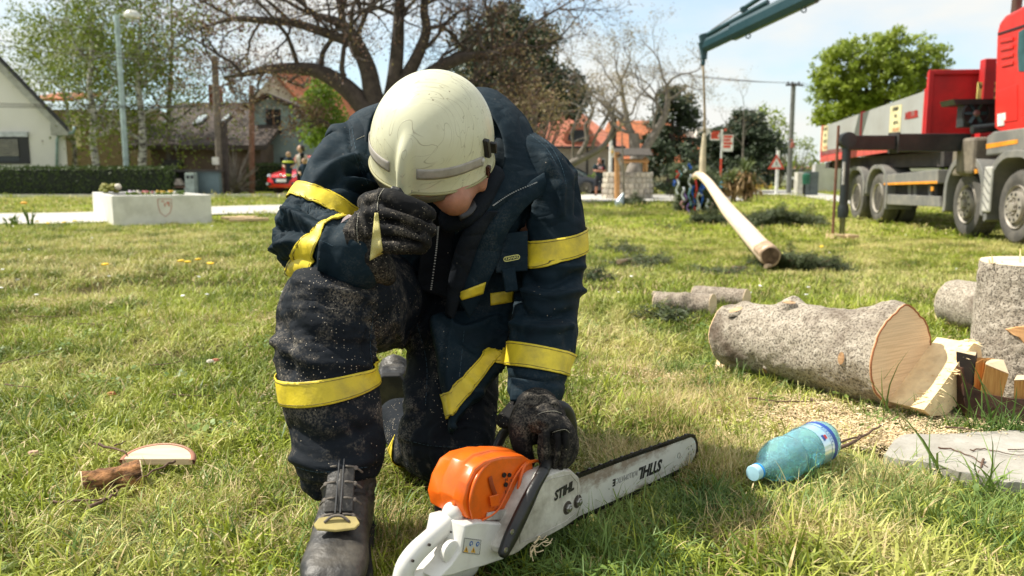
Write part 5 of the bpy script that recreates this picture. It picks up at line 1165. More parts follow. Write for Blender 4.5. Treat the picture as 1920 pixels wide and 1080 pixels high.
for i in range(2):wire(W(-200,40+i*12,30),W(413,108+i*6,30.5),.3,lab=['upper','lower'][i]+' of two wires through the birch crowns')
# direction sign
ds_=thing('direction_sign','red and white direction signpost with two white panels','sign',(Wx(1351,38),38,-.28))
Yz=38
m=MB();m.tube([(Wx(1351,Yz),Yz,-.35),(Wx(1351,Yz),Yz,Wz(297,Yz))],.05,10);m.build('post',plain('red_paint',(.62,.07,.035),.5),ds_)
m=MB();m.tube([(Wx(1351,Yz),Yz,Wz(297,Yz)),(Wx(1351,Yz),Yz,Wz(243,Yz))],.05,10);m.build('post',bpy.data.materials['white_paint'],ds_)
M_redp=bpy.data.materials['red_paint'];M_wp=plain('sign_white',(.74,.74,.70),.5,bump=0)
for (x0_,x1_,y0_,y1_),rows in (((1352.5,1372,253,284),4),((1329,1347,249,263),3)):
    m=MB();m.bx(Wx(x0_,Yz),Wx(x1_,Yz),Yz-.05,Yz-.02,Wz(y1_,Yz),Wz(y0_,Yz));pn_=m.build('sign_panel',M_wp,ds_)
    for k in range(rows):
        m=MB();zc=Wz(y0_+(k+.55)*(y1_-y0_)*.8/rows,Yz);hh_=.055;m.bx(Wx(x0_+1.2,Yz),Wx(x1_-(2+k % 2*3),Yz),Yz-.056,Yz-.0505,zc-hh_,zc+hh_);m.build('lettering_bar',M_redp,pn_)
m=MB();m.bx(Wx(1334,Yz),Wx(1347,Yz),Yz-.04,Yz-.01,Wz(248.4,Yz),Wz(246,Yz));m.build('sign_panel',M_redp,ds_)
m=MB();m.bx(Wx(1355,Yz),Wx(1359,Yz),Yz-.04,Yz-.01,Wz(246,Yz),Wz(241,Yz));m.build('sign_panel',M_redp,ds_)
# warning triangle
ts_=thing('warning_sign','red edged triangular warning sign on white post','sign',(Wx(1457,42),42,-.28))
m=MB();m.tube([(Wx(1457,42),42,-.35),(Wx(1457,42),42,Wz(282,42))],.09,10);m.build('post',bpy.data.materials['white_paint'],ts_)
def tri(x,y,z,r,t_,mat,nm,par):m_=MB();m_.prism([(x-r,y,z),(x+r,y,z),(x,y,z+1.73*r)],(0,-t_,0));return m_.build(nm,mat,par,bevel=.01)
a_=W(1455,317,41.9);t1=tri(a_.x,41.88,a_.z,.43,.02,M_redp,'sign_plate',ts_);t2=tri(a_.x,41.855,a_.z+.09,.27,.01,M_wp,'sign_face',ts_);m=MB();m.bx(a_.x-.02,a_.x+.02,41.83,41.843,a_.z+.17,a_.z+.36);m.build('symbol',M_blk,ts_)
# utility boxes and bin
cb2=thing('utility_cabinet','dark grey utility cabinet right of the tall pole','utility cabinet',(Wx(1519,40),40,-.28));m=MB();m.bx(Wx(1507,40),Wx(1531,40),39.7,40.8,-.3,Wz(322,40));m.build('cabinet_body',plain('dark_grey_metal',(.09,.11,.115),.6),cb2,bevel=.02)
m=MB();m.bx(Wx(1520,39.7)-.01,Wx(1520,39.7)+.01,39.685,39.695,-.2,Wz(325,40));m.build('door_seam',M_blk,cb2)
cb3=thing('utility_cabinet','pale concrete cabinet beside the dark grey one','utility cabinet',(Wx(1498,40),40,-.28));m=MB();m.bx(Wx(1493,40),Wx(1504,40),39.8,40.3,-.3,Wz(323,40));m.build('cabinet_body',plain('pale_concrete_box',(.5,.48,.43),.8),cb3,bevel=.02)
bn_=thing('litter_bin','green litter bin on a post in front of the grey cabinet','litter bin',(Wx(1512,37),37,-.28));m=MB();m.lathe([(.02,0),(.16,.02),(.18,.36),(.18,.45),(.1,.5),(.02,.5)],(Wx(1512,37),37,Wz(346,37)),n=14);m.build('bin_body',plain('green_plastic',(.01,.10,.06),.5),bn_,smooth='auto')
m=MB();m.tube([(Wx(1512,37),37.1,-.33),(Wx(1512,37),37.1,Wz(335,37))],.03,8);m.build('post',M_blk,bn_)
# --- concrete planter with crest
plr=thing('planter','white concrete planter box with small flowers on the lawn','planter',tuple(GP(290,420)))
c0,c1,c2_=GP(213,423),GP(398,419),GP(176,406);hpl=.42;ax1=(c1-c0);ax2=(c2_-c0);ax2.x=ax2.x*1.0
M_conc=plain('white_concrete',(.66,.65,.59),.85,var=.06,vs=6,dirt=(.22,.21,.15),dirt_amt=.45,ds=4)
m=MB();qd=[c0,c1,c1+ax2,c0+ax2]
base_=[p.copy() for p in qd];th=.06
for p in base_:p.z=-.02
up_=Vector((0,0,hpl))
cen_=sum(base_,Vector())/4;inn_=[cen_+(p-cen_)*.90 for p in base_]
vs=base_+[p+up_ for p in base_]+[p+up_ for p in inn_]+[p+up_*.8 for p in inn_]
m.add(vs,[(0,1,5,4),(1,2,6,5),(2,3,7,6),(3,0,4,7),(4,5,9,8),(5,6,10,9),(6,7,11,10),(7,4,8,11),(8,9,13,12),(9,10,14,13),(10,11,15,14),(11,8,12,15),(12,13,14,15),(3,2,1,0)])
m.build('planter_body',M_conc,plr,bevel=.008)
m=MB();m.prism([cen_+(p-cen_)*.89+up_*.84 for p in base_],(0,0,.02));m.build('soil',plain('dark_soil',(.05,.035,.025),.95),plr)
nrm_=(ax1.cross(Vector((0,0,1)))).normalized();nrm_=nrm_ if nrm_.y<0 else -nrm_
fx=ax1.normalized();cq=c0+ax1*.52+Vector((0,0,.25))+nrm_*.004
sh=[(-.085,.10),(.085,.10),(.085,.0),(.06,-.09),(0,-.14),(-.06,-.09),(-.085,0)]
M_fred=plain('faded_red_print',(.50,.22,.17),.8,bump=0)
m=MB();pp_=[cq+fx*a+Vector((0,0,b)) for a,b in sh];m.tube(pp_+[pp_[0]],.004,4);m.build('crest_outline',M_fred,plr)
m=MB()
for a,b,w_,h_ in ((.035,.045,.05,.035),(-.03,.065,.05,.012),(.0,.02,.015,.05),(.05,.01,.02,.02)):m.box(cq+fx*a+Vector((0,0,b)),(w_,.004,h_))
m.build('crest_print',M_fred,plr,kind='stuff')
# plants in the planter
def leafy(name,lab,cat,base,r,h,nl,mat,lsz,seed,par=None,grp=None):
    rg=random.Random(seed);m_=MB()
    for k in range(nl):
        a=rg.uniform(0,6.283);e=rg.uniform(0,1);c_=Vector(base)+Vector((r*math.sqrt(rg.random())*math.cos(a),r*math.sqrt(rg.random())*math.sin(a),h*e*(1-.3*rg.random())))
        d1=Vector((rg.uniform(-1,1),rg.uniform(-1,1),rg.uniform(-.3,1))).normalized();d2=d1.orthogonal().normalized();l_=lsz*rg.uniform(.6,1.3)
        m_.add([c_-d2*l_*.3,c_+d1*l_*.5,c_+d2*l_*.3,c_-d1*l_*.5],[(0,1,2,3)])
    return m_
def m_leaf(name,c1_,c2_,tr=.3,var=2.5):
    n=NT(name);f=n.noise(var,n.coord('World'),3);f2=n.n('ShaderNodeTexWhiteNoise');n.l(n.coord('World',scale=(9,9,9)),f2.inputs[0])
    c=n.mix(n.ramp(f,[(.3,0),(.7,1)]),c1_,c2_);n.fin(c,.55,None,spec=.3)
    t=n.n('ShaderNodeBsdfTranslucent');n.l(c,t.inputs['Color']);q=n.n('ShaderNodeMixShader',{'Fac':tr});n.l(n.b.outputs[0],q.inputs[1]);n.l(t.outputs[0],q.inputs[2]);n.l(q.outputs[0],n.out.inputs['Surface']);return n.m
M_lf1=m_leaf('fresh_green_leaf',(.10,.19,.02),(.22,.30,.04));M_lf2=m_leaf('dark_needle',(.022,.04,.018),(.05,.07,.028),.1);M_lfb=m_leaf('birch_leaf',(.09,.15,.012),(.24,.28,.04),.35)
M_bud=m_leaf('reddish_bud',(.10,.045,.03),(.17,.10,.06),.2);M_olive=m_leaf('olive_bud',(.20,.18,.07),(.28,.20,.10),.3);M_maple=m_leaf('maple_leaf',(.14,.21,.012),(.30,.36,.035),.35,1.2)
M_ivy=m_leaf('ivy_leaf',(.09,.17,.015),(.24,.34,.04),.4,1.2)
sc_=thing('succulent','round green succulent with pale flower at the planter corner','plant',tuple(GP(205,415)+Vector((0,.1,.42))))
bpos=c0+ax2*.5+Vector((.12,0,.40));mm=MB()
for k in range(18):
    a=k*2.4;e=.02+.004*k;c_=bpos+Vector((.11*math.cos(a)*(1-k/40),.11*math.sin(a)*(1-k/40),.03+.006*k));mm.ball(c_,(.045,.045,.03),8,5)
mm.build('leaves',m_leaf('succulent_green',(.14,.20,.03),(.30,.26,.06),.1),sc_,smooth=True)
mm=MB();mm.ball(bpos+Vector((.14,0,.10)),.05,10,7);mm.build('flower',plain('cream_flower',(.75,.68,.55),.7),sc_,smooth=True)
for k,(fr,col_n,cc_) in enumerate(((.30,'lilac',(.6,.5,.6)),(.36,'cream',(.75,.7,.6)),(.47,'pink',(.7,.25,.25)),(.62,'yellow',(.8,.55,.08)),(.70,'amber',(.8,.5,.05)),(.83,'green',(.08,.13,.03)))):
    f_=thing('flower_clump','%s flower clump in the white planter' % col_n,'flowers',tuple(c0+ax1*fr+ax2*.4+Vector((0,0,.40))));b_=c0+ax1*fr+ax2*.4+Vector((0,0,.37))
    mm=MB();rr2=random.Random(k)
    for q_ in range(9):mm.ball(b_+Vector((rr2.uniform(-.07,.07),rr2.uniform(-.04,.04),rr2.uniform(.04,.075))),(.022,.022,.012),6,4)
    mm.build('petals',plain('petal_'+col_n,cc_,.7,bump=0),f_);mm=leafy('l','','',b_,.08,.06,30,None,.05,k);mm.build('leaves',M_lf1,f_,kind='stuff')
# daffodils by the path, weeds at planter base
for k,(px,py) in enumerate(((57,425),(28,424),(18,428))):
    b_=GP(px,py);t_=thing('daffodil_clump',['tall narrow leaved daffodil clump with orange bloom near the path','small grassy bulb clump left of the tall daffodils','lowest bulb clump at the left edge of the lawn'][k],'plant',tuple(b_));mm=MB();rr2=random.Random(k+9)
    for q_ in range(12):
        a=rr2.uniform(0,6.28);h_=rr2.uniform(.10,.30)*(1 if k==0 else .6);e=b_+Vector((.09*math.cos(a),.05*math.sin(a),h_));mm.tube([b_+Vector((.02*math.cos(a),.02*math.sin(a),0)),b_.lerp(e,.5)+Vector((0,0,.03)),e],[(.008,.002),(.009,.002),(.001,.001)],4)
    mm.build('leaves',M_lf1,t_,kind='stuff')
    if k==0:mm=MB();mm.ball(b_+Vector((-.06,0,.31)),(.05,.04,.02),8,5);mm.build('bloom',plain('orange_petal',(.75,.38,.03),.7),t_)
# --- hedges
def hedge(name,lab,x0,x1,y0,y1,z1,seed,dens):
    t_=thing(name,lab,'hedge',((x0+x1)/2,(y0+y1)/2,0));rg=random.Random(seed)
    m_=MB();m_.bx(x0+.12,x1-.12,y0+.12,y1-.12,0,z1-.08);m_.build('core',plain('hedge_core',(.012,.018,.008),.95) if 'hedge_core' not in bpy.data.materials else bpy.data.materials['hedge_core'],t_)
    m_=MB();A1=(x1-x0)*z1;A2=(x1-x0)*(y1-y0)
    for k in range(int(dens*(A1+A2+2*(y1-y0)*z1))):
        u=rg.random()*(A1+A2+2*(y1-y0)*z1)
        jit=rg.gauss(0,.035)
        if u<A1:c_=Vector((rg.uniform(x0,x1),y0+.05+abs(jit),rg.uniform(0,z1)))
        elif u<A1+A2:c_=Vector((rg.uniform(x0,x1),rg.uniform(y0,y1),z1+jit))
        else:c_=Vector((x1-.04+jit if rg.random()<.5 else x0+.04+jit,rg.uniform(y0,y1),rg.uniform(0,z1)))
        if c_.z>z1-.12:c_.x=min(max(c_.x,x0+.1),x1-.1)
        d1=Vector((rg.uniform(-1,1),rg.uniform(-1,1),rg.uniform(0,1.5))).normalized();d2=d1.orthogonal().normalized();l_=.07*rg.uniform(.6,1.4)
        m_.add([c_-d2*l_*.35,c_+d1*l_*.6,c_+d2*l_*.35,c_-d1*l_*.5],[(0,1,2,3)])
    m_.build('foliage',m_leaf('hedge_leaf',(.035,.06,.014),(.07,.11,.02),.1) if 'hedge_leaf' not in bpy.data.materials else bpy.data.materials['hedge_leaf'],t_,kind='stuff')
Yhe=GP(100,365).y
hedge('hedge','long clipped dark hedge in front of the cream house',Wx(-260,Yhe),Wx(312,Yhe),Yhe,Yhe+1.3,Wz(314,Yhe),3,210)
Yh2=35.5
hedge('hedge','short clipped hedge beside the red car',Wx(461,Yh2),Wx(556,Yh2),Yh2,Yh2+1.2,Wz(308,Yh2),4,230)
# ================================================================ TREES
M_barkd=plain('dark_bark',(.055,.042,.034),.95,var=.45,vs=6,bump=.6,bs=20)
M_barkg=plain('grey_bark',(.17,.15,.125),.95,var=.35,vs=6,bump=.5,bs=20)
n=NT('birch_bark');v=n.coord('World');M_birch=n.fin(n.mix(n.ramp(n.noise(3.5,n.coord('World',scale=(1,1,3)),4,.7),[(.45,0),(.6,1)]),(.50,.48,.43),(.06,.05,.045)),.85)
def grow(m_,p,d,L_,r,lev,maxlev,rg,tips,wig=.25,spread=.7,nch=(2,4),up=.05,shrink=.68,nside=6,segs=4,droop=0):
    pts=[p];rad=[r];q=p.copy();dd=d.copy()
    for k in range(segs):
        dd=(dd+Vector((rg.gauss(0,wig),rg.gauss(0,wig),rg.gauss(0,wig*.7)+up-droop*lev))).normalized();q=q+dd*L_/segs;pts.append(q);rad.append(r*(1-.5*(k+1)/segs))
    m_.tube(pts,rad,max(3,nside-lev),cap=False)
    if lev >= maxlev:tips.append((pts[-1],dd));tips.append((pts[len(pts)//2],dd));return
    for c in range(rg.randint(*nch)):
        i=rg.randint(max(1,segs//2),segs);b_=pts[i];ax=dd.orthogonal().normalized();ax=Matrix.Rotation(rg.uniform(0,6.283),3,dd) @ ax
        nd=(dd*math.cos(spread*rg.uniform(.6,1.3))+ax*math.sin(spread*rg.uniform(.6,1.3))).normalized()
        grow(m_,b_,nd,L_*shrink*rg.uniform(.75,1.2),rad[i]*rg.uniform(.55,.8),lev+1,maxlev,rg,tips,wig,spread,nch,up,shrink,nside,segs,droop)
    grow(m_,pts[-1],dd,L_*shrink,rad[-1],lev+1,maxlev,rg,tips,wig,spread,nch,up,shrink,nside,segs,droop)
def leaves_at(tips,n_,spread,size,rg,hang=0,asp=.4):
    m_=MB();V_=[];F_=[]
    for p,d in tips:
        for k in range(n_):
            c_=p+Vector((rg.gauss(0,spread),rg.gauss(0,spread),rg.gauss(0,spread*.8)-(abs(rg.gauss(0,hang)) if hang else 0)))
            d1=Vector((rg.uniform(-1,1),rg.uniform(-1,1),rg.uniform(-1,1))).normalized();d2=d1.orthogonal().normalized();l_=size*rg.uniform(.6,1.4);b=len(V_)
            V_+=[tuple(c_-d2*l_*asp),tuple(c_+d1*l_*.6),tuple(c_+d2*l_*asp),tuple(c_-d1*l_*.5)];F_.append((b,b+1,b+2,b+3))
    m_.v=V_;m_.f=F_;m_.mi=[0]*len(F_);return m_
def tree(lab,base,trunks,bark,leafmat,nleaf,lspread,lsize,seed,name='tree',hang=0,cat='tree',leaf2=None,**k):
    rg=random.Random(seed);t_=thing(name,lab,cat,base);tips=[];first=True;lb=MB()
    for pts,rad,br in trunks:
        tm_=MB();tm_.tube(pts,rad,10,cap=False,smoothsub=3,round_ends=False);tm_.build('trunk' if first else 'limb',bark,t_,smooth=True);first=False
        for (i,d,L_,r) in br:grow(lb,Vector(pts[i]),Vector(d).normalized(),L_,r,1,k.get('maxlev',4),rg,tips,**{a:b for a,b in k.items() if a != 'maxlev'})
    lb.build('branches',bark,t_,smooth=True,kind='stuff',fixn=False)
    if nleaf:leaves_at(tips,nleaf,lspread,lsize,rg,hang).build('crown',leafmat,t_,kind='stuff',fixn=False)
    if leaf2:leaves_at(tips,leaf2[1],lspread*1.2,lsize,rg,hang).build('crown',leaf2[0],t_,kind='stuff',fixn=False)
    return t_,tips
# birches
Yt=34.5
def limb_dirs(rg,n_,up_lo,up_hi):return [Vector((math.cos(a),math.sin(a)*.8,rg.uniform(up_lo,up_hi))) for a in [rg.uniform(0,6.283) for _ in range(n_)]]
rg0=random.Random(2)
def birch(lab,px,Y,toppy,lean,r0,seed,nb,leaf,nleaf=13,hang=.5,**kw):
    b_=Vector((Wx(px,Y),Y,0));zt=Wz(toppy,Y);rg=random.Random(seed)
    pts=[b_+Vector((lean*zt*t**1.3+rg.gauss(0,.05),rg.gauss(0,.05),zt*t)) for t in np.linspace(0,1,9)];rad=[r0*(1-.85*t) for t in np.linspace(0,1,9)]
    br=[]
    for k in range(nb):
        i=rg.randint(2,8);a=rg.uniform(0,6.283);br.append((i,(math.cos(a),math.sin(a)*.7,rg.uniform(.3,.9)),rg.uniform(1.3,2.3)*(1.15-.07*i),r0*.32*(1.1-.09*i)))
    return tree(lab,tuple(b_),[(pts,rad,br)],M_birch,leaf,int(nleaf*1.5),.26,.095,seed,hang=hang,maxlev=3,wig=.22,spread=.65,nch=(2,3),up=.06,droop=.05,**kw)
birch('birch with drooping green leaves, left of the street lamp',180,33.6,-40,.02,.17,11,24,M_lfb,11)
birch('white trunked birch just right of the street lamp',268,34.0,-30,.03,.19,12,22,M_lfb,8,leaf2=(M_bud,2))
birch('slim birch behind the street lamp',246,36.0,30,-.06,.10,13,16,M_lfb,10)
birch('birch leaning left over the cream house roof',150,37.0,10,-.12,.12,14,18,M_lfb,11)
# reddish leaved tree between birches and the old tree
tree('slender tree with reddish new leaves behind the lamp',(Wx(335,36),36,0),[([(Wx(318,36),36,0),(Wx(322,36),36,3),(Wx(335,36),36,6),(Wx(340,36),36,8.5)],[.14,.11,.07,.03],[(1,(1,0,.6),2.2,.06),(1,(-1,.3,.8),2.0,.06),(2,(.8,-.3,.6),2.0,.05),(2,(-.9,0,.8),2,.05),(3,(.3,0,1),1.8,.03),(2,(.2,-.8,.5),1.7,.04),(3,(-.6,.3,.7),1.8,.03)])],M_barkg,M_bud,4,.28,.12,21,maxlev=4,wig=.25,nch=(2,3),leaf2=(M_lfb,2))
# the big gnarled bare tree behind the helmet
YB=21.0
def wp(px,py,dy=0):return W(px,py,YB+dy)
tr_=[
 ([wp(735,420),wp(735,330),wp(728,250),wp(720,205)],[.62,.50,.44,.42],[]),
 ([wp(728,260),wp(690,210),wp(650,165),wp(600,135),wp(560,128),wp(500,130),wp(455,140)],[.30,.27,.24,.19,.15,.11,.06],[(2,(-.3,-.3,1),2.0,.08),(3,(-.5,.2,1),2.0,.08),(4,(-.3,-.2,1),1.8,.07),(5,(-1,0,.3),1.8,.06),(6,(-1,.2,-.1),1.6,.05),(6,(-.8,-.2,.7),1.6,.05),(5,(-.3,0,-1),1.0,.04)]),
 ([wp(722,240),wp(700,180),wp(690,130),wp(665,75),wp(640,45),wp(600,30)],[.30,.25,.22,.18,.13,.08],[(2,(-.6,-.2,.8),1.8,.08),(3,(-.9,.3,.5),2.2,.08),(4,(.2,.2,1),1.6,.06),(5,(-1,.1,.2),2.2,.06),(5,(-.6,0,1),1.6,.05),(3,(.5,-.3,.9),1.6,.07)]),
 ([wp(660,80),wp(600,58),wp(545,42),wp(490,38),wp(440,35),wp(400,45)],[.14,.12,.10,.09,.07,.03],[(1,(-.2,.1,1),1.4,.05),(2,(-.4,-.2,.9),1.5,.05),(3,(-.5,.1,-.8),1.2,.04),(4,(-.9,.1,.6),1.6,.04),(5,(-1,0,.1),1.4,.03),(2,(-.3,-.2,-1),1.1,.04)]),
 ([wp(724,230),wp(738,160),wp(745,90),wp(748,30),wp(752,-30),wp(755,-90)],[.26,.20,.17,.14,.12,.09],[(2,(.5,-.2,.8),1.6,.06),(3,(-.6,.2,.7),1.6,.06),(4,(.6,0,.8),1.6,.06),(3,(.9,.2,.4),1.4,.05)]),
 ([wp(726,225),wp(760,150),wp(785,100),wp(800,55),wp(795,10),wp(815,-50)],[.26,.19,.15,.12,.10,.07],[(2,(.8,0,.5),1.5,.06),(3,(1,-.2,.3),1.6,.06),(4,(-.5,.1,.9),1.4,.05),(4,(1,0,.3),1.5,.05)]),
 ([wp(735,215),wp(775,165),wp(820,130),wp(870,108),wp(920,102),wp(965,85),wp(1010,90)],[.24,.20,.17,.13,.10,.06,.03],[(2,(.1,.2,1),1.6,.06),(3,(.3,-.2,1),1.7,.06),(4,(.5,.1,1),1.6,.05),(5,(.8,0,.7),1.5,.05),(5,(.8,0,-.4),1.2,.04),(6,(1,0,.3),1.2,.03),(4,(.6,.1,-.5),1.1,.04)]),
 ([wp(745,200),wp(790,190),wp(840,180),wp(890,150),wp(930,90)],[.18,.14,.11,.08,.04],[(2,(.8,-.2,.4),1.5,.05),(3,(.4,.2,.9),1.5,.05),(3,(1,0,-.2),1.2,.04),(4,(0,0,1),1.3,.03)]),
 ([wp(712,250),wp(670,235),wp(630,245),wp(605,228),wp(580,240)],[.12,.08,.07,.05,.03],[(2,(-.4,-.3,.3),.5,.03),(3,(-.8,.1,.2),.5,.03)]),
]
tree('huge gnarled bare tree with reddish buds behind the firefighter',tuple(wp(735,400)*1),tr_,M_barkd,M_bud,2,.14,.05,31,maxlev=4,wig=.36,spread=.8,nch=(3,4),up=.03,shrink=.66,leaf2=(M_olive,1))
# ivy green shrub left of trunk
iv=thing('shrub','bright green leafy climber at the left of the gnarled trunk','shrub',tuple(wp(620,330,1.5)))
rg=random.Random(8);tps=[]
for k in range(150):
    a=rg.gauss(0,1);b_=rg.uniform(0,1);px=600+60*b_*rg.uniform(-.4,1)+a*12;py=160+b_*120+rg.gauss(0,12);tps.append((W(px,py,YB+2+rg.uniform(-.6,.6)),Vector((0,0,1))))
leaves_at(tps,22,.14,.10,rg).build('foliage',M_ivy,iv,kind='stuff',fixn=False)
m=MB();m.tube([W(640,380,YB+2.2),W(630,300,YB+2.2),W(615,200,YB+2.2)],[.06,.05,.02],6,smoothsub=3);m.build('stem',M_barkd,iv)
# cedar-like conifer on the right of the tree
def conifer(lab,px,Y,basepy,toppy,halfw,seed,nb=90,mat=None,z0=-.2,dens=26,lsz=.16,shape=1.0,name='conifer',core=True):
    rg=random.Random(seed);xb_=Wx(px,Y);zt=Wz(toppy,Y);zb_=Wz(basepy,Y);t_=thing(name,lab,'tree',(xb_,Y,z0));m_=MB();m_.tube([(xb_,Y,z0-.1),(xb_,Y,zt-.2)],[.16+halfw*.04,.03],8,cap=False);m_.build('trunk',M_barkd,t_)
    tps=[];bm_=MB()
    for k in range(nb):
        t=rg.random()**.8;z=zb_+(zt-zb_)*t;rmax=halfw*((1-t)**.6*shape+.12)*(1-.35*max(0,.25-t)/.25);a=rg.uniform(0,6.283);rr2=rmax*rg.uniform(.75,1.15);e=Vector((xb_+rr2*math.cos(a),Y+rr2*math.sin(a),z+rr2*rg.uniform(-.25,.2)));s0=Vector((xb_,Y,z))
        bm_.tube([s0,s0.lerp(e,.5)+Vector((0,0,.06)),e],[.03,.02,.006],3,cap=False)
        for q_ in range(max(3,int(rr2*5))):
            f=rg.uniform(.3,1);tps.append((s0.lerp(e,f)+Vector((rg.gauss(0,.1),rg.gauss(0,.1),rg.gauss(0,.08))),e-s0))
    bm_.build('branches',M_barkd,t_,kind='stuff',fixn=False);leaves_at(tps,dens,.14,lsz,rg).build('crown',mat or M_lf2,t_,kind='stuff',fixn=False);return t_
conifer('broad dark conifer to the right of the gnarled tree',955,30,235,15,2.9,41,190,lsz=.13,dens=24)
conifer('dark fir beside the stone well',1258,42,355,165,2.3,42,120,lsz=.15,dens=16)
conifer('rounded dark conifer behind the direction sign',1395,48,345,212,2.6,43,150,lsz=.16,dens=20,shape=1.15)
conifer('low dark fir behind the ribboned treetop',1365,50,350,260,1.6,44,60,lsz=.15,dens=14)
# shrub with brown-green buds under the conifer
def shrub(lab,px,py,Y,rx,rz,n_,mat,seed,lsz=.1,nm='shrub',dens=16,z0=-.2,mat2=None):
    rg=random.Random(seed);c_=W(px,py,Y);t_=thing(nm,lab,'shrub',(c_.x,Y,z0));tps=[];bm_=MB();b0=Vector((c_.x,Y,z0))
    for k in range(n_):
        u=Vector((rg.gauss(0,1),rg.gauss(0,.8),rg.gauss(0,1))).normalized()*rg.uniform(.5,1.05);e=c_+Vector((u.x*rx,u.y*rx*.8,u.z*rz));bm_.tube([b0,b0.lerp(e,.5)+Vector((0,0,.15)),e],[.03,.02,.005],3,cap=False);tps.append((e,u))
    bm_.build('branches',M_barkg,t_,kind='stuff',fixn=False);leaves_at(tps,dens,.16,lsz,rg).build('foliage',mat,t_,kind='stuff',fixn=False)
    if mat2:leaves_at(tps,dens//2,.2,lsz,rg).build('foliage',mat2,t_,kind='stuff',fixn=False)
    return t_
shrub('budding brown and olive shrub in front of the broad conifer',1000,215,27,1.25,1.1,110,M_olive,51,.08,mat2=M_bud,dens=14)
shrub('budding shrub low behind the helmet',900,175,28,1.6,.9,70,M_olive,52,.06,dens=8)
# bare trees on the right
Yk=39
def kp(px,py):return W(px,py,Yk)
tree('bare knobbly tree behind the stone well',tuple(kp(1190,360)),[([kp(1191,365),kp(1193,320),kp(1190,280),kp(1188,250)],[.34,.28,.26,.24],[(3,(-.6,0,.8),2.0,.12),(3,(-.2,.2,1),2.0,.12),(3,(-.8,.2,.4),1.8,.1)]),([kp(1196,300),kp(1225,255),kp(1245,220),kp(1252,190),kp(1250,160)],[.22,.20,.17,.13,.09],[(2,(-.3,0,1),1.7,.08),(3,(.8,.1,.7),1.7,.07),(4,(-.3,0,1),1.6,.06),(4,(.6,-.1,.8),1.6,.06),(1,(-.3,.2,1),1.8,.08)]),([kp(1190,270),kp(1175,220),kp(1168,180),kp(1165,150)],[.15,.12,.09,.06],[(1,(.6,0,.8),1.5,.06),(2,(-.7,0,.7),1.5,.05),(3,(.3,0,1),1.5,.05),(3,(-.4,0,1),1.4,.04)])],M_barkg,M_olive,4,.15,.07,61,maxlev=4,wig=.32,nch=(2,3),shrink=.66)
Yj=24
def jp(px,py):return W(px,py,Yj)
tree('crooked bare tree leaning in from behind the firefighter',tuple(jp(1000,380)),[([jp(1010,385),jp(1040,335),jp(1075,305),jp(1110,288),jp(1135,270),jp(1148,240),jp(1150,200)],[.16,.14,.12,.10,.08,.05,.03],[(2,(-.2,.1,1),1.2,.05),(3,(.2,-.1,1),1.2,.05),(4,(.4,0,.9),1.0,.04),(5,(-.3,0,1),1.0,.03),(6,(.3,0,1),.9,.02)]),([jp(1078,303),jp(1100,265),jp(1098,235),jp(1112,205),jp(1085,160)],[.08,.07,.05,.04,.02],[(1,(-.5,0,.9),1.0,.03),(2,(.5,0,.9),1.0,.03),(3,(-.4,0,1),1.0,.025),(4,(0,0,1),1.0,.02)])],M_barkg,M_olive,2,.1,.05,62,maxlev=4,wig=.3,nch=(2,3),shrink=.66)
# green maple behind the truck
Ym=34
def mp_(px,py):return W(px,py,Ym)
rg=random.Random(77);mt=thing('maple_tree','full bright green maple behind the truck bed','tree',tuple(mp_(1640,340)))
m=MB();m.tube([mp_(1645,400),mp_(1643,240),mp_(1640,200),mp_(1638,130)],[.3,.25,.2,.08],10,smoothsub=3);m.build('trunk',M_barkd,mt,smooth=True)
tps=[];bm_=MB()
lobes=[(1570,150,32),(1555,185,28),(1560,115,24),(1600,120,38),(1600,175,40),(1645,105,34),(1640,150,45),(1690,100,34),(1700,140,40),(1735,110,22),(1730,150,26),(1650,200,40),(1590,90,18),(1665,80,22),(1545,150,18),(1620,205,35),(1570,210,24),(1740,125,14),(1545,215,14),(1700,180,30)]
for lx,ly,lr in lobes:
    for k in range(int(lr*1.9)):
        u=Vector((rg.gauss(0,1),rg.gauss(0,1),rg.gauss(0,1))).normalized()*rg.uniform(.5,1.0)**.4;rr2=lr/FPX*Ym*.95;c_=mp_(lx,ly)+u*rr2+Vector((0,rg.uniform(-1.3,1.3),0));tps.append((c_,u))
    bm_.tube([mp_(1641,215),mp_(1641,190).lerp(mp_(lx,ly),.5),mp_(lx,ly)],[.10,.07,.03],5,cap=False)
bm_.build('branches',M_barkd,mt,kind='stuff',fixn=False);leaves_at(tps,26,.09,.125,rg).build('crown',M_maple,mt,kind='stuff',fixn=False)
# light green tree, willow, far trees
shrub('bright yellow green tree right of the rounded conifer',1440,268,55,1.5,2.6,90,M_maple,71,.2,'tree',10)
shrub('pale willow by the tall utility pole',1500,295,62,1.6,1.8,60,M_lfb,72,.2,'tree',8)
shrub('thin pale green tree behind the warning sign',1462,285,60,1.2,2.4,60,M_lfb,73,.16,'tree',6)
shrub('low green bush under the red roofed house',1120,345,43,.8,.4,30,M_lf1,74,.12)
tree('thin bare tree in front of the rounded conifer',(Wx(1391,44),44,-.28),[([(Wx(1391,44),44,-.3),(Wx(1391,44),44,2.2),(Wx(1390,44),44,4.2)],[.06,.05,.02],[(1,(.4,0,1),1.4,.03),(1,(-.4,0,1),1.4,.03),(2,(.1,0,1),1.2,.02)])],M_barkg,M_olive,2,.12,.07,75,maxlev=3)
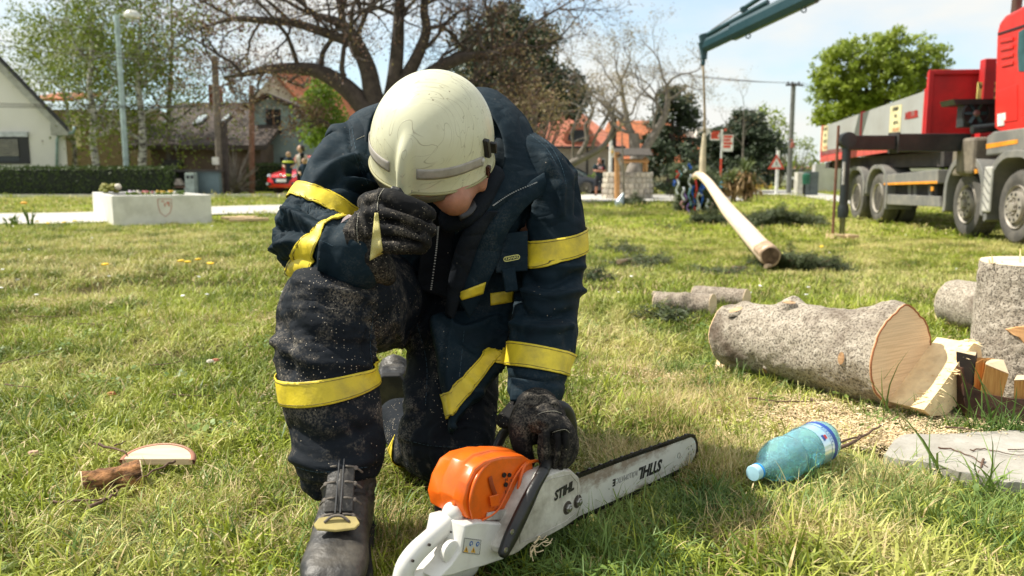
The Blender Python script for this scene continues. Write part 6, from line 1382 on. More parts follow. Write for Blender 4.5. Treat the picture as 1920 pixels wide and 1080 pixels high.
# far treeline
ft=thing('tree_line','low far line of trees on the horizon','trees',(0,150,0));tps=[]
rg=random.Random(3)
for k in range(900):
    x=rg.uniform(-110,130);tps.append((Vector((x,150+rg.uniform(-4,4),rg.uniform(-1,3.2+1.5*vn1(x*.08,0)))),Vector((0,0,1))))
leaves_at(tps,16,.9,.9,rg).build('foliage',M_lfb,ft,kind='stuff',fixn=False)
m=MB();m.bx(-110,130,150,153,-1,2.2);m.build('undergrowth',bpy.data.materials['hedge_core'],ft)
# brown thicket behind pole
tt=shrub('tangle of brown bare shrubs beside the timber poles',440,330,31.5,1.1,1.5,90,M_bud,81,.035,dens=1,z0=0)
# ================================================================ TRUCK WITH CRANE
TA=P(1905,383,11.1);TO=Vector((TA.x-.0,TA.y,-.262));TDIR=Vector((.104,.995,0)).normalized();TSIDE=Vector((TDIR.y,-TDIR.x,0))
TM=Matrix((TSIDE,TDIR,Vector((0,0,1)))).transposed().to_4x4();TM.translation=TO;TMi=TM.inverted()
# local: x = into the truck (from the near side), y = rearwards, z up
def T2L(px,py,xl=0):
    o_=Vector((0,0,CAM_H));d=P(px,py,1)-o_;t_=((TO+TSIDE*xl)-o_).dot(TSIDE)/d.dot(TSIDE);return TMi @ (o_+d*t_)
truck=thing('truck','red and grey four axle crane truck parked on the lawn at right','truck',TO)
M_red=plain('red_truck_paint',(.62,.022,.014),.35,var=.08,vs=1.5,bump=.03,dirt=(.30,.10,.07),dirt_amt=.25,ds=2)
M_redb=plain('red_bed_paint',(.55,.02,.022),.5,var=.1,vs=1.5,bump=.05,dirt=(.22,.02,.02),dirt_amt=.5,ds=3.5)
M_gp=plain('grey_side_panel',(.34,.345,.33),.6,var=.06,vs=1.2,bump=.04,dirt=(.24,.22,.19),dirt_amt=.4,ds=1.5)
M_gf=plain('dusty_grey_fender',(.15,.15,.14),.75,var=.12,vs=2,dirt=(.32,.29,.24),dirt_amt=.6,ds=3)
M_tyre=plain('dusty_tyre',(.075,.07,.063),.9,var=.2,vs=5,bump=.3,bs=60,dirt=(.20,.18,.15),dirt_amt=.5,ds=4)
M_rim=plain('dusty_steel_rim',(.36,.33,.28),.6,.3,var=.15,vs=5,dirt=(.22,.17,.12),dirt_amt=.4,ds=6)
M_chas=plain('grimy_chassis',(.035,.032,.03),.8,dirt=(.10,.085,.07),dirt_amt=.5,ds=4)
M_craneb=plain('black_crane_steel',(.018,.024,.026),.4,var=.2,dirt=(.08,.07,.06),dirt_amt=.35,ds=4)
M_crane=plain('dark_teal_crane_boom',(.010,.050,.065),.4,var=.2,vs=2,dirt=(.03,.05,.055),dirt_amt=.4,ds=2)
M_or2=plain('amber_reflector',(.75,.30,.03),.4,bump=0)
Rw=.50
def wheel(y,z=Rw,kind='front',x0=0.0,dz=0):
    c=Vector((x0,y,z+dz));ax=Vector((-1,0,0))
    m=MB();m.M=TM
    m.lathe([(.30,-.02),(.34,.0),(.42,.012),(.475,-.005),(Rw,-.05),(Rw,-.26),(.46,-.30),(.30,-.29)],c,ax,44);ty=m.build('tyre',M_tyre,truck,smooth='auto')
    tr_m=MB();tr_m.M=TM
    for k in range(44):
        a=2*math.pi*k/44;rd=Vector((0,math.cos(a),math.sin(a)))
        for xx in (.09,.17,.25):tr_m.box(c+rd*(Rw+.002)+Vector((xx-.01,0,0)),(.055,.042,.02),Matrix((Vector((1,0,0)),Vector((0,-math.sin(a),math.cos(a))),rd)).transposed())
    tr_m.build('tread',M_tyre,ty,kind='stuff')
    m=MB();m.M=TM
    if kind=='front':m.lathe([(.30,-.02),(.295,.01),(.275,-.01),(.265,-.06),(.22,-.03),(.215,.035),(.14,.045),(.13,.04),(.125,.01),(.075,.015),(.07,.07),(.03,.075)],c,ax,36)
    else:m.lathe([(.30,-.02),(.295,.01),(.27,-.01),(.25,-.13),(.21,-.18),(.14,-.19),(.12,-.12),(.05,-.11),(.02,-.11)],c,ax,36)
    rm=m.build('rim',M_rim,truck,smooth='auto')
    bm_=MB();bm_.M=TM;rb_,off=(.178,.040) if kind=='front' else (.172,-.185)
    for k in range(10):
        a=2*math.pi*k/10;p=c+Vector((0,rb_*math.cos(a),rb_*math.sin(a)));mh=MB();mh.M=TM
        mh.lathe([(.022,off-.004),(.022,off+.004)],p,ax,10);mh.build('hand_hole' if kind=='front' else 'wheel_nut',bpy.data.materials['black_opening'] if kind=='front' else M_rim,rm)
    if kind=='front':
        for k in range(10):
            a=2*math.pi*(k+.5)/10;p=c+Vector((0,.105*math.cos(a),.105*math.sin(a)));mh=MB();mh.M=TM;mh.lathe([(.014,.04),(.014,.07),(.01,.075)],p,ax,6);mh.build('wheel_nut',M_rim,rm)
U=[0,1.83,5.40,6.88]
y2=T2L(1812,380).y;y3=T2L(1645,378).y;y4=T2L(1605,376).y
wheel(0,kind='front',dz=.0);wheel(y2,kind='front',dz=-.01);wheel(y3,kind='rear',dz=-.02);wheel(y4,kind='rear',dz=-.04)
for y in (y3,y4): # far side duals
    m=MB();m.M=TM;m.lathe([(.25,0),(.46,.01),(Rw,-.04),(Rw,-.26),(.3,-.3)],(2.45,y,Rw-.03),(1,0,0),30);m.build('tyre',M_tyre,truck,smooth='auto')
    m=MB();m.M=TM;m.lathe([(.25,0),(.46,-.01),(Rw,-.05),(Rw,-.27),(.3,-.3)],(.34,y,Rw-.03),(-1,0,0),30);m.build('tyre',M_tyre,truck,smooth='auto')
for y in (0,y2):
    m=MB();m.M=TM;m.lathe([(.25,0),(.46,.01),(Rw,-.04),(Rw,-.26),(.3,-.3)],(2.35,y,Rw),(1,0,0),30);m.build('tyre',M_tyre,truck,smooth='auto')
for y in (0,y2,y3,y4):m=MB();m.M=TM;m.tube([(.25,y,Rw),(2.2,y,Rw)],.10,10);m.build('axle',M_chas,truck)
def tb(name,x0,x1,y0,y1,z0,z1,mat,par=None,bevel=0,**k):
    m=MB();m.M=TM;m.bx(x0,x1,y0,y1,z0,z1);return m.build(name,mat,par or truck,bevel=bevel,**k)
tb('chassis_frame',.75,.95,-.3,8.2,.72,1.02,M_chas);tb('chassis_frame',1.5,1.7,-.3,8.2,.72,1.02,M_chas)
def tprism(name,pxs,xl,depth,mat,par=None,bevel=0,**k):
    m=MB();m.M=TM;m.prism([Vector((xl,T2L(a,b_,xl).y,T2L(a,b_,xl).z)) for a,b_ in pxs],(depth,0,0));return m.build(name,mat,par or truck,bevel=bevel,**k)
# bed: floor frame, side panels with posts, headboard
xb=-.10
zt_f=T2L(1735,170,xb).z;zb_f=T2L(1735,258,xb).z;yf=T2L(1735,200,xb).y;yr_=T2L(1541,260,xb).y
ztr=T2L(1541,238,xb).z;zbr=T2L(1541,293,xb).z
def panel(t0,t1,name='side_panel',mat=M_gp,x=xb,th=.035,e=0):
    f=lambda t:yf+(yr_-yf)*t
    zT=lambda t:zt_f+(ztr-zt_f)*t+e;zB=lambda t:zb_f+(zbr-zb_f)*t-e
    m=MB();m.M=TM;m.prism([(x,f(t0),zB(t0)),(x,f(t1),zB(t1)),(x,f(t1),zT(t1)),(x,f(t0),zT(t0))],(th,0,0));return m.build(name,mat,truck,bevel=.006)
tpost=(T2L(1616,220,xb).y-yf)/(yr_-yf)
p1=panel(.012,tpost-.006);p2=panel(tpost+.006,.988)
for t in (0.0,tpost,.994):panel(t-.006,t+.006,'bed_post',M_redb,xb-.02,.08,.03)
tb('bed_floor',xb,2.45,yf,yr_,zb_f-.17,zb_f-.02,M_redb)
m=MB();m.M=TM;m.prism([(xb-.012,yf,zb_f-.015),(xb-.012,yr_,zbr-.015),(xb-.012,yr_,zbr-.15),(xb-.012,yf,zb_f-.15)],(.06,0,0));m.build('bed_rail',plain('faded_red_rail',(.55,.09,.07),.6),truck)
tb('side_panel',2.43,2.46,yf,yr_,zb_f,zt_f,M_gp);tb('tailboard',xb,2.45,yr_-.04,yr_,zbr,ztr,M_gp)
# headboard facing forward: red, taller
yhb=yf-.02
zhb=T2L(1736,137,xb).z;hb1=tb('headboard',xb-.01,2.45,yhb-.06,yhb,zb_f-.1,zhb,M_redb)
tb('headboard_frame',xb-.02,xb+.06,yhb-.11,yhb-.061,zb_f-.12,zhb+.03,M_redb,hb1,.01);tb('headboard_frame',xb+.061,2.45,yhb-.11,yhb-.061,zhb-.05,zhb+.03,M_redb,hb1,.01)
# hook frame with yellow sign, behind cab
q=T2L(1828,118,.75)
tb('hook_frame',.62,.80,yhb-.45,yhb-.25,zb_f-.2,T2L(1820,118,.62).z,M_redb,None,.015);tb('hook_frame',.801,2.0,yhb-.44,yhb-.26,T2L(1840,135,.7).z,T2L(1840,122,.7).z,M_redb,None,.015)
ysg=yhb-.46
def on_y(px,py,y):   # intersect plane local y
    o_=Vector((0,0,CAM_H));d=P(px,py,1)-o_;t_=((TO+TDIR*y)-o_).dot(TDIR)/d.dot(TDIR);return TMi @ (o_+d*t_)
a_,b_=on_y(1834,189,ysg),on_y(1834,153,ysg)
tb('hook_panel',.82,2.0,yhb-.35,yhb-.3,zb_f,T2L(1840,135,.7).z,M_redb)
sg=tb('yellow_sign',a_.x,a_.x+1.0,ysg+.05,ysg+.075,a_.z,b_.z,plain('pale_yellow_sign',(.72,.62,.20),.5,bump=0))
def ytext(s_,x,y,z,size,mat,par,**k):
    Mx=TM @ Matrix.Translation((x,y,z)) @ Matrix.Rotation(R(90),4,'X');return text_obj('sign_lettering',s_,size,mat,Mx,par,**k)
hs_=b_.z-a_.z
ytext('VYKOPOVÉ',a_.x+.02,ysg+.046,b_.z-hs_*.25,hs_*.36,M_ink,sg,align='LEFT',bold=.004,sx=.85);ytext('PRÁCE',a_.x+.26,ysg+.046,b_.z-hs_*.68,hs_*.34,M_ink,sg,align='LEFT',bold=.004,sx=.85)
# stickers on the side panels
M_ys=bpy.data.materials['pale_yellow_sign']
def xface_text(s_,px,py,size,mat,par,x=xb-.004,**k):
    q=T2L(px,py,x);Mx=TM @ Matrix.Translation((x,q.y,q.z)) @ Matrix.Rotation(R(90),4,'X') @ Matrix.Rotation(R(0),4,'Z')
    # text must run forward (towards -y local) seen from -x: x_text -> -y
    Bx=Matrix(((0,0,-1,x-.003),(-1,0,0,q.y),(0,1,0,q.z),(0,0,0,1)));return text_obj('sign_lettering',s_,size,mat,TM @ Bx,par,**k)
for (x0_,y0_,x1_,y1_),rows in (((1669,198,1690,250),('POTREBUJEM','NA','902 711 711','VOLAJTE')),((1541,236,1554,283),('VOLAJTE','NA','902 711','VOLAJTE'))):
    zt_,zb2=T2L((x0_+x1_)/2,y0_,xb).z,T2L((x0_+x1_)/2,y1_,xb).z;ya,yb_=T2L(x1_,220,xb).y,T2L(x0_,220,xb).y
    m=MB();m.M=TM;m.bx(xb-.006,xb-.002,ya,yb_,zb2,zt_);st_=m.build('yellow_sticker',plain('pale_sticker',(.62,.56,.32),.6,bump=0) if 'pale_sticker' not in bpy.data.materials else bpy.data.materials['pale_sticker'],p1)
    for k,rw in enumerate(rows):
        pxm,pym=(x0_+x1_)/2,y0_+(k+.5)*(y1_-y0_)/4
        xface_text(rw,pxm,pym,(zt_-zb2)*.17,M_ink if k<3 else plain('orange_print',(.6,.22,.10),.6,bump=0),p1,x=xb-.006,sx=.55 if len(rw)>7 else .9,bold=.003)
xface_text('MEILLER',1709,216,.16,plain('dark_red_print',(.30,.02,.015),.6,bump=0),p1,bold=.012,sx=1.05)
# cab
xc=-.02
cabp=[(1863,240),(1864,180),(1866,120),(1868,62),(1873,42),(1884,28),(1905,18)]
cl=[T2L(a,b_,xc) for a,b_ in cabp];cab_poly=[(p.y,p.z) for p in cl];ztop=cl[-1].z+.15
poly=[(xc,y,z) for y,z in cab_poly]+[(xc,-1.2,ztop+.05),(xc,-1.75,ztop-.5),(xc,-1.85,1.2),(xc,-1.0,1.0)]
poly[0]=(xc,cab_poly[0][0],T2L(1863,242,xc).z)
m=MB();m.M=TM;m.prism(poly,(2.5,0,0));cab=m.build('cab',M_red,truck,bevel=.05,seg=3)
def cabp_box(name,pxs,mat,dx=.01,bev=.004):m=MB();m.M=TM;m.prism([Vector((xc,T2L(a,b_,xc).y,T2L(a,b_,xc).z)) for a,b_ in pxs],(-dx,0,0));return m.build(name,mat,cab,bevel=bev)
cabp_box('side_window',[(1911,134),(1909,100),(1911,60),(1960,30),(1960,134)],plain('teal_window_glass',(.05,.11,.12),.1,bump=0))
cabp_box('rubber_strip',[(1872,62),(1872,66),(1960,38),(1960,33)],M_blk,.012)
for k,yy in enumerate((75,90,105,120)):cabp_box('vent_rib',[(1876+k,yy),(1876+k,yy+6),(1901,yy+1),(1901,yy-6)],M_red,.02,.008)
cabp_box('locker_door',[(1868,172),(1868,232),(1908,226),(1908,158)],M_red,.010,.006)
cabp_box('white_sticker',[(1872,214),(1872,237),(1884,235),(1884,226),(1887,225),(1887,211)],plain('white_sticker',(.7,.68,.64),.5,bump=0),.014,.001)
m=MB();m.M=TM;q0=T2L(1905,22,.3);m.tube([(.35,q0.y+.1,2.6),(.35,q0.y+.1,ztop+.15),(.35,q0.y+.02,ztop+.32),(.35,q0.y-.1,ztop+.4),(.35,q0.y+.25,ztop+.5)][:4],.07,12,smoothsub=3);m.build('exhaust_pipe',plain('rusty_exhaust',(.14,.08,.06),.5,.5),truck,smooth=True)
# grey lower side panel beneath the cab with amber strip, fenders
tprism('side_skirt',[(1848,292),(1850,256),(1862,247),(1990,230),(1990,270),(1920,282),(1880,288)],-.04,.25,M_gf,None,.02)
tprism('amber_stripe',[(1849,279),(1849,270),(1908,261),(1908,269)],-.045,.004,M_or2)
def fender(yc,r0,r1,a0,a1,x0,wd,zc,par=None,mat=None):
    m=MB();m.M=TM;rg_=[]
    for k in range(17):
        a=R(a0+(a1-a0)*k/16);sq=1+.10*abs(math.sin(2*a));rg_.append([(x0,yc+r1*sq*math.cos(a),zc+r1*sq*math.sin(a)),(x0,yc+r0*sq*math.cos(a),zc+r0*sq*math.sin(a)),(x0+wd,yc+r0*sq*math.cos(a),zc+r0*sq*math.sin(a)),(x0+wd,yc+r1*sq*math.cos(a),zc+r1*sq*math.sin(a))])
    m.loft(rg_);return m.build('fender',mat or M_gf,truck,smooth='auto',bevel=.01)
fender(y2,.60,.70,-15,195,-.07,.45,.52);fender(y3,.56,.64,5,200,-.05,.5,.50);fender(y4,.56,.64,-10,178,-.05,.5,.48);fender(0.05,.64,.74,-20,150,-.06,.5,.52)
m=MB();m.M=TM;a_,b_=T2L(1840,400,-.08),T2L(1861,312,-.08);m.bx(-.09,-.04,b_.y,a_.y,a_.z+.02,b_.z);md=m.build('mud_flap',plain('pale_mud_flap',(.42,.41,.37),.7),truck,bevel=.03)
for k in range(5):
    zc=a_.z+.12+k*(b_.z-a_.z-.2)/4;m=MB();m.M=TM;m.box((-.094,(a_.y+b_.y)/2,zc),(.008,abs(a_.y-b_.y)*1.0,.018),Matrix.Rotation(.6,3,'X'));m.build('flap_rib',M_gf,md)
# underrun boxes between axle 2 and 3
tprism('tool_box',[(1655,347),(1655,328),(1758,318),(1758,344)],-.03,.5,M_gf,None,.015)
tprism('amber_stripe',[(1657,347),(1657,343),(1757,339),(1757,344)],-.036,.005,M_or2)
tprism('underrun_rail',[(1659,383),(1659,364),(1760,368),(1762,388)],-.03,.06,M_gf,None,.01)
tprism('fuel_tank',[(1662,382),(1662,345),(1755,342),(1756,385)],.12,.45,M_chas,None,.03)
for px in (1702,1712,1740):tprism('tank_strap',[(px,366),(px,347),(px+6,347),(px+6,366)],.10,.03,M_gf)
tprism('side_marker',[(1745,358),(1745,350),(1749,350),(1749,358)],-.035,.02,M_or2)
tprism('fender_marker',[(1827,325),(1827,317),(1831,317),(1831,325)],-.09,.03,M_or2)
tprism('subframe',[(1560,316),(1560,298),(1770,284),(1770,312)],.15,2.0,M_chas)
tprism('rear_light_bar',[(1548,305),(1548,315),(1556,315),(1556,303)],.1,1.8,M_chas)
# crane base, oil cooler with fan, stabiliser
cr_=T2L(1806,270,-.05)
m=MB();m.M=TM;yb0=T2L(1800,270,0).y
tb('crane_base',-.05,2.3,yb0-.55,yb0+.15,.92,1.45,plain('dusty_crane_base',(.20,.17,.13),.7,dirt=(.06,.05,.04),dirt_amt=.6),None,.04)
tb('crane_foot',-.12,.25,yb0-.75,yb0-.15,.95,1.50,bpy.data.materials['dusty_crane_base'],None,.05)
tb('crane_column',.9,1.45,yb0-.5,yb0+.05,1.45,3.9,M_craneb,None,.05)
ccx=on_y(1832,212,yb0-.45);cl_=tb('oil_cooler',on_y(1807,212,yb0-.4).x,on_y(1861,212,yb0-.4).x+.2,yb0-.4,yb0-.15,on_y(1830,238,yb0-.4).z,on_y(1830,192,yb0-.4).z,M_craneb,None,.01)
m=MB();m.M=TM;m.prism([(ccx.x-.32,yb0-.45,on_y(1830,196,yb0-.4).z),(ccx.x+.5,yb0-.45,on_y(1830,196,yb0-.4).z),(ccx.x+.5,yb0-.45,on_y(1830,186,yb0-.4).z),(ccx.x-.36,yb0-.45,on_y(1830,186,yb0-.4).z)],(0,.5,0));m.build('cooler_hood',M_craneb,cl_)
m=MB();m.M=TM;m.lathe([(.20,0),(.21,.02),(.18,.03),(.175,.005)],(ccx.x,yb0-.40,ccx.z),(0,-1,0),28);m.build('fan_ring',M_blk,cl_,smooth='auto')
for k in range(6):a=k*math.pi/3;m=MB();m.M=TM;m.box((ccx.x+.09*math.cos(a),yb0-.415,ccx.z+.09*math.sin(a)),(.15,.008,.05),Matrix.Rotation(-a,3,'Y') @ Matrix.Rotation(.5,3,'X'));m.build('fan_blade',plain('dark_blue_grey',(.02,.05,.06),.4,bump=0) if k==0 else bpy.data.materials['dark_blue_grey'],cl_)
m=MB();m.M=TM;m.lathe([(.05,0),(.05,.03),(.02,.035)],(ccx.x,yb0-.41,ccx.z),(0,-1,0),12);m.build('fan_hub',M_steel,cl_)
m=MB();m.M=TM;m.tube([on_y(1822,243,yb0-.5),on_y(1870,238,yb0-.5)],.07,10);m.build('hydraulic_cylinder',M_craneb,truck,smooth='auto')
# stabiliser beam (world coordinates)
Yl=P(1578,440,12.1).y;gl_=GP(1578,446)
L0=W(1584,268,gl_.y);L1=TM @ Vector((.0,yb0-.2,0));L1.z=L0.z+.02
sx_=(L1-L0).normalized();sy_=Vector((0,0,1)).cross(sx_)
def beam(name,t0,t1,hh_,ww_,mat,par):
    a,b_=L0.lerp(L1,t0),L0.lerp(L1,t1);m=MB();m.box((a+b_)/2,((b_-a).length,ww_,hh_),Matrix((sx_,sy_,Vector((0,0,1)))).transposed());return m.build(name,mat,par,bevel=.012)
beam('stabiliser_beam',.40,1.0,.27,.22,M_craneb,truck);beam('stabiliser_beam',0,.42,.22,.17,M_craneb,truck);beam('beam_flange',.39,.405,.32,.26,M_chas,truck)
lx,ly=gl_.x,gl_.y;zt_=W(1578,250,ly).z
def lz(py):return W(1578,py,ly).z
m=MB();m.tube([(lx,ly,lz(408)),(lx,ly,lz(392)),(lx,ly,lz(385))],[.075,.085,.075],14);m.tube([(lx,ly,lz(392)),(lx,ly,lz(268))],.062,14);leg=m.build('stabiliser_leg',M_craneb,truck,smooth='auto',kind='stuff');del leg['kind']
m=MB();m.tube([(lx,ly,gl_.z+.05),(lx,ly,lz(400))],.042,14);m.build('piston_rod',plain('oily_chrome',(.25,.25,.22),.15,1,bump=0),truck,smooth='auto')
m=MB();m.lathe([(.04,-.08),(.12,-.075),(.125,0),(.12,.075),(.04,.08)],(lx,ly-.0,lz(263)),(0,1,0),20);m.build('leg_bracket',M_craneb,truck,smooth='auto')
m=MB();m.tube([(lx-.12,ly+.05,lz(440)+.0),(lx-.12,ly+.05,lz(235))],.022,8);m.build('hose_rod',plain('rusty_rod',(.16,.07,.04),.7),truck)
m=MB();m.box((lx-.055,ly-.075,lz(325)),(.03,.02,.34));m.build('white_stripe',plain('stripe_white',(.6,.6,.58),.5,bump=0),truck)
pd=thing('wooden_block','pale wooden blocks under the stabiliser leg','wooden block',tuple(gl_));M_pine=plain('pale_sawn_wood',(.52,.38,.22),.8,var=.15,vs=15)
for k,(dx,dy) in enumerate(((-.10,0),(.09,-.03))):m=MB();m.box(gl_+Vector((dx,dy,.02)),(.18,.3,.07),Matrix.Rotation(.1*k,3,'Z'));m.build('board',M_pine,pd,bevel=.004)
# crane boom reaching over the lawn
Bt=P(1318,88,19.3);Bm=P(1525,-12,16.6);Bc=TM @ Vector((1.2,yb0-.2,5.6))
def boom_seg(name,a,b_,h0,w0,par,mat=M_crane,h1=None,off=(0,0,0),bev=.02):
    a,b_=Vector(a)+Vector(off),Vector(b_)+Vector(off);d=(b_-a).normalized();s_=d.cross(Vector((0,0,1))).normalized();u=s_.cross(d);h1=h1 or h0
    m=MB();hexa=lambda c,h:[c+s_*w0*.5+u*h*.25,c+s_*w0*.3+u*h*.5,c-s_*w0*.3+u*h*.5,c-s_*w0*.5+u*h*.25,c-s_*w0*.5-u*h*.2,c-s_*w0*.25-u*h*.5,c+s_*w0*.25-u*h*.5,c+s_*w0*.5-u*h*.2]
    m.loft([hexa(a,h0),hexa(b_,h1)]);return m.build(name,mat,par,bevel=bev)
boom=boom_seg('boom_section',Bt.lerp(Bm,.02),Bt.lerp(Bm,.50),.29,.2,truck,h1=.31);boom_seg('boom_section',Bt.lerp(Bm,.30),Bt.lerp(Bm,1.02),.38,.26,truck,h1=.40)
boom_seg('boom_section',Bt.lerp(Bm,1.0),Bc,.36,.26,truck,h1=.42);boom_seg('crane_arm',Bc,TM @ Vector((1.2,yb0-.2,3.8)),.4,.3,truck)
ud=Vector((0,0,1));ext=(Bm-Bt).normalized()
m=MB();m.tube([Bt.lerp(Bm,.05)+ud*.23,Bt.lerp(Bm,.62)+ud*.29],.06,10);m.build('boom_cylinder',M_crane,truck,smooth='auto')
m=MB();m.tube([Bt.lerp(Bm,.08)+ud*.30,Bt.lerp(Bm,.42)+ud*.42],.014,8);m.build('cylinder_rod',M_steel,truck);m=MB();m.tube([Bt.lerp(Bm,.40)+ud*.41,Bt.lerp(Bm,1.0)+ud*.62],.055,10);m.build('boom_cylinder',M_crane,truck,smooth='auto')
m=MB();m.tube([Bt.lerp(Bm,.02)+ud*.08+Vector((0,-.1,0)),Bt.lerp(Bm,.75)+ud*.10+Vector((0,-.13,0))],.018,6);m.build('hydraulic_hose',M_blk,truck,smooth='auto')
for t,dz_,sz in ((.015,.16,(.20,.22,.26)),(.0,-.02,(.14,.2,.30)),(.40,.40,(.14,.16,.12)),(.30,0,(.05,.22,.30)),(1.0,.0,(.08,.24,.36))):
    m=MB();m.box(Bt.lerp(Bm,t)+ud*dz_,sz,Matrix.Rotation(-.25,3,'Y'));m.build('boom_bracket',M_crane,truck,bevel=.02)
for t in (.45,.93):
    m=MB();c_=Bt.lerp(Bm,t)-ud*.24;m.tube([c_+Vector((.05*math.cos(a),0,.05*math.sin(a))) for a in np.linspace(0,6.283,13)],.014,6);m.build('lifting_eye',M_crane,truck,smooth='auto')
m=MB();m.box(Bt+Vector((.03,0,-.20)),(.13,.14,.18));m.lathe([(.03,0),(.05,.05),(.05,.12),(.02,.16)],Bt+Vector((.02,0,-.44)),n=10);m.build('boom_tip',M_crane,truck,bevel=.01,kind='stuff');
# sling
sl_=thing('lifting_sling','pale rope sling hanging from the boom to the peeled pole','rope',tuple(P(1318,330,19.3)))
m=MB();tp=Bt+Vector((.02,0,-.42));m.tube([tp,P(1321,200,19.3),P(1321,250,19.3)],[.028,.03,.04],8,smoothsub=4);m.build('rope',plain('dirty_rope',(.24,.19,.12),.9),sl_,smooth=True)
m=MB();m.tube([P(1321,250,19.3),P(1318,290,19.3),P(1317,328,19.3)],[.045,.07,.085],8,smoothsub=4);m.build('strap',plain('pale_strap',(.50,.43,.30),.9),sl_,smooth=True)
# ================================================================ LOGS AND SMALL THINGS
def m_barkgrey(name,a,b,dk,sc=1.0,rough=.95):
    n=NT(name);v=n.coord('World')
    f=n.noise(38*sc,v,6,.7);f2=n.noise(150*sc,v,4,.7);f3=n.noise(5*sc,v,4,.6)
    c=n.mix(n.ramp(f,[(.35,0),(.65,1)]),a,b);c=n.mix(n.ramp(f2,[(.42,.95),(.49,0)]),c,[x*.38 for x in a]);c=n.mix(n.ramp(f3,[(.54,0),(.70,.8)]),c,dk)
    vo=n.n('ShaderNodeTexVoronoi',{'Scale':60*sc});n.l(v,vo.inputs['Vector']);c=n.mix(n.ramp(vo.outputs['Distance'],[(.09,.8),(.17,0)]),c,dk)
    return n.fin(c,rough,n.bump(f2,.6,.004,n.bump(f,.8,.012)),spec=.15)
M_bk=m_barkgrey('grey_spruce_bark',(.34,.29,.225),(.52,.46,.375),(.10,.07,.05))
def m_endgrain(name,cen,nrm,a=(.90,.64,.39),b=(.80,.50,.27),rs=90,dist=1.5):
    n=NT(name);g=n.n('ShaderNodeNewGeometry');sb=n.n('ShaderNodeVectorMath',operation='SUBTRACT');n.l(g.outputs['Position'],sb.inputs[0]);sb.inputs[1].default_value=tuple(cen)
    ln=n.n('ShaderNodeVectorMath',operation='LENGTH');n.l(sb.outputs[0],ln.inputs[0])
    d=n.math('ADD',ln.outputs['Value'],n.math('MULTIPLY',n.noise(8,n.coord('World'),3),.02*dist))
    w_=n.math('SINE',n.math('MULTIPLY',d,rs*6.28));saww=n.noise(1,n.coord('World',scale=(9,9,260),rot=(.5,.4,0)),3,.6)
    c=n.mix(n.ramp(w_,[(.3,0),(1,.22)]),a,b);c=n.mix(n.ramp(saww,[(.4,0),(.62,.5)]),c,[x*.72 for x in b]);c=n.mix(n.ramp(n.noise(7,n.coord('World'),3),[(.4,0),(.7,.3)]),c,(.78,.64,.45))
    return n.fin(c,.85,n.bump(saww,.25,.002),spec=.2)
def logmesh(name,a,b,r0,r1,mat,par,nu=90,nv=110,bumps=(),rough=.006,flare=None,seed=0,bend=0):
    a,b=Vector(a),Vector(b);d=(b-a);L_=d.length;d.normalize();s_=d.cross(Vector((0,0,1))).normalized() if abs(d.z)<.9 else Vector((1,0,0));u=s_.cross(d).normalized()
    th,tt=np.meshgrid(np.linspace(0,2*np.pi,nv,endpoint=False),np.linspace(0,1,nu));th=th.ravel();tt=tt.ravel()
    rad=r0+(r1-r0)*tt
    if flare:rad=rad*(1+flare*np.clip((tt-.78)/.22,0,1)**2*(.8+.4*np.sin(3*th+1)))
    co=np.stack([np.cos(th)*rad*12,np.sin(th)*rad*12,tt*L_*12+seed],1)
    rad=rad+rough*(fbm(co*1.3,4))+rough*.5*fbm(co*5,3)
    for (bt,ba,bh,bs) in bumps:
        da=np.angle(np.exp(1j*(th-ba)))*r1;dt=(tt-bt)*L_;rad=rad+bh*np.exp(-(da**2+dt**2)/bs**2)
    V=np.array(a)+np.outer(tt*L_,np.array(d))+np.outer(np.cos(th)*rad,np.array(s_))+np.outer(np.sin(th)*rad,np.array(u))
    if bend:V+=np.outer(np.sin(tt*np.pi)*bend,np.array(u))
    m=MB();m.v=[tuple(x) for x in V];m.f=[(i*nv+k,i*nv+(k+1) % nv,(i+1)*nv+(k+1) % nv,(i+1)*nv+k) for i in range(nu-1) for k in range(nv)];m.mi=[0]*len(m.f)
    o=m.build(name,mat,par,smooth=True);R0=[Vector(x) for x in V[:nv]];R1=[Vector(x) for x in V[-nv:]]
    return o,R0,R1,(d,s_,u)
def cap(name,ring,cen,off,mat,par,k=.985):
    c=sum(ring,Vector())/len(ring);m=MB();n_=len(ring);m.v=[tuple(c+(p-c)*k+off) for p in ring]+[tuple(c+off)];m.f=[(i,(i+1) % n_,n_) for i in range(n_)];m.mi=[0]*n_
    # rim joining
    b0=len(m.v);m.v+=[tuple(p) for p in ring];m.f+=[(i,(i+1) % n_,b0+(i+1) % n_,b0+i) for i in range(n_)];m.mi+=[0]*n_
    return m.build(name,mat,par)
# --- big log
LA,LB=P(1372,636,2.80),P(1690,672,2.27)
LA.z=.118;LB.z=.150
lg=thing('log','big grey barked log with a fresh splintered saw cut facing right','log',(1.0,2.5,0))
lo,R0,R1,(ld,ls,lu)=logmesh('bark',LA,LB,.108,.137,M_bk,lg,bumps=[(.93,1.75,.028,.05),(.38,1.75,.032,.035),(.38,1.2,.012,.03),(.10,1.55,.016,.03),(.62,-.2,.006,.04)],rough=.009,flare=.05)
M_eg=m_endgrain('fresh_end_grain',tuple(LB),None)
cap('cut_face',R1,LB,ld*.004,M_eg,lg);cap('cut_face',R0,LA,-ld*.004,M_eg,lg)
# inner bark ring
m=MB();c_=sum(R1,Vector())/len(R1);m.tube([c_+(p-c_)*.985+ld*.004 for p in R1+[R1[0]]],.0028,5,cap=False);m.build('inner_bark',plain('orange_inner_bark',(.36,.14,.06),.9),lg)
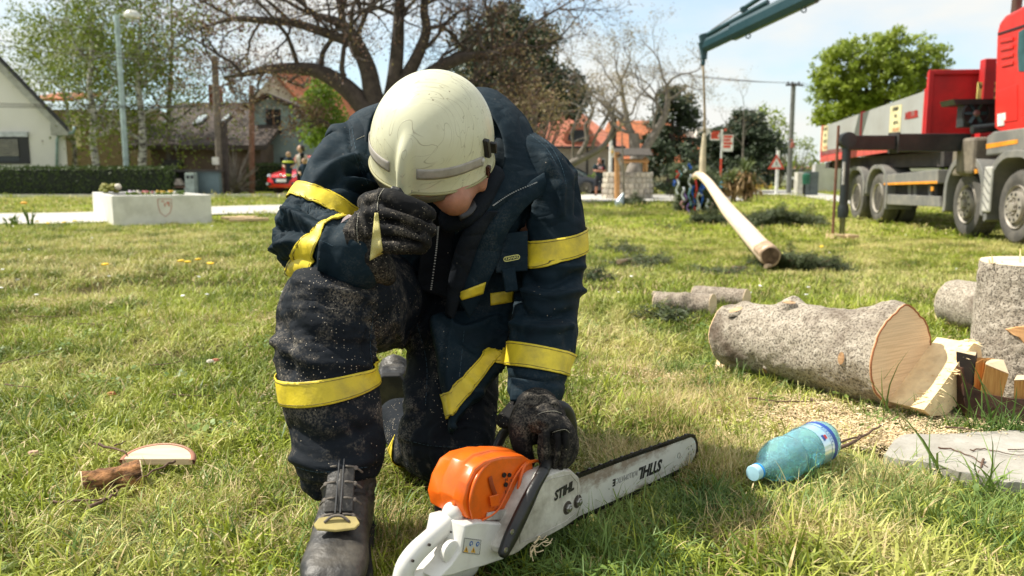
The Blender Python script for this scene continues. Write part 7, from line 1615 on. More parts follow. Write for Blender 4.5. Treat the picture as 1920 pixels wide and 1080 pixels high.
# hinge step: lower right part of the face protrudes
def face_pt(px,py,off=0):
    o_=Vector((0,0,CAM_H));d=P(px,py,1)-o_;t_=((c_+ld*off)-o_).dot(ld)/d.dot(ld);return o_+d*t_
step=[face_pt(*q,.004) for q in [(1757,632),(1738,655),(1712,690),(1688,722),(1664,752),(1678,764),(1705,762),(1740,735),(1765,700),(1775,665),(1770,640)]]
ax_off=ld*.105+lu*-.004
M_spl=plain('torn_pale_wood',(.88,.66,.38),.85,var=.18,vs=30,bump=.7,bs=60,dirt=(.62,.34,.14),dirt_amt=.3,ds=14)
m=MB();m.loft([step,[p+ax_off*.5 for p in step],[p+ax_off for p in step]]);m.build('hinge_step',M_spl,lg)
rg=random.Random(6)
top_edge=step[:5]
for k in range(150):   # splinters
    t=rg.random();i=min(3,int(t*4));e=top_edge[i].lerp(top_edge[i+1],t*4-i);f_=rg.random();inward=(step[9]-top_edge[2]).normalized()*rg.uniform(-.002,.035);p0=e+inward+ax_off*rg.uniform(.55,.95)
    ln_=rg.uniform(.008,.032);dr=(ld+lu*rg.uniform(-.25,.35)+ls*rg.uniform(-.2,.2)).normalized();m=MB();m.tube([p0,p0+dr*ln_*.5,p0+dr*ln_+lu*rg.uniform(-.006,.004)],[.0032*rg.uniform(.5,1),.0022,.0003],4);m.build('splinter',M_spl,lg)
# cut branch stubs
M_knot=m_endgrain('knot_grain',tuple(P(1579,671,2.4)),None,(.62,.34,.14),(.50,.22,.08),160)
def stub(px,py,a_,r_,ln_,mat=M_eg,elong=1.0,nrm=None,D=None):
    o_=Vector((0,0,CAM_H));d=P(px,py,1)-o_
    from mathutils.bvhtree import BVHTree
    bm=bmesh.new();bm.from_mesh(lo.data);bv=BVHTree.FromBMesh(bm);bm.free();hit=bv.ray_cast(o_,d.normalized())
    p=hit[0] if hit[0] is not None else P(px,py,D or 2.4);nn=nrm or (hit[1] if hit[1] is not None else Vector((0,0,1)));nn=Vector(nn).normalized()
    m=MB();A_=nn.cross(ld).normalized();B_=nn.cross(A_)
    m.loft([[p+A_*math.cos(a)*r_*elong*k_+B_*math.sin(a)*r_*k_+nn*h_ for a in np.linspace(0,6.283,17)[:-1]] for k_,h_ in ((1.25,-.006),(1.08,ln_*.7),(1.0,ln_))]);m.build('branch_stub',M_bk,lg,smooth='auto')
    m=MB();m.lathe([(r_*.2,.0),(r_*.9*min(1,elong),.0008)],p+nn*ln_,nn,14);m=MB();m.loft([[p+A_*math.cos(a)*r_*elong*.9*k_+B_*math.sin(a)*r_*.9*k_+nn*(ln_+.0012) for a in np.linspace(0,6.283,17)[:-1]] for k_ in (.05,1)],cap=True);m.build('stub_face',mat,lg)
stub(1579,672,0,.0115,.004,M_knot,1.7);stub(1437,692,0,.008,.006,M_knot,1.6)
stub(1479,574,0,.022,.012,M_eg,1.0,(0,-.1,1));stub(1380,583,0,.022,.004,M_eg,1.3,(-.3,-.1,1))
for px,py,h_ in ((1471,560,.022),(1489,566,.016),(1510,570,.02),(1450,583,.012)):
    p=P(px,py+12,2.62);m=MB();m.tube([p,p+Vector((.002,0,h_))],[.0045,.003],6);m.build('twig_stub',M_barkd,lg)
# wedge of wood beside the log left
wd_=thing('wood_wedge','pale triangular wood wedge in the grass at the far end of the big log','wood piece',tuple(GP(1352,700)));q=[GP(1336,700),GP(1362,700),GP(1373,690),GP(1345,686)]
m=MB();z_=Vector((0,0,.035));m.add([q[0],q[1],q[2],q[3],q[3]+z_*.9,q[2]+z_*.6],[(0,1,2,3),(0,3,4),(1,5,2),(0,4,5,1),(3,2,5,4)]);m.build('wedge',plain('pale_cut_wood',(.72,.56,.36),.85,var=.1,vs=30),wd_,bevel=.002)
# --- standing stump section
sp_c=P(1934,700,2.42);sb_=GP(1934,738)
st=thing('tree_stump','tall upright grey barked log section at the right edge','log',(sb_.x,sb_.y,0));Ys=sb_.y
zt_=W(1900,492,Ys).z;rS=(sb_.x-W(1838,600,Ys).x)
so_,S0,S1,_=logmesh('bark',(sb_.x,sb_.y,-.02),(sb_.x+.004,sb_.y,zt_),rS*1.02,rS*.97,M_bk,st,nu=110,nv=130,rough=.007,bumps=[(.9,3.3,.012,.03),(.96,3.14,.008,.02)],seed=9)
M_eg2=m_endgrain('stump_end_grain',(sb_.x,sb_.y,zt_),None,(.74,.60,.42),(.62,.46,.28));cap('cut_face',S1,None,Vector((0,0,.003)),M_eg2,st)
for px,py,h_ in ((1861,492,.026),(1856,492,.014),(1913,492,.045),(1880,494,.006),(1895,493,.004)):
    p=W(px,py,Ys-.03);p.z=zt_;m=MB();m.tube([p,p+Vector((-.002,0,h_*.6)),p+Vector((-.004,0,h_))],[.0035,.0025,.0006],4);m.build('splinter',M_spl,st)
m=MB();a0=[(1888,618),(1905,614),(1925,612),(1935,630),(1925,648),(1912,632),(1900,628)]
def on_cyl(px,py):
    o_=Vector((0,0,CAM_H));d=(P(px,py,1)-o_).normalized();f=Vector((o_.x-sb_.x,o_.y-sb_.y,0));dd=Vector((d.x,d.y,0));A_=dd.dot(dd);B_=2*f.dot(dd);C_=f.dot(f)-(rS+.006)**2;ds=max(0,B_*B_-4*A_*C_);return o_+d*((-B_-math.sqrt(ds))/(2*A_))
m.prism([on_cyl(*q) for q in a0],(0,.01,0));m.build('bark_wound',M_knot,st)
# --- logs lying
def simple_log(name,lab,a,b,r0,r1,mat,seed,group=None,nu=40,nv=48,facemat=None,bumps=()):
    t_=thing(name,lab,'log',((a[0]+b[0])/2,(a[1]+b[1])/2,0),group);o,r_0,r_1,(d,s_,u)=logmesh('bark',a,b,r0,r1,mat,t_,nu,nv,rough=.006,seed=seed,bumps=bumps)
    fm=facemat or m_endgrain('end_grain_%d' % seed,tuple(b),None,(.72,.56,.40),(.62,.44,.28));cap('cut_face',r_1,None,d*.003,fm,t_);cap('cut_face',r_0,None,-d*.003,fm,t_);return t_
bl_=GP(1800,640);Db=.104
simple_log('log','grey log lying behind the tall upright section',(W(1788,590,bl_.y+.34).x,bl_.y+.34,Db),(W(1900,590,bl_.y+.02).x,bl_.y+.02,Db),.105,.102,M_bk,21)
f1=GP(1745,775);simple_log('log','flat grey log half buried in chips under the splintered cut',(f1.x-.06,f1.y+.20,.03),(f1.x+.17,f1.y+.06,.035),.055,.05,M_bk,22)
M_bk2=m_barkgrey('warm_grey_bark',(.28,.23,.18),(.42,.36,.29),(.10,.07,.05))
def lp_(px,py,r_):p=GP(px,py);p.z+=r_;p.y+=r_*.6;return p
b_=lp_(1338,597,.055);simple_log('log','left of two thin logs, its large pale end toward the camera',(b_.x-.24,b_.y+.15,.05),tuple(b_),.042,.058,M_bk2,23,'small logs behind the big log',bumps=[(.3,.8,.015,.03),(.55,.9,.02,.03)])
b_=lp_(1402,583,.052);simple_log('log','right of two thin logs, its pale end just above the big log',(b_.x-.22,b_.y+.17,.05),tuple(b_),.045,.054,M_bk2,24,'small logs behind the big log')
m3=GP(1262,584);simple_log('log','short pointed grey branch piece left of the thin logs',(m3.x-.06,m3.y+.2,.05),(m3.x+.14,m3.y-.02,.045),.02,.042,M_bk2,25)
# --- firewood in rusty steel bowl
Yw=GP(1860,790).y
fb=thing('fire_box','low rusty steel fire box holding split firewood','fire box',(GP(1880,790).x,Yw,0))
M_rust=plain('rusty_steel',(.07,.035,.025),.8,.3,var=.5,vs=12,bump=.4,dirt=(.22,.09,.04),dirt_amt=.5,ds=10)
def wz(px,py,y):return W(px,py,y)
m=MB();q=[wz(1803,690,Yw+.02),wz(1812,782,Yw),wz(1850,790,Yw-.01),wz(1960,792,Yw-.02),wz(1960,750,Yw),wz(1900,748,Yw),wz(1845,738,Yw+.01),wz(1812,715,Yw+.02)]
m.prism(q,(0,.006,0));m.build('front_plate',M_rust,fb)
m=MB();q=[wz(1803,690,Yw+.02),wz(1812,782,Yw)];m.prism([q[0],q[1],q[1]+Vector((-.02,.22,0)),q[0]+Vector((-.02,.22,.0))],(.006,0,0));m.build('side_plate',M_rust,fb)
def m_split(name,a,b):
    n=NT(name);f=n.noise(1,n.coord('World',scale=(150,150,9),rot=(.1,.2,0)),4,.6);c=n.mix(n.ramp(f,[(.35,0),(.65,1)]),a,b);return n.fin(c,.8,n.bump(f,.5,.004))
M_sp1=m_split('orange_split_wood',(.42,.17,.035),(.66,.34,.10))
def split_log(lab,base,top,dep,mat,y,topmat=None,grp='split firewood in the rusty box'):
    t_=thing('firewood',lab,'firewood',tuple(wz(*base[0],y)),grp);rg2=random.Random(len(lab));n_=len(base)
    rings=[]
    for k in range(7):
        f=k/6;rings.append([wz(base[i][0]+(top[i][0]-base[i][0])*f+rg2.uniform(-.8,.8),base[i][1]+(top[i][1]-base[i][1])*f,y+(0 if i<n_-2 else dep)) for i in range(n_)])
    # bottom/top polygons as front edge points; last two are the rear
    m=MB();m.loft(rings,cap=True);m.build('split_wood',mat,t_,bevel=.0015)
    if topmat:m=MB();m.prism([p+Vector((0,0,.001)) for p in rings[-1]],(0,0,.0012));m.build('cut_end',topmat,t_)
    return t_
M_pc=bpy.data.materials['pale_cut_wood']
split_log('dark barked split log with pale top beside the big log cut',[(1803,760),(1835,770),(1840,740),(1812,735)],[(1792,660),(1829,668),(1832,658),(1797,653)],.05,M_barkd,Yw+.05,M_pc)
split_log('bright orange split log leaning left in the rusty box',[(1822,755),(1842,760),(1846,745),(1830,742)],[(1829,680),(1846,672),(1866,672),(1832,670)],.05,M_sp1,Yw+.045)
split_log('orange split log showing a slanted pale end in the rusty box',[(1832,765),(1872,770),(1876,745),(1840,745)],[(1848,684),(1892,702),(1882,676),(1852,674)],.06,M_sp1,Yw+.02,M_pc)
split_log('orange split log cropped by the right edge of the photo',[(1900,760),(1950,765),(1950,745),(1905,745)],[(1902,714),(1950,712),(1950,704),(1906,705)],.06,M_sp1,Yw+.02,M_pc)
# --- stone slab
n=NT('pale_limestone');v=n.coord('World');c=n.mix(n.ramp(n.noise(12,v,6,.7),[(.3,0),(.7,1)]),(.30,.275,.23),(.45,.43,.38));c=n.mix(n.ramp(n.noise(30,n.coord('World',scale=(1,2,1)),5,.7),[(.58,0),(.7,.6)]),c,(.20,.18,.14))
M_stone=n.fin(c,.9,n.bump(n.noise(50,v,6,.7),.6,.006))
sl2=thing('stone_slab','pale flat limestone slab at the lower right','stone',(GP(1850,870).x,GP(1850,870).y,0))
poly=[GP(*p) for p in [(1660,872),(1672,850),(1688,832),(1720,828),(1760,826),(1830,824),(1900,822),(2000,828),(2060,880),(2030,950),(1950,930),(1880,922),(1800,905),(1745,886),(1700,880)]]
bm=bmesh.new();vs=[bm.verts.new((p.x,p.y,.022)) for p in poly];f=bm.faces.new(vs);ex=bmesh.ops.extrude_face_region(bm,geom=[f]);
for v_ in ex['geom']:
    if isinstance(v_,bmesh.types.BMVert):v_.co.z=-.03
bmesh.ops.triangulate(bm,faces=bm.faces);bmesh.ops.subdivide_edges(bm,edges=bm.edges,cuts=5,use_grid_fill=True);bmesh.ops.triangulate(bm,faces=bm.faces)
A_=np.array([tuple(v_.co) for v_ in bm.verts]);dz=.010*fbm(A_*8,4)+.004*fbm(A_*30,3);dxy=np.stack([.012*fbm(A_*12+5,3),.012*fbm(A_*12+9,3)],1)
for v_,z_,d_ in zip(bm.verts,dz,dxy):v_.co.z+=z_ if v_.co.z>0 else 0;v_.co.x+=d_[0];v_.co.y+=d_[1]
bmesh.ops.recalc_face_normals(bm,faces=bm.faces);me=bpy.data.meshes.new('slab');bm.to_mesh(me);bm.free();me.materials.append(M_stone);me.polygons.foreach_set('use_smooth',[True]*len(me.polygons));me.set_sharp_from_angle(angle=R(40));o=bpy.data.objects.new('slab',me);COL.objects.link(o);setpar(o,sl2)
# --- twigs
M_twig=plain('brown_twig',(.12,.07,.045),.85,var=.3,vs=30)
def twig(lab,pts,r=.003,z=.03,grp='twigs scattered on the grass',side=True,seed=0):
    P_=[];rg2=random.Random(seed)
    for px,py in pts:p=GP(px,py);p.z+=z;P_.append(p)
    m=MB();cpx=[Vector(x) for x in catmull([tuple(p) for p in P_],4)];cpx=[p+Vector((0,rg2.uniform(-.3,.3)*r*2,rg2.uniform(-1,1)*r)) for p in cpx]
    m.tube(cpx,[r*(1-.6*i/len(cpx)) for i in range(len(cpx))],6)
    return m.build('twig',M_twig,None,smooth=True,label=lab,cat='twig',group=grp)
twig('curved twig lying across the middle of the stone slab',[(1758,858),(1790,862),(1825,878),(1850,895)],0.0021,.024,seed=1)
twig('forked thin twig on the right of the stone slab',[(1818,863),(1845,860),(1880,868),(1925,872)],0.0018,.024,seed=2)
twig('thicker upright twig at the front edge of the slab',[(1842,880),(1836,900),(1830,915)],0.003,.024,seed=3)
twig('short twig at the right edge of the slab top',[(1888,860),(1925,862)],0.0015,.024,seed=4)
twig('long thin twig behind the slab',[(1770,823),(1840,830)],.0025,.03,seed=5)
twig('dark twig behind the bottle pointing to the slab',[(1562,865),(1590,858),(1620,838),(1650,820)],.005,.03,seed=6)
twig('thin forked twig right of the bottle',[(1568,860),(1600,850),(1615,845)],.003,.04,seed=7)
twig('brown twig lying under the big log',[(1520,768),(1550,778),(1575,786)],.005,.025,seed=8)
twig('long thin twig in the grass below the big log',[(1400,765),(1480,772),(1560,768)],.0025,.03,seed=9)
twig('twig stretching right from the small bark piece at left',[(330,897),(300,912),(258,935)],.003,.04,seed=10)
twig('dark twig in front of the small bark piece',[(172,978),(200,965),(222,950)],.0045,.03,seed=11)
twig('thin stick at the lower left corner of the lawn',[(100,968),(150,967),(210,963)],.003,.03,seed=12)
twig('dark forked twig behind the bark piece',[(182,873),(218,879),(240,890)],.0035,.05,seed=13)
twig('twig leaning from the fork behind the bark piece',[(218,880),(240,870)],.002,.055,seed=14)
rr3=random.Random(12)
for k,(px,py,w_,lb_) in enumerate(((100,600,110,'thin twig in the pale straw band at far left'),(185,618,80,'thin crossing twig right of the straw band twig'),(50,680,150,'long thin stick at the left edge, level with the raised knee'),(310,690,60,'thin twig on the grass beside the pale curled leaf'),(40,735,60,'thin twig at the left edge below the long stick'),(360,752,70,'thin twig midway between the wood slice and the knee'),(20,905,70,'thin twig left of the bark covered split log'),(480,655,45,'short twig on the grass just left of the raised knee'))):
    a=rr3.uniform(-.5,.5);twig(lb_,[(px-w_/2,py-a*w_*.25),(px,py+rr3.uniform(-3,3)),(px+w_/2,py+a*w_*.25)],.0022,.018,None,seed=20+k)
# --- chunk with bark and wood slice at left
ch_a,ch_b=P(143,922,1.66),P(250,908,1.69);za=.030
ck=thing('wood_chunk','short split log with rough orange brown bark in the left grass','wood piece',tuple(GP(195,945)))
n=NT('rough_brown_bark');f=n.noise(1,n.coord('World',scale=(28,28,90),rot=(0,R(8),0)),6,.7,.4);c=n.mix(n.ramp(f,[(.38,0),(.52,.6),(.62,1)]),(.045,.022,.012),(.42,.20,.08));M_bkb=n.fin(c,.95,n.bump(f,1,.012))
ga,gb_=GP(148,940),GP(254,925);
co_,C0,C1,(cd_,cs_,cu_)=logmesh('bark',(ga.x,ga.y+.02,.022),(gb_.x,gb_.y+.03,.026),.030,.032,M_bkb,ck,50,60,rough=.012,seed=31)
cap('cut_face',C1,None,cd_*.002,M_pc,ck);cap('cut_face',C0,None,-cd_*.002,M_pc,ck)
sc2=GP(296,886);ws=thing('wood_slice','pale half disc wood slice lying in the left grass','wood piece',tuple(sc2))
m=MB();dx_=GP(362,893)-GP(231,893);hw_=dx_.length/2;cc_=(GP(362,893)+GP(231,893))/2+Vector((0,.0,.040));ringp=[cc_+Vector((hw_*math.cos(a),hw_*.62*math.sin(a),.02*math.sin(a))) for a in np.linspace(0,math.pi,19)];m.prism(ringp,(0,0,-.014));m.build('slice',m_endgrain('slice_grain',tuple(cc_+Vector((0,-.15,0))),None,(.76,.60,.42),(.68,.48,.31),70),ws,bevel=.001)
m=MB();m.tube([p+Vector((0,0,-.007)) for p in ringp],.0075,6,cap=False);m.build('bark_edge',plain('pinkish_inner_bark',(.36,.17,.11),.9),ws,smooth=True)
# leaves and chips of bark on the lawn
for k,(px,py,lab) in enumerate(((395,690,'curled pale leaf on the left lawn'),(210,753,'rusty brown dead leaf on the left lawn'),(65,868,'pinkish dead leaf at the left edge'),(650,820,'small chip near the boot'),(405,688,'reddish bark flake beside the pale leaf'))):
    p=GP(px,py)+Vector((0,0,.022));m=MB();m.loft([[p+Vector((x*.014,y*.010,.004*math.sin(x*3+y*2))) for x,y in ((-1,-.3),(-.3,-1),(.6,-.8),(1,.2),(.3,1),(-.6,.7))],[p+Vector((x*.010,y*.007,.007)) for x,y in ((-1,-.3),(-.3,-1),(.6,-.8),(1,.2),(.3,1),(-.6,.7))]]);m.build('dead_leaf',plain('dead_leaf_%d' % k,[(.6,.55,.45),(.35,.12,.05),(.5,.3,.22),(.7,.6,.4),(.4,.15,.08)][k],.8),None,label=lab,cat='leaf')
# planks pale in distance
pk_=thing('plank_pile','pale stripped wood pieces on the lawn right of the planter','wood pieces',tuple(GP(460,415)))
for k in range(6):
    p=GP(436+k*9,414+(k % 3)*2);m=MB();m.box(p+Vector((0,0,.04+.01*(k % 2))),(.34,.09,.045),Matrix.Rotation(.35*(k % 3-1),3,'Z'));m.build('wood_piece',M_pine,pk_,bevel=.008)
# --- peeled pole (maypole trunk) lying to the sling
PB,PT=P(1442,478,8.15),P(1312,331,19.2)
pts=[P(1444,480,8.0),P(1426,463,8.55),P(1398,431,9.6),P(1367,396,11.6),P(1346,367,14.3),P(1326,340,18),P(1311,328,19.6),P(1301,332,19.9)]
D0=[8.0,8.55,9.6,11.6,14.3,18,19.6,19.9];wpx=[38,35,31,26,20,16,14,11]
pl_=thing('peeled_pole','long peeled tree trunk lifted at its far end by the sling','log',tuple(GP(1440,492)))
n=NT('peeled_wood');f=n.noise(1,n.coord('World',scale=(14,3,14)),5,.6);c=n.mix(n.ramp(f,[(.35,0),(.7,1)]),(.70,.52,.36),(.82,.68,.52));c=n.mix(n.ramp(n.noise(25,n.coord('World'),3),[(.64,0),(.7,.7)]),c,(.35,.2,.1));M_peel=n.fin(c,.75,n.bump(f,.4,.01))
m=MB();m.tube(pts,[w_/2*d_/FPX for w_,d_ in zip(wpx,D0)],24,smoothsub=6);m.build('trunk',M_peel,pl_,smooth='auto')
m=MB();d_=(pts[0]-pts[1]).normalized();r_=wpx[0]/2*8/FPX;s_=d_.cross(Vector((0,0,1))).normalized();u_=s_.cross(d_);m.loft([[pts[0]+d_*(o_-.0)+s_*r_*k_*math.cos(a)*(1+.08*math.sin(5*a))+u_*r_*k_*math.sin(a)*(1+.06*math.cos(3*a)) for a in np.linspace(0,6.283,25)[:-1]] for k_,o_ in ((1.05,-.34),(1.06,-.1),(1.03,.0),(.9,.012))]);m.build('bark_butt',plain('brown_butt_bark',(.36,.25,.16),.9,var=.35,vs=14,bump=.6,bs=40,dirt=(.6,.45,.3),dirt_amt=.5,ds=7),pl_,smooth='auto')
m=MB();m.loft([[pts[0]+d_*.016+s_*r_*k_*math.cos(a)+u_*r_*k_*math.sin(a) for a in np.linspace(0,6.283,25)[:-1]] for k_ in (.85,.3)]);m.build('rotten_face',plain('brown_rotten_wood',(.26,.17,.10),.95,var=.5,vs=9,bump=1,bs=20,dirt=(.05,.03,.02),dirt_amt=.9,ds=9),pl_)
# --- spruce treetop with ribbons, and spruce branches lying about
M_spr=m_leaf('spruce_needle',(.025,.045,.012),(.085,.105,.035),.1)
rb_base=GP(1300,396);rt=thing('ribboned_treetop','cut spruce top hung with blue white and red ribbons','tree',tuple(rb_base));Yq=rb_base.y
def qp(px,py,dy=0):return W(px,py,Yq+dy)
rg=random.Random(15);tps=[];m=MB()
m.tube([qp(1312,335,.3),qp(1290,330,.1),qp(1272,322,0)],[.07,.05,.02],6)
for k in range(120):
    t=rg.random();px=1270+rg.random()*70;top=312+max(0,(px-1310))*.6+max(0,1275-px)*2;py=top+(396-top)*t;p=qp(px+(t-.5)*10,py,rg.uniform(-.5,.5));m.tube([qp(1300,330,.2),p],[.015,.006],3,cap=False);tps.append((p,Vector((0,0,-1))))
m.build('branches',M_barkd,rt,kind='stuff',fixn=False);leaves_at(tps,110,.11,.12,rg,0,.12).build('needles',M_spr,rt,kind='stuff',fixn=False)
rcol={'blue':plain('blue_ribbon',(.01,.09,.45),.4,bump=0),'white':plain('white_ribbon',(.62,.66,.68),.4,bump=0),'red':plain('red_ribbon',(.60,.03,.02),.4,bump=0),'violet':plain('violet_ribbon',(.22,.14,.40),.4,bump=0),'cyan':plain('pale_blue_ribbon',(.20,.42,.55),.4,bump=0),'pink':plain('pink_ribbon',(.55,.30,.32),.4,bump=0)}
for k,(px,py0,py1,c_n) in enumerate([(1295,336,400,'red'),(1284,327,352,'white'),(1284,352,385,'cyan'),(1291,348,388,'blue'),(1306,350,386,'blue'),(1262,320,335,'red'),(1262,335,364,'white'),(1272,350,375,'white'),(1281,380,399,'violet'),(1284,308,318,'blue'),(1275,312,324,'white'),(1267,320,332,'cyan'),(1256,338,348,'blue'),(1324,378,396,'pink'),(1342,385,396,'cyan'),(1300,360,392,'white'),(1276,356,378,'violet'),(1308,345,358,'blue'),(1299,380,392,'white'),(1316,372,388,'white'),(1340,340,352,'cyan'),(1270,375,390,'pink'),(1304,364,366,'white')]):
    L_=qp(px,py0).z-qp(px,py1).z;x0=qp(px,py0).x;z0_=qp(px,py0).z;yy=Yq-.58;pt=[Vector((x0+.03*math.sin(t*7+k)+.02*t,yy+.02*math.cos(t*9+k),z0_-L_*t)) for t in np.linspace(0,1,10)]
    m=MB();m.tube(pt,[(.027,.003)]*10,6,ref=(0,1,0));m.build('ribbon',rcol[c_n],rt,smooth=True)
def spruce_pile(lab,pxs,seed,n_=60,h_=.14,lsz=.045,stems=(),nl=40,grp=None,sz=1):
    rg2=random.Random(seed);c0_=GP(sum(p[0] for p in pxs)/len(pxs),sum(p[1] for p in pxs)/len(pxs));t_=thing('spruce_branch',lab,'branch',tuple(c0_),grp);tps=[];m=MB()
    A_=[GP(*p) for p in pxs]
    for k in range(n_):
        i=rg2.randint(0,len(A_)-2);t=rg2.random();p=A_[i].lerp(A_[i+1],t)+Vector((rg2.gauss(0,.03),rg2.gauss(0,.07*sz),rg2.uniform(.0,h_)*.8*(math.sin(math.pi*(i+t)/(len(A_)-1))*.8+.2)));dr=Vector((rg2.uniform(-1,1),rg2.uniform(-.5,.5),rg2.uniform(-.1,.25))).normalized()*.16*sz
        m.tube([p,p+dr*.5,p+dr],[.006,.004,.002],3,cap=False);tps+=[(p+dr*f_,dr) for f_ in (.2,.5,.8,1)]
    m.build('twigs',M_twig,t_,kind='stuff',fixn=False);leaves_at(tps,int(nl*.6),.020*sz+.008,lsz*.9,rg2,0,.09).build('needles',M_spr,t_,kind='stuff',fixn=False)
    for a,b in stems:q=MB();pa,pb=GP(*a),GP(*b);q.tube([pa+Vector((0,-.05,.06)),pb+Vector((0,-.05,.04))],[.022,.008],6);q.build('stem',plain('pale_branch_wood',(.34,.25,.16),.9) if 'pale_branch_wood' not in bpy.data.materials else bpy.data.materials['pale_branch_wood'],t_)
spruce_pile('large heap of dark spruce branches behind the peeled pole',[(1400,424),(1440,422),(1490,424),(1530,420)],61,150,.30,.07,[((1448,402),(1452,424)),((1490,405),(1492,425))],48,sz=1.6)
spruce_pile('dark spruce branch lying left of the peeled pole',[(1300,419),(1335,420),(1375,421)],62,90,.24,.07,(),48,sz=1.5)
spruce_pile('spruce branch heap at the butt of the peeled pole',[(1440,500),(1480,505),(1520,507),(1562,506)],63,130,.15,.045,[((1440,497),(1475,489)),((1432,510),(1462,501))],44)
spruce_pile('small spruce twig on the lawn left of the pole butt',[(1330,516),(1360,516),(1395,511)],64,18,.03,.04,[((1372,512),(1398,507))],36)
spruce_pile('spruce branch with a long stem on the central lawn',[(1165,500),(1200,496),(1236,494)],65,36,.05,.045,[((1158,502),(1185,491))],40)
spruce_pile('short dark spruce branch nearer the path',[(1140,472),(1170,470),(1198,473)],66,30,.05,.045,(),30)
spruce_pile('dark twig cluster beside the firefighter sleeve',[(1098,524),(1110,522),(1120,524)],67,16,.05,.035,(),30,sz=.6)
spruce_pile('small spruce tuft left of the thin logs',[(1225,600),(1250,598),(1285,600)],68,26,.03,.03,(),30,sz=.45)
spruce_pile('flattened spruce twig on the right lawn',[(1240,425),(1280,430)],69,12,.03,.04,(),24)
# --- yucca clump
yb_=GP(1385,378);yu=thing('yucca','big yucca clump with dry tan leaves beside the peeled pole','plant',tuple(yb_));rg=random.Random(5)
def yuc(cpx,cpy,r_,n_,mat,up,L0_,nm='leaves'):
    m=MB();c_=W(cpx,cpy,yb_.y)
    for k in range(n_):
        a=rg.uniform(0,6.283);e=rg.uniform(*up);d=Vector((math.cos(a)*math.cos(e),math.sin(a)*math.cos(e),math.sin(e)));L_=L0_*rg.uniform(.6,1.1);sd_=d.cross(Vector((0,0,1))).normalized()*.028;o_=c_+Vector((rg.gauss(0,r_),rg.gauss(0,r_),rg.gauss(0,r_*.5)));mid_=o_+d*L_*.6+Vector((0,0,.02));en=o_+d*L_-Vector((0,0,L_*.15))
        m.add([o_-sd_*.6,o_+sd_*.6,mid_+sd_,mid_-sd_,en],[(0,1,2,3),(3,2,4)])
    m.build(nm,mat,yu,kind='stuff',fixn=False)
M_ylf=m_leaf('yucca_green',(.10,.14,.05),(.20,.23,.09),.15);M_ydry=m_leaf('yucca_dry',(.30,.18,.08),(.50,.36,.20),.15)
for cx_,cy_,r_ in ((1398,330,.25),(1375,345,.3),(1405,352,.3),(1352,352,.2)):yuc(cx_,cy_,r_*.6,130,M_ydry,(-1.3,.5),.62,'dry_leaves')
for cx_,cy_ in ((1398,320),(1375,338),(1352,345),(1408,345)):yuc(cx_,cy_,.06,70,M_ylf,(.0,1.4),.62)
for cx_ in (1398,1375,1405):m=MB();a_=W(cx_,378,yb_.y);a_.z=yb_.z;m.tube([a_,W(cx_,335,yb_.y)],.1,8);m.build('stem',M_barkd,yu)
# --- stone well with roof, carved bird, little sapling
Ww=GP(1183,373);rw_=(W(1232,350,Ww.y).x-W(1135,350,Ww.y).x)/2;Wc=Vector((W(1183,350,Ww.y).x,Ww.y+rw_,Ww.z));zwt=W(1183,322,Ww.y).z
well=thing('well','round stone well with small dark shingled roof on logs','well',tuple(Wc))
m=MB();m.lathe([(rw_-.06,-.1),(rw_-.06,zwt-Wc.z-.02),(rw_-.35,zwt-Wc.z-.02),(rw_-.35,0)],Wc,n=40);m.build('mortar_core',plain('pale_mortar',(.50,.46,.38),.95),well)
rg=random.Random(9);z=Wc.z-.05;stm=[plain('well_stone_%d' % k,c_,.9,var=.15,vs=6,bump=.4,bs=30) for k,c_ in enumerate(((.50,.44,.35),(.42,.38,.31),(.58,.52,.42),(.36,.32,.27)))]
rows=5;hh_=(zwt-z)/rows
for r_ in range(rows):
    a=rg.uniform(0,.3)-math.pi*1.05
    while a<math.pi*.05:
        w_=rg.uniform(.16,.34);am=a+w_/2;m=MB();n8=7;hz=hh_*rg.uniform(.40,.47);pr=[]
        out_=[]
        for k in range(n8+1):
            th_=2*math.pi*k/(n8+1)+rg.uniform(-.15,.15);sx2=math.copysign(abs(math.cos(th_))**.6,math.cos(th_));sz2=math.copysign(abs(math.sin(th_))**.6,math.sin(th_));out_.append((am+sx2*w_*.46,z+hh_*(r_+.5)+sz2*hz))
        ro,ri=rw_+rg.uniform(-.01,.03),rw_-.10
        m.loft([[Vector((Wc.x+rr_q*math.cos(x),Wc.y+rr_q*math.sin(x),zz)) for x,zz in out_] for rr_q in (ri,ro-.02)]+[[Vector((Wc.x+(ro)*math.cos(am+(x-am)*.8),Wc.y+(ro)*math.sin(am+(x-am)*.8),z+hh_*(r_+.5)+(zz-z-hh_*(r_+.5))*.8)) for x,zz in out_]])
        m.build('stone',rg.choice(stm),well);a+=w_
M_log=plain('orange_pine_log',(.46,.24,.09),.7,var=.2,vs=8)
def wv(px,py,dy=0):return W(px,py,Ww.y+dy)
m=MB();a_=wv(1157,372,-.12);a_.z=Wc.z-.05;m.tube([a_,wv(1157,285,-.12)],.11,12);pst=m.build('post',M_log,well,smooth='auto')
m=MB();m.tube([wv(1210,322,.5),wv(1210,296,.5)],.10,12);m.build('post',M_log,well,smooth='auto')
m=MB();m.tube([wv(1156,301,.1),wv(1216,302,.3)],.075,10);m.build('windlass',M_log,well,smooth='auto')
m=MB();m.tube([wv(1159,296,-.15),wv(1163,312,-.15)],[.11,.05],8);m.build('wooden_bucket',plain('grey_weathered_wood',(.35,.32,.27),.9),well)
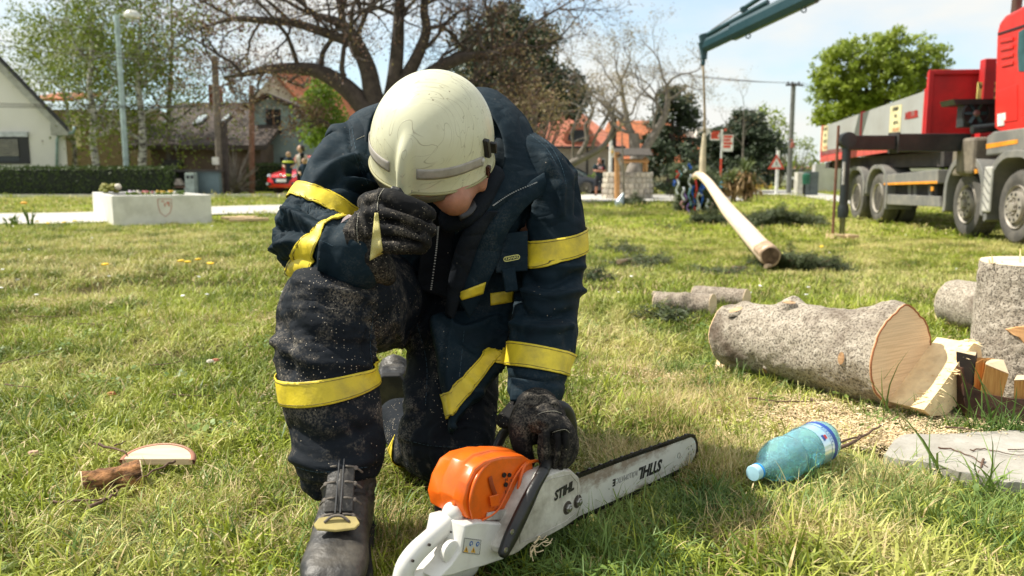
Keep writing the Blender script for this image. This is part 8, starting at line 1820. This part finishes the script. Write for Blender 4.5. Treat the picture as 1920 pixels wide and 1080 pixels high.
for k in range(9):
    x0=1152+k*7.4;m=MB();a,b_=wv(x0,285,.5),wv(x0+7.2,285,.5);z0_,z1_=wv(x0,293,-.1).z,wv(x0,280,.5).z;m.prism([(a.x,Ww.y-.25,z0_),(b_.x,Ww.y-.25,z0_),(b_.x,Ww.y+.6,z1_),(a.x,Ww.y+.6,z1_)],(0,0,.05));m.build('roof_plank',plain('dark_shingle',(.07,.06,.05),.9) if 'dark_shingle' not in bpy.data.materials else bpy.data.materials['dark_shingle'],well)
m=MB();m.lathe([(.30,0),(.34,.15),(.25,.45),(.10,.62),(.16,.72),(.14,.85),(.02,.92)],Vector((wv(1190,330,2.2).x,Ww.y+2.6,zwt-.15)),n=12);m.build('carved_stone_figure',plain('grey_carved_stone',(.24,.21,.18),.9,var=.3,vs=5),None,smooth=True,label='grey carved stone figure standing behind the well',cat='statue')
bd_=thing('wooden_figure','small pale and yellow bird shaped figure on the well post','ornament',tuple(wv(1149,285)));m=MB();m.tube([wv(1150,294,-.2),wv(1148,283,-.2),wv(1149,274,-.2)],[(.05,.03),(.09,.04),(.02,.02)],10,smoothsub=3,round_ends=True);m.build('bird_body',plain('cream_wood',(.62,.55,.42),.6),bd_,smooth=True)
m=MB();m.ball(wv(1148,285,-.25),(.04,.02,.07),8,6);m.build('bird_breast',plain('yellow_wood',(.70,.42,.04),.6),bd_,smooth=True)
sp0=GP(1170,388);sap=thing('sapling','thin bare sapling with a pale wrapped base and dark low bush','tree',tuple(sp0))
m=MB();a_=sp0.copy();m.tube([a_,W(1169,330,sp0.y),W(1167,280,sp0.y),W(1166,240,sp0.y)],[.035,.03,.022,.01],8,smoothsub=3);m.build('stem',M_barkg,sap,smooth=True)
m=MB();m.tube([sp0+Vector((-.16,0,-.02)),sp0+Vector((-.13,0,.12)),sp0+Vector((-.10,0,.22)),sp0+Vector((-.02,0,.42))],[.12,.16,.12,.03],10,smoothsub=3,round_ends=True);mo_=m.build('plastic_wrap',plain('crumpled_foil_grey',(.34,.40,.43),.3,.3,var=.4,vs=12,bump=1,bs=20),sap,smooth=True)
rg=random.Random(4);tps=[(sp0+Vector((.30+rg.gauss(0,.16),rg.gauss(0,.15),abs(rg.gauss(.12,.09)))),Vector((0,0,1))) for _ in range(70)];leaves_at(tps,60,.05,.07,rg,0,.15).build('low_foliage',M_spr,sap,kind='stuff',fixn=False)
# --- bottle
b0,b1=P(1412,922,1.68),P(1548,852,1.88)
Bo=GP(1425,940);b0=Vector((P(1410,922,1.70).x,P(1410,922,1.70).y,.032));rB=.043
tail=P(1545,858,1.90);b1=Vector((tail.x,tail.y,rB+.008));b0z=Vector((b0.x,b0.y,.044));bax=(b1-b0z).normalized();LB_=(b1-b0z).length
n=NT('blue_bottle_plastic');n.fin((.55,.93,1.0),.08,n.bump(n.noise(22,n.coord('World'),3),.6,.012),0,.5,Transmission_Weight=.8,IOR=1.25);M_bot=n.m
n=NT('bottled_water');n.fin((.70,.97,1),.02,None,0,.5,Transmission_Weight=1.0,IOR=1.33);M_wat=n.m
bt=thing('plastic_bottle','blue plastic water bottle lying in the grass below the big log','bottle',(b0.x,b0.y,0))
prof_=[(.012,.018),(.0135,.022),(.0125,.028),(.020,.045),(.033,.068),(.0415,.095),(.0435,.125),(.041,.142),(.0335,.153),(.034,.158),(.042,.170),(.0435,.200),(.0425,.235),(.043,.262),(.0425,.275),(.040,.288),(.030,.297),(.012,.293)]
k_=LB_/.297
A1=bax.orthogonal().normalized();
def bprof(sc,off=0):return [(max(.001,r*sc*1.12+off),h*k_) for r,h in prof_]
m=MB();m.lathe(bprof(1),b0z,bax,40);ob=m.build('bottle_body',M_bot,bt,smooth=True)
V_,N_=meshdata(ob);dd=.0018*fbm(V_*28,2)-.004*np.exp(-((V_-np.array(b0z+bax*.24*k_))@np.array(bax)/.03)**2)*np.clip(fbm(V_*14+3,2)*3,0,1);ob.data.vertices.foreach_set('co',(V_+N_*dd[:,None]).ravel());ob.data.update()
so2=ob.modifiers.new('shell','SOLIDIFY');so2.thickness=.0009;so2.offset=-1
# label band, cap, ring
def bband(h0,h1,a0,a1,name,mat,off=.0012):
    m=MB();g_=[];e1=Vector((0,0,1));e1=(e1-bax*e1.dot(bax)).normalized();e2=bax.cross(e1)
    for i in range(33):
        a=a0+(a1-a0)*i/32;rr_q=lambda h:np.interp(h,[p[1] for p in prof_],[p[0] for p in prof_])*1.12+off
        g_.append([b0z+bax*(h*k_)+(e1*math.cos(a)+e2*math.sin(a))*rr_q(h) for h in np.linspace(h0,h1,6)])
    m.loft(g_,cap=False,closed=False);return m.build(name,mat,bt,smooth=True,fixn=False)
n=NT('clear_white_label');n.fin((.30,.74,.92),.15,None,0,.5,Transmission_Weight=.6);M_lab=n.m
bband(.205,.250,-3.0,3.0,'label',M_lab);M_bl=plain('navy_label_print',(.015,.06,.30),.35,bump=0);bband(.250,.263,-2.2,2.2,'label_band',M_bl,.0014);bband(.238,.2395,-2.0,2.0,'label_line',M_bl,.0016)
for sgn in (1,-1):
    bband(.222,.232,.75*sgn,.95*sgn,'label_mark',plain('red_label_print',(.5,.03,.03),.4,bump=0) if sgn==1 else bpy.data.materials['red_label_print'],.0016);bband(.214,.222,.72*sgn,1.0*sgn,'label_mark',M_bl,.0016)
    for k in range(7):bband(.2435+.0015*(k % 2),.2475,sgn*(.35+k*.13),sgn*(.43+k*.13),'label_script',M_bl,.0016)
m=MB();m.lathe([(.001,-.002),(.0155,-.001),(.0165,.001),(.0165,.015),(.015,.0165),(.001,.0165)],b0z,bax,30);m.build('cap',plain('pale_blue_cap',(.42,.70,.85),.4,bump=0),bt,smooth='auto')
m=MB();m.lathe([(.014,.018),(.0172,.0185),(.0172,.021),(.014,.0215)],b0z,bax,24);m.build('neck_ring',plain('blue_ring',(.03,.30,.75),.35,bump=0),bt,smooth='auto')
# water lying in the lower half
m=MB();rings=[];e1=Vector((0,0,1));e1=(e1-bax*e1.dot(bax)).normalized();e2=bax.cross(e1)
for r_,h_ in [p for p in prof_ if .03<p[1]<.292]:
    rq=r_*1.05;rr_=[];lev=.0
    for a in np.linspace(0,6.283,25)[:-1]:
        x_,y_=rq*math.sin(a),rq*math.cos(a);y_=min(y_,lev+(.0 if r_>.02 else 0));rr_.append(b0z+bax*h_*k_+e2*x_+e1*y_)
    rings.append(rr_)
m.loft(rings);m.build('water',M_wat,bt,smooth='auto')
# ================================================================ BACKGROUND PEOPLE AND CARS
def fig(name,lab,foot,H,pose,cols,par_extra=None,yaw=0,kind='adult'):
    """small distant figure; pose gives joint positions in metres (x right, y towards far, z up) relative to the foot point, scaled to H"""
    t_=thing('person',lab,'person',tuple(foot));F=Vector(foot)
    def q(p):return F+Vector(p)*H
    b=MB()
    for pts,rad in pose['body']:b.tube([q(p) for p in pts],[(r*H if not isinstance(r,tuple) else (r[0]*H,r[1]*H)) for r in rad],12,smoothsub=3,round_ends=True,ref=(0,1,0))
    hd=q(pose['head']);b.ball(hd,(.050*H,.062*H,.072*H),14,10)
    nz_=pose.get('nose',(0,-1,0));b.ball(hd+Vector(nz_)*.062*H+Vector((0,0,-.008*H)),.011*H,6,5);b.tube([q(pose['neck']),hd],[.032*H,.03*H],8)
    for hp in pose.get('hands',()):
        hp=q(hp);b.ball(hp,(.022*H,.014*H,.03*H),8,6)
        for k in range(4):b.tube([hp,hp+Vector(((k-1.5)*.008*H,-.004*H,-.045*H))],[.006*H,.004*H],5,round_ends=True)
        b.tube([hp,hp+Vector((.02*H,-.005*H,-.022*H))],[.007*H,.005*H],5,round_ends=True)
    body=fuse('body',b,.011 if H>1.3 else .008,2,cols['skin'],t_,micro=0)
    for nm,limbs,mat in pose['clothes']:
        c=MB()
        for pts,rad in limbs:c.tube([q(p) for p in pts],[(r*H if not isinstance(r,tuple) else (r[0]*H,r[1]*H)) for r in rad],14,smoothsub=3,round_ends=True,ref=(0,1,0))
        fuse(nm,c,.014,2,mat,t_,micro=.004)
    h=MB();ho=Vector(nz_)*-.012*H
    for c_,r_ in pose.get('hair',[((0,0,.018),(.056,.066,.064))]):h.ball(hd+ho+Vector(c_)*H,tuple(x*H for x in r_),14,9)
    h.build('hair',cols['hair'],t_,smooth=True)
    return t_,q
sk=M_skin;M_tee=plain('dark_teal_tee',(.012,.03,.035),.9);M_shorts=plain('dark_shorts',(.012,.013,.018),.9);M_jeans=plain('blue_jeans',(.03,.06,.11),.9);M_white=plain('white_shirt',(.55,.52,.48),.9);M_bkc=plain('black_clothes',(.008,.008,.01),.9);M_tan=plain('light_skin',(.55,.34,.24),.6);M_blond=plain('light_brown_hair',(.30,.19,.11),.7);M_nav2=plain('navy_kid_top',(.012,.03,.06),.9);M_lime=plain('lime_reflective',(.60,.65,.05),.5,bump=0)
# man by the well, arms crossed, legs apart
ft_=GP(1123,367)
po=dict(head=(0,-.01,.925),neck=(0,0,.85),body=[([(-.08,0,.02),(-.07,-.01,.26),(-.055,0,.48)],[.026,.036,.05]),([(.10,-.02,.02),(.09,-.02,.26),(.055,0,.48)],[.026,.036,.05]),([(-.10,-.03,.0),(-.08,.02,.02)],[.02,.03]),([(.12,-.05,.0),(.10,.0,.02)],[.02,.03]),([(0,0,.48),(0,.0,.62),(0,0,.78),(0,0,.84)],[(.085,.06),(.08,.055),(.11,.06),(.06,.04)]),([(-.115,0,.80),(-.15,-.02,.68),(-.06,-.085,.655),(.04,-.09,.665)],[.034,.03,.026,.022]),([(.115,0,.80),(.15,-.02,.67),(.06,-.09,.64),(-.04,-.085,.66)],[.034,.03,.026,.022])],
 hands=[(.06,-.09,.67)],clothes=[('t_shirt',[([(0,0,.49),(0,0,.62),(0,0,.78),(0,0,.835)],[(.098,.07),(.092,.067),(.120,.068),(.05,.045)]),([(-.11,0,.80),(-.145,-.01,.72)],[.045,.042]),([(.11,0,.80),(.145,-.01,.72)],[.045,.042])],M_tee),('shorts',[([(-.03,0,.50),(-.06,0,.42),(-.075,-.01,.29)],[.07,.065,.058]),([(.03,0,.50),(.07,-.01,.42),(.095,-.02,.29)],[.07,.065,.058])],M_shorts),('shoe',[([(-.10,-.06,.015),(-.08,.03,.02)],[.028,.03]),([(.12,-.08,.015),(.10,.0,.02)],[.028,.03])],M_bkc)],hair=[((0,.01,.02),(.052,.060,.058))])
mn,q=fig('person','man in dark t shirt and shorts, arms crossed by the stone well',tuple(ft_),1.80,po,dict(skin=sk,hair=M_hair))
m=MB();m.box(q((.015,-.078,.745)),(.19,.012,.12));m.build('shirt_print',plain('pale_red_print',(.55,.38,.38),.8,bump=0),mn);m=MB();m.box(q((.075,-.078,.73)),(.07,.014,.07));m.build('shirt_print',plain('crimson_print',(.5,.02,.04),.8,bump=0),mn)
# woman carrying a toddler, another child in her arm side
fw=GP(566,371)
po=dict(head=(0,0,.93),neck=(.01,.01,.85),nose=(-.9,-.3,0),body=[([(-.03,0,.02),(-.03,-.01,.26),(-.03,0,.48)],[.026,.034,.05]),([(.05,0,.02),(.05,-.02,.26),(.035,0,.48)],[.026,.034,.05]),([(0,0,.48),(0,0,.62),(.01,0,.78),(.01,0,.83)],[(.08,.06),(.065,.05),(.085,.05),(.04,.035)]),([(-.07,0,.79),(-.09,-.03,.68),(-.16,-.06,.62)],[.03,.026,.02]),([(.10,0,.79),(.11,-.05,.66),(.05,-.11,.60)],[.03,.026,.02])],
 hands=[(-.17,-.06,.61),(.03,-.12,.60)],clothes=[('white_top',[([(0,0,.5),(0,0,.62),(.01,0,.78),(.01,0,.82)],[(.085,.065),(.075,.06),(.095,.06),(.05,.04)]),([(.09,0,.79),(.115,-.01,.70)],[.04,.035])],M_white),('trousers',[([(-.03,0,.03),(-.03,-.01,.26),(-.03,0,.50)],[.038,.045,.06]),([(.05,0,.03),(.05,-.02,.26),(.035,0,.50)],[.038,.045,.06])],M_bkc),('waistcoat',[([(.03,.0,.50),(.03,0,.64),(.035,0,.80)],[(.065,.068),(.062,.063),(.065,.062)])],M_bkc)],hair=[((.012,.01,.02),(.058,.064,.062)),((.04,.02,-.01),(.035,.035,.045))])
fig('person','dark haired woman in white top carrying a toddler near the red car',tuple(fw),1.58,po,dict(skin=M_tan,hair=M_hair))
def small_person(lab,base,H,top,pants,hair,extra=None,nose=(0,-1,0),legs=True,bands=False):
    lg_=[([(-.05,-.03,.12 if not legs else .02),(-.05,-.05,.30),(-.04,0,.46)],[.035,.045,.06]),([(.05,-.03,.12 if not legs else .02),(.05,-.05,.30),(.04,0,.46)],[.035,.045,.06])]
    po=dict(head=(0,0,.88),neck=(0,0,.78),nose=nose,body=lg_+[([(0,0,.46),(0,0,.74)],[(.09,.07),(.10,.06)]),([(-.12,0,.72),(-.17,-.04,.56),(-.10,-.12,.50)],[.04,.034,.028]),([(.12,0,.72),(.17,-.04,.56),(.10,-.12,.50)],[.04,.034,.028])],hands=[(-.10,-.12,.48)],clothes=[('top',[([(0,0,.47),(0,0,.62),(0,0,.75)],[(.11,.09),(.105,.085),(.115,.075)]),([(-.12,0,.71),(-.165,-.03,.60)],[.052,.046]),([(.12,0,.71),(.165,-.03,.60)],[.052,.046])],top),('trousers',[(p,[r*1.25 for r in rr_]) for p,rr_ in lg_],pants)],hair=[((0,.0,.03),(.085,.09,.07))])
    # child's larger head
    t_,q=fig('person',lab,base,H,po,dict(skin=M_tan,hair=hair));m=MB();m.ball(q((0,0,.885)),(.078*H,.085*H,.095*H),12,8);m.build('face',M_tan,t_,smooth=True)
    if bands:
        for z_ in (.66,):m=MB();m.tube([q((-.175,-.05,z_)),q((0,-.10,z_)),q((.175,-.05,z_))],[(.028*H,.03*H)]*3,8,smoothsub=3);m.build('reflective_band',M_lime,t_,smooth=True)
        m=MB();m.tube([q((-.09,-.09,.25)),q((0.09,-.09,.25))],.03*H,8);m.build('reflective_band',M_lime,t_)
    return t_
c1_=W(543,343,fw.y-.15);small_person('blond toddler in navy firefighter suit with lime bands, carried',tuple(c1_),.95,M_nav2,M_nav2,M_blond,legs=False,bands=True,nose=(.5,-.8,0))
c2__=W(572,356,fw.y-.5);small_person('smaller child in navy top held in front of the woman',(c2__.x,c2__.y,c2__.z),.95,M_nav2,M_jeans,M_blond,nose=(-.4,-.9,0))
# --- cars
M_carred=plain('bright_red_car_paint',(.62,.01,.012),.22,var=.03,bump=0,Coat_Weight=.5);M_carwhite=plain('white_car_paint',(.70,.70,.68),.25,var=.03,bump=0,Coat_Weight=.4);M_cardark=plain('dark_grey_car_paint',(.03,.035,.045),.25,bump=0,Coat_Weight=.4)
M_carglass=plain('car_glass',(.10,.14,.14),.06,bump=0);M_light=plain('headlight_glass',(.60,.66,.66),.1,bump=0);M_plate=plain('number_plate',(.68,.68,.64),.5,bump=0)
def car(lab,pos,yaw,paint,L_=4.0,Wd=1.72,Hh=1.46,group=None):
    t_=thing('parked_car',lab,'car',pos,group,yaw);M=Matrix.Translation(pos) @ Matrix.Rotation(yaw,4,'Z')
    # local: y forward = -y is the nose
    hl=L_/2;w2=Wd/2
    sec=[(-hl,.30,.55,.74),(-hl+.08,.22,.68,.86),(-hl+.35,.2,.78,.95),(-hl+1.0,.2,.93,1.0),(-hl+1.2,.2,.96,1.0),(0,.2,.98,1.0),(hl-.9,.2,.98,1.0),(hl-.3,.22,.96,.96),(hl-.05,.28,.88,.88)]
    m=MB();m.M=M;rings=[]
    for y,z0,z1,k in sec:w_=w2*k;rings.append([(-w_*.92,y,z0),(-w_,y,z0+.18),(-w_,y,z1-.22),(-w_*.93,y,z1-.04),(-w_*.7,y,z1),(w_*.7,y,z1),(w_*.93,y,z1-.04),(w_,y,z1-.22),(w_,y,z0+.18),(w_*.92,y,z0)])
    m.loft(rings);body=m.build('body',paint,t_,smooth='auto',bevel=.02)
    m=MB();m.M=M;g_=[(-hl+1.05,.94,.84,0),(-hl+1.75,Hh-.06,.70,1),(-hl+2.2,Hh,.68,1),(hl-1.2,Hh-.03,.68,1),(hl-.35,.98,.80,0)]
    m.loft([[(-w2*k,y,.93),(-w2*(k*.98),y,z),(w2*(k*.98),y,z),(w2*k,y,.93)] for y,z,k,_ in g_]);m.build('cabin_glass',M_carglass,t_,smooth='auto',bevel=.03)
    m=MB();m.M=M;m.loft([[(-w2*.72,y,z),(-w2*.70,y,z+.035),(w2*.70,y,z+.035),(w2*.72,y,z)] for y,z in ((-hl+1.72,Hh-.08),(-hl+2.1,Hh-.01),(hl-1.2,Hh-.03),(hl-.9,Hh-.12))]);m.build('roof',paint,t_,smooth='auto',bevel=.01)
    for s_ in (-1,1):
        m=MB();m.M=M;m.tube([(s_*w2*.86,-hl+1.0,.94),(s_*w2*.72,-hl+1.74,Hh-.05)],.035,6);m.tube([(s_*w2*.82,hl-.40,.97),(s_*w2*.70,hl-1.1,Hh-.05)],.05,6);m.build('pillar',paint,t_,kind='stuff')
        m=MB();m.M=M;m.tube([(s_*w2*.97,.15,.95),(s_*w2*.72,.1,Hh-.03)],.03,6);m.build('door_pillar',M_blk,t_)
        m=MB();m.M=M;m.ball((s_*(w2+.09),-hl+1.35,1.0),(.10,.06,.075),10,7);m.build('wing_mirror',paint,t_,smooth=True)
        m=MB();m.M=M;m.loft([[(s_*w2*.60,-hl+.03,.60),(s_*w2*.90,-hl+.16,.66),(s_*w2*.93,-hl+.32,.74),(s_*w2*.66,-hl+.12,.72)],[(s_*w2*.60,-hl-.0,.60),(s_*w2*.92,-hl+.12,.66),(s_*w2*.98,-hl+.32,.75),(s_*w2*.66,-hl+.08,.73)]]);m.build('headlight',M_light,t_)
        m=MB();m.M=M;m.box((s_*w2*.72,-hl+.02,.36),(.30,.06,.12));fl_=m.build('fog_light_housing',M_blk,t_,bevel=.02);m=MB();m.M=M;m.lathe([(.05,0),(.05,.02)],(s_*w2*.76,-hl-.005,.36),(0,-1,0),12);m.build('fog_light',M_light,fl_)
        m=MB();m.M=M;m.box((s_*w2*.85,hl-.03,.78),(.2,.1,.2));m.build('tail_light',plain('tail_red',(.4,.01,.01),.2,bump=0) if 'tail_red' not in bpy.data.materials else bpy.data.materials['tail_red'],t_)
        for y in (-hl+.78,hl-.75):
            m=MB();m.M=M;m.lathe([(.20,0),(.29,.01),(.315,-.03),(.315,-.19),(.2,-.2)],(s_*(w2+.01),y,.315),(s_,0,0),24);ty=m.build('tyre',M_tyre,t_,smooth='auto');m=MB();m.M=M;m.lathe([(.20,.0),(.19,-.02),(.06,.0),(.02,.01)],(s_*(w2+.01),y,.315),(s_,0,0),20);m.build('rim',M_rim,t_,smooth='auto')
            m=MB();m.M=M;m.lathe([(.36,0),(.36,.012),(.30,.012),(.30,0)],(s_*(w2-.005),y,.33),(s_,0,0),24,cap=False);m.build('wheel_arch',M_blk,t_,smooth='auto')
    m=MB();m.M=M;m.prism([(-.48,-hl-.005,.60),(.48,-hl-.005,.60),(.34,-hl-.005,.36),(-.34,-hl-.005,.36)],(0,.08,0));gr=m.build('grille',M_blk,t_,bevel=.01)
    m=MB();m.M=M;m.box((0,-hl-.016,.49),(.50,.014,.115));m.build('licence_plate',M_plate,gr);m=MB();m.M=M;m.box((-.235,-hl-.0245,.49),(.03,.004,.11));m.build('plate_blue_band',rcol['blue'],gr)
    m=MB();m.M=M;m.ball((0,-hl-.005,.68),(.09,.02,.05),12,7);m.build('badge',M_steel,t_,smooth=True)
    return t_
cpos=GP(535,359);Yc2=33.0;cf=W(537,340,Yc2)
car('bright red hatchback facing the camera beside the short hedge',(W(530,340,31).x+.75,31+1.85,0),-.42,M_carred)
car('white estate car parked beyond the yucca',(W(1444,340,62).x,62,-.28),1.45,M_carwhite,4.5,1.8,1.5);car('white car partly hidden by the tall utility pole',(W(1508,340,64).x,64.5,-.28),1.6,M_carwhite,4.4,1.8,1.5)
car('dark grey car half hidden behind the firefighter sleeve',(W(1066,345,43).x,43,-.28),1.2,M_cardark,4.0,1.7,1.4)
m=MB();m.box(W(1432,352,60)+Vector((0,0,-.1)),(1.1,.4,.8));m.build('crate',plain('amber_crate',(.62,.38,.06),.6),None,label='amber box standing in front of the white estate car',cat='box',bevel=.03)
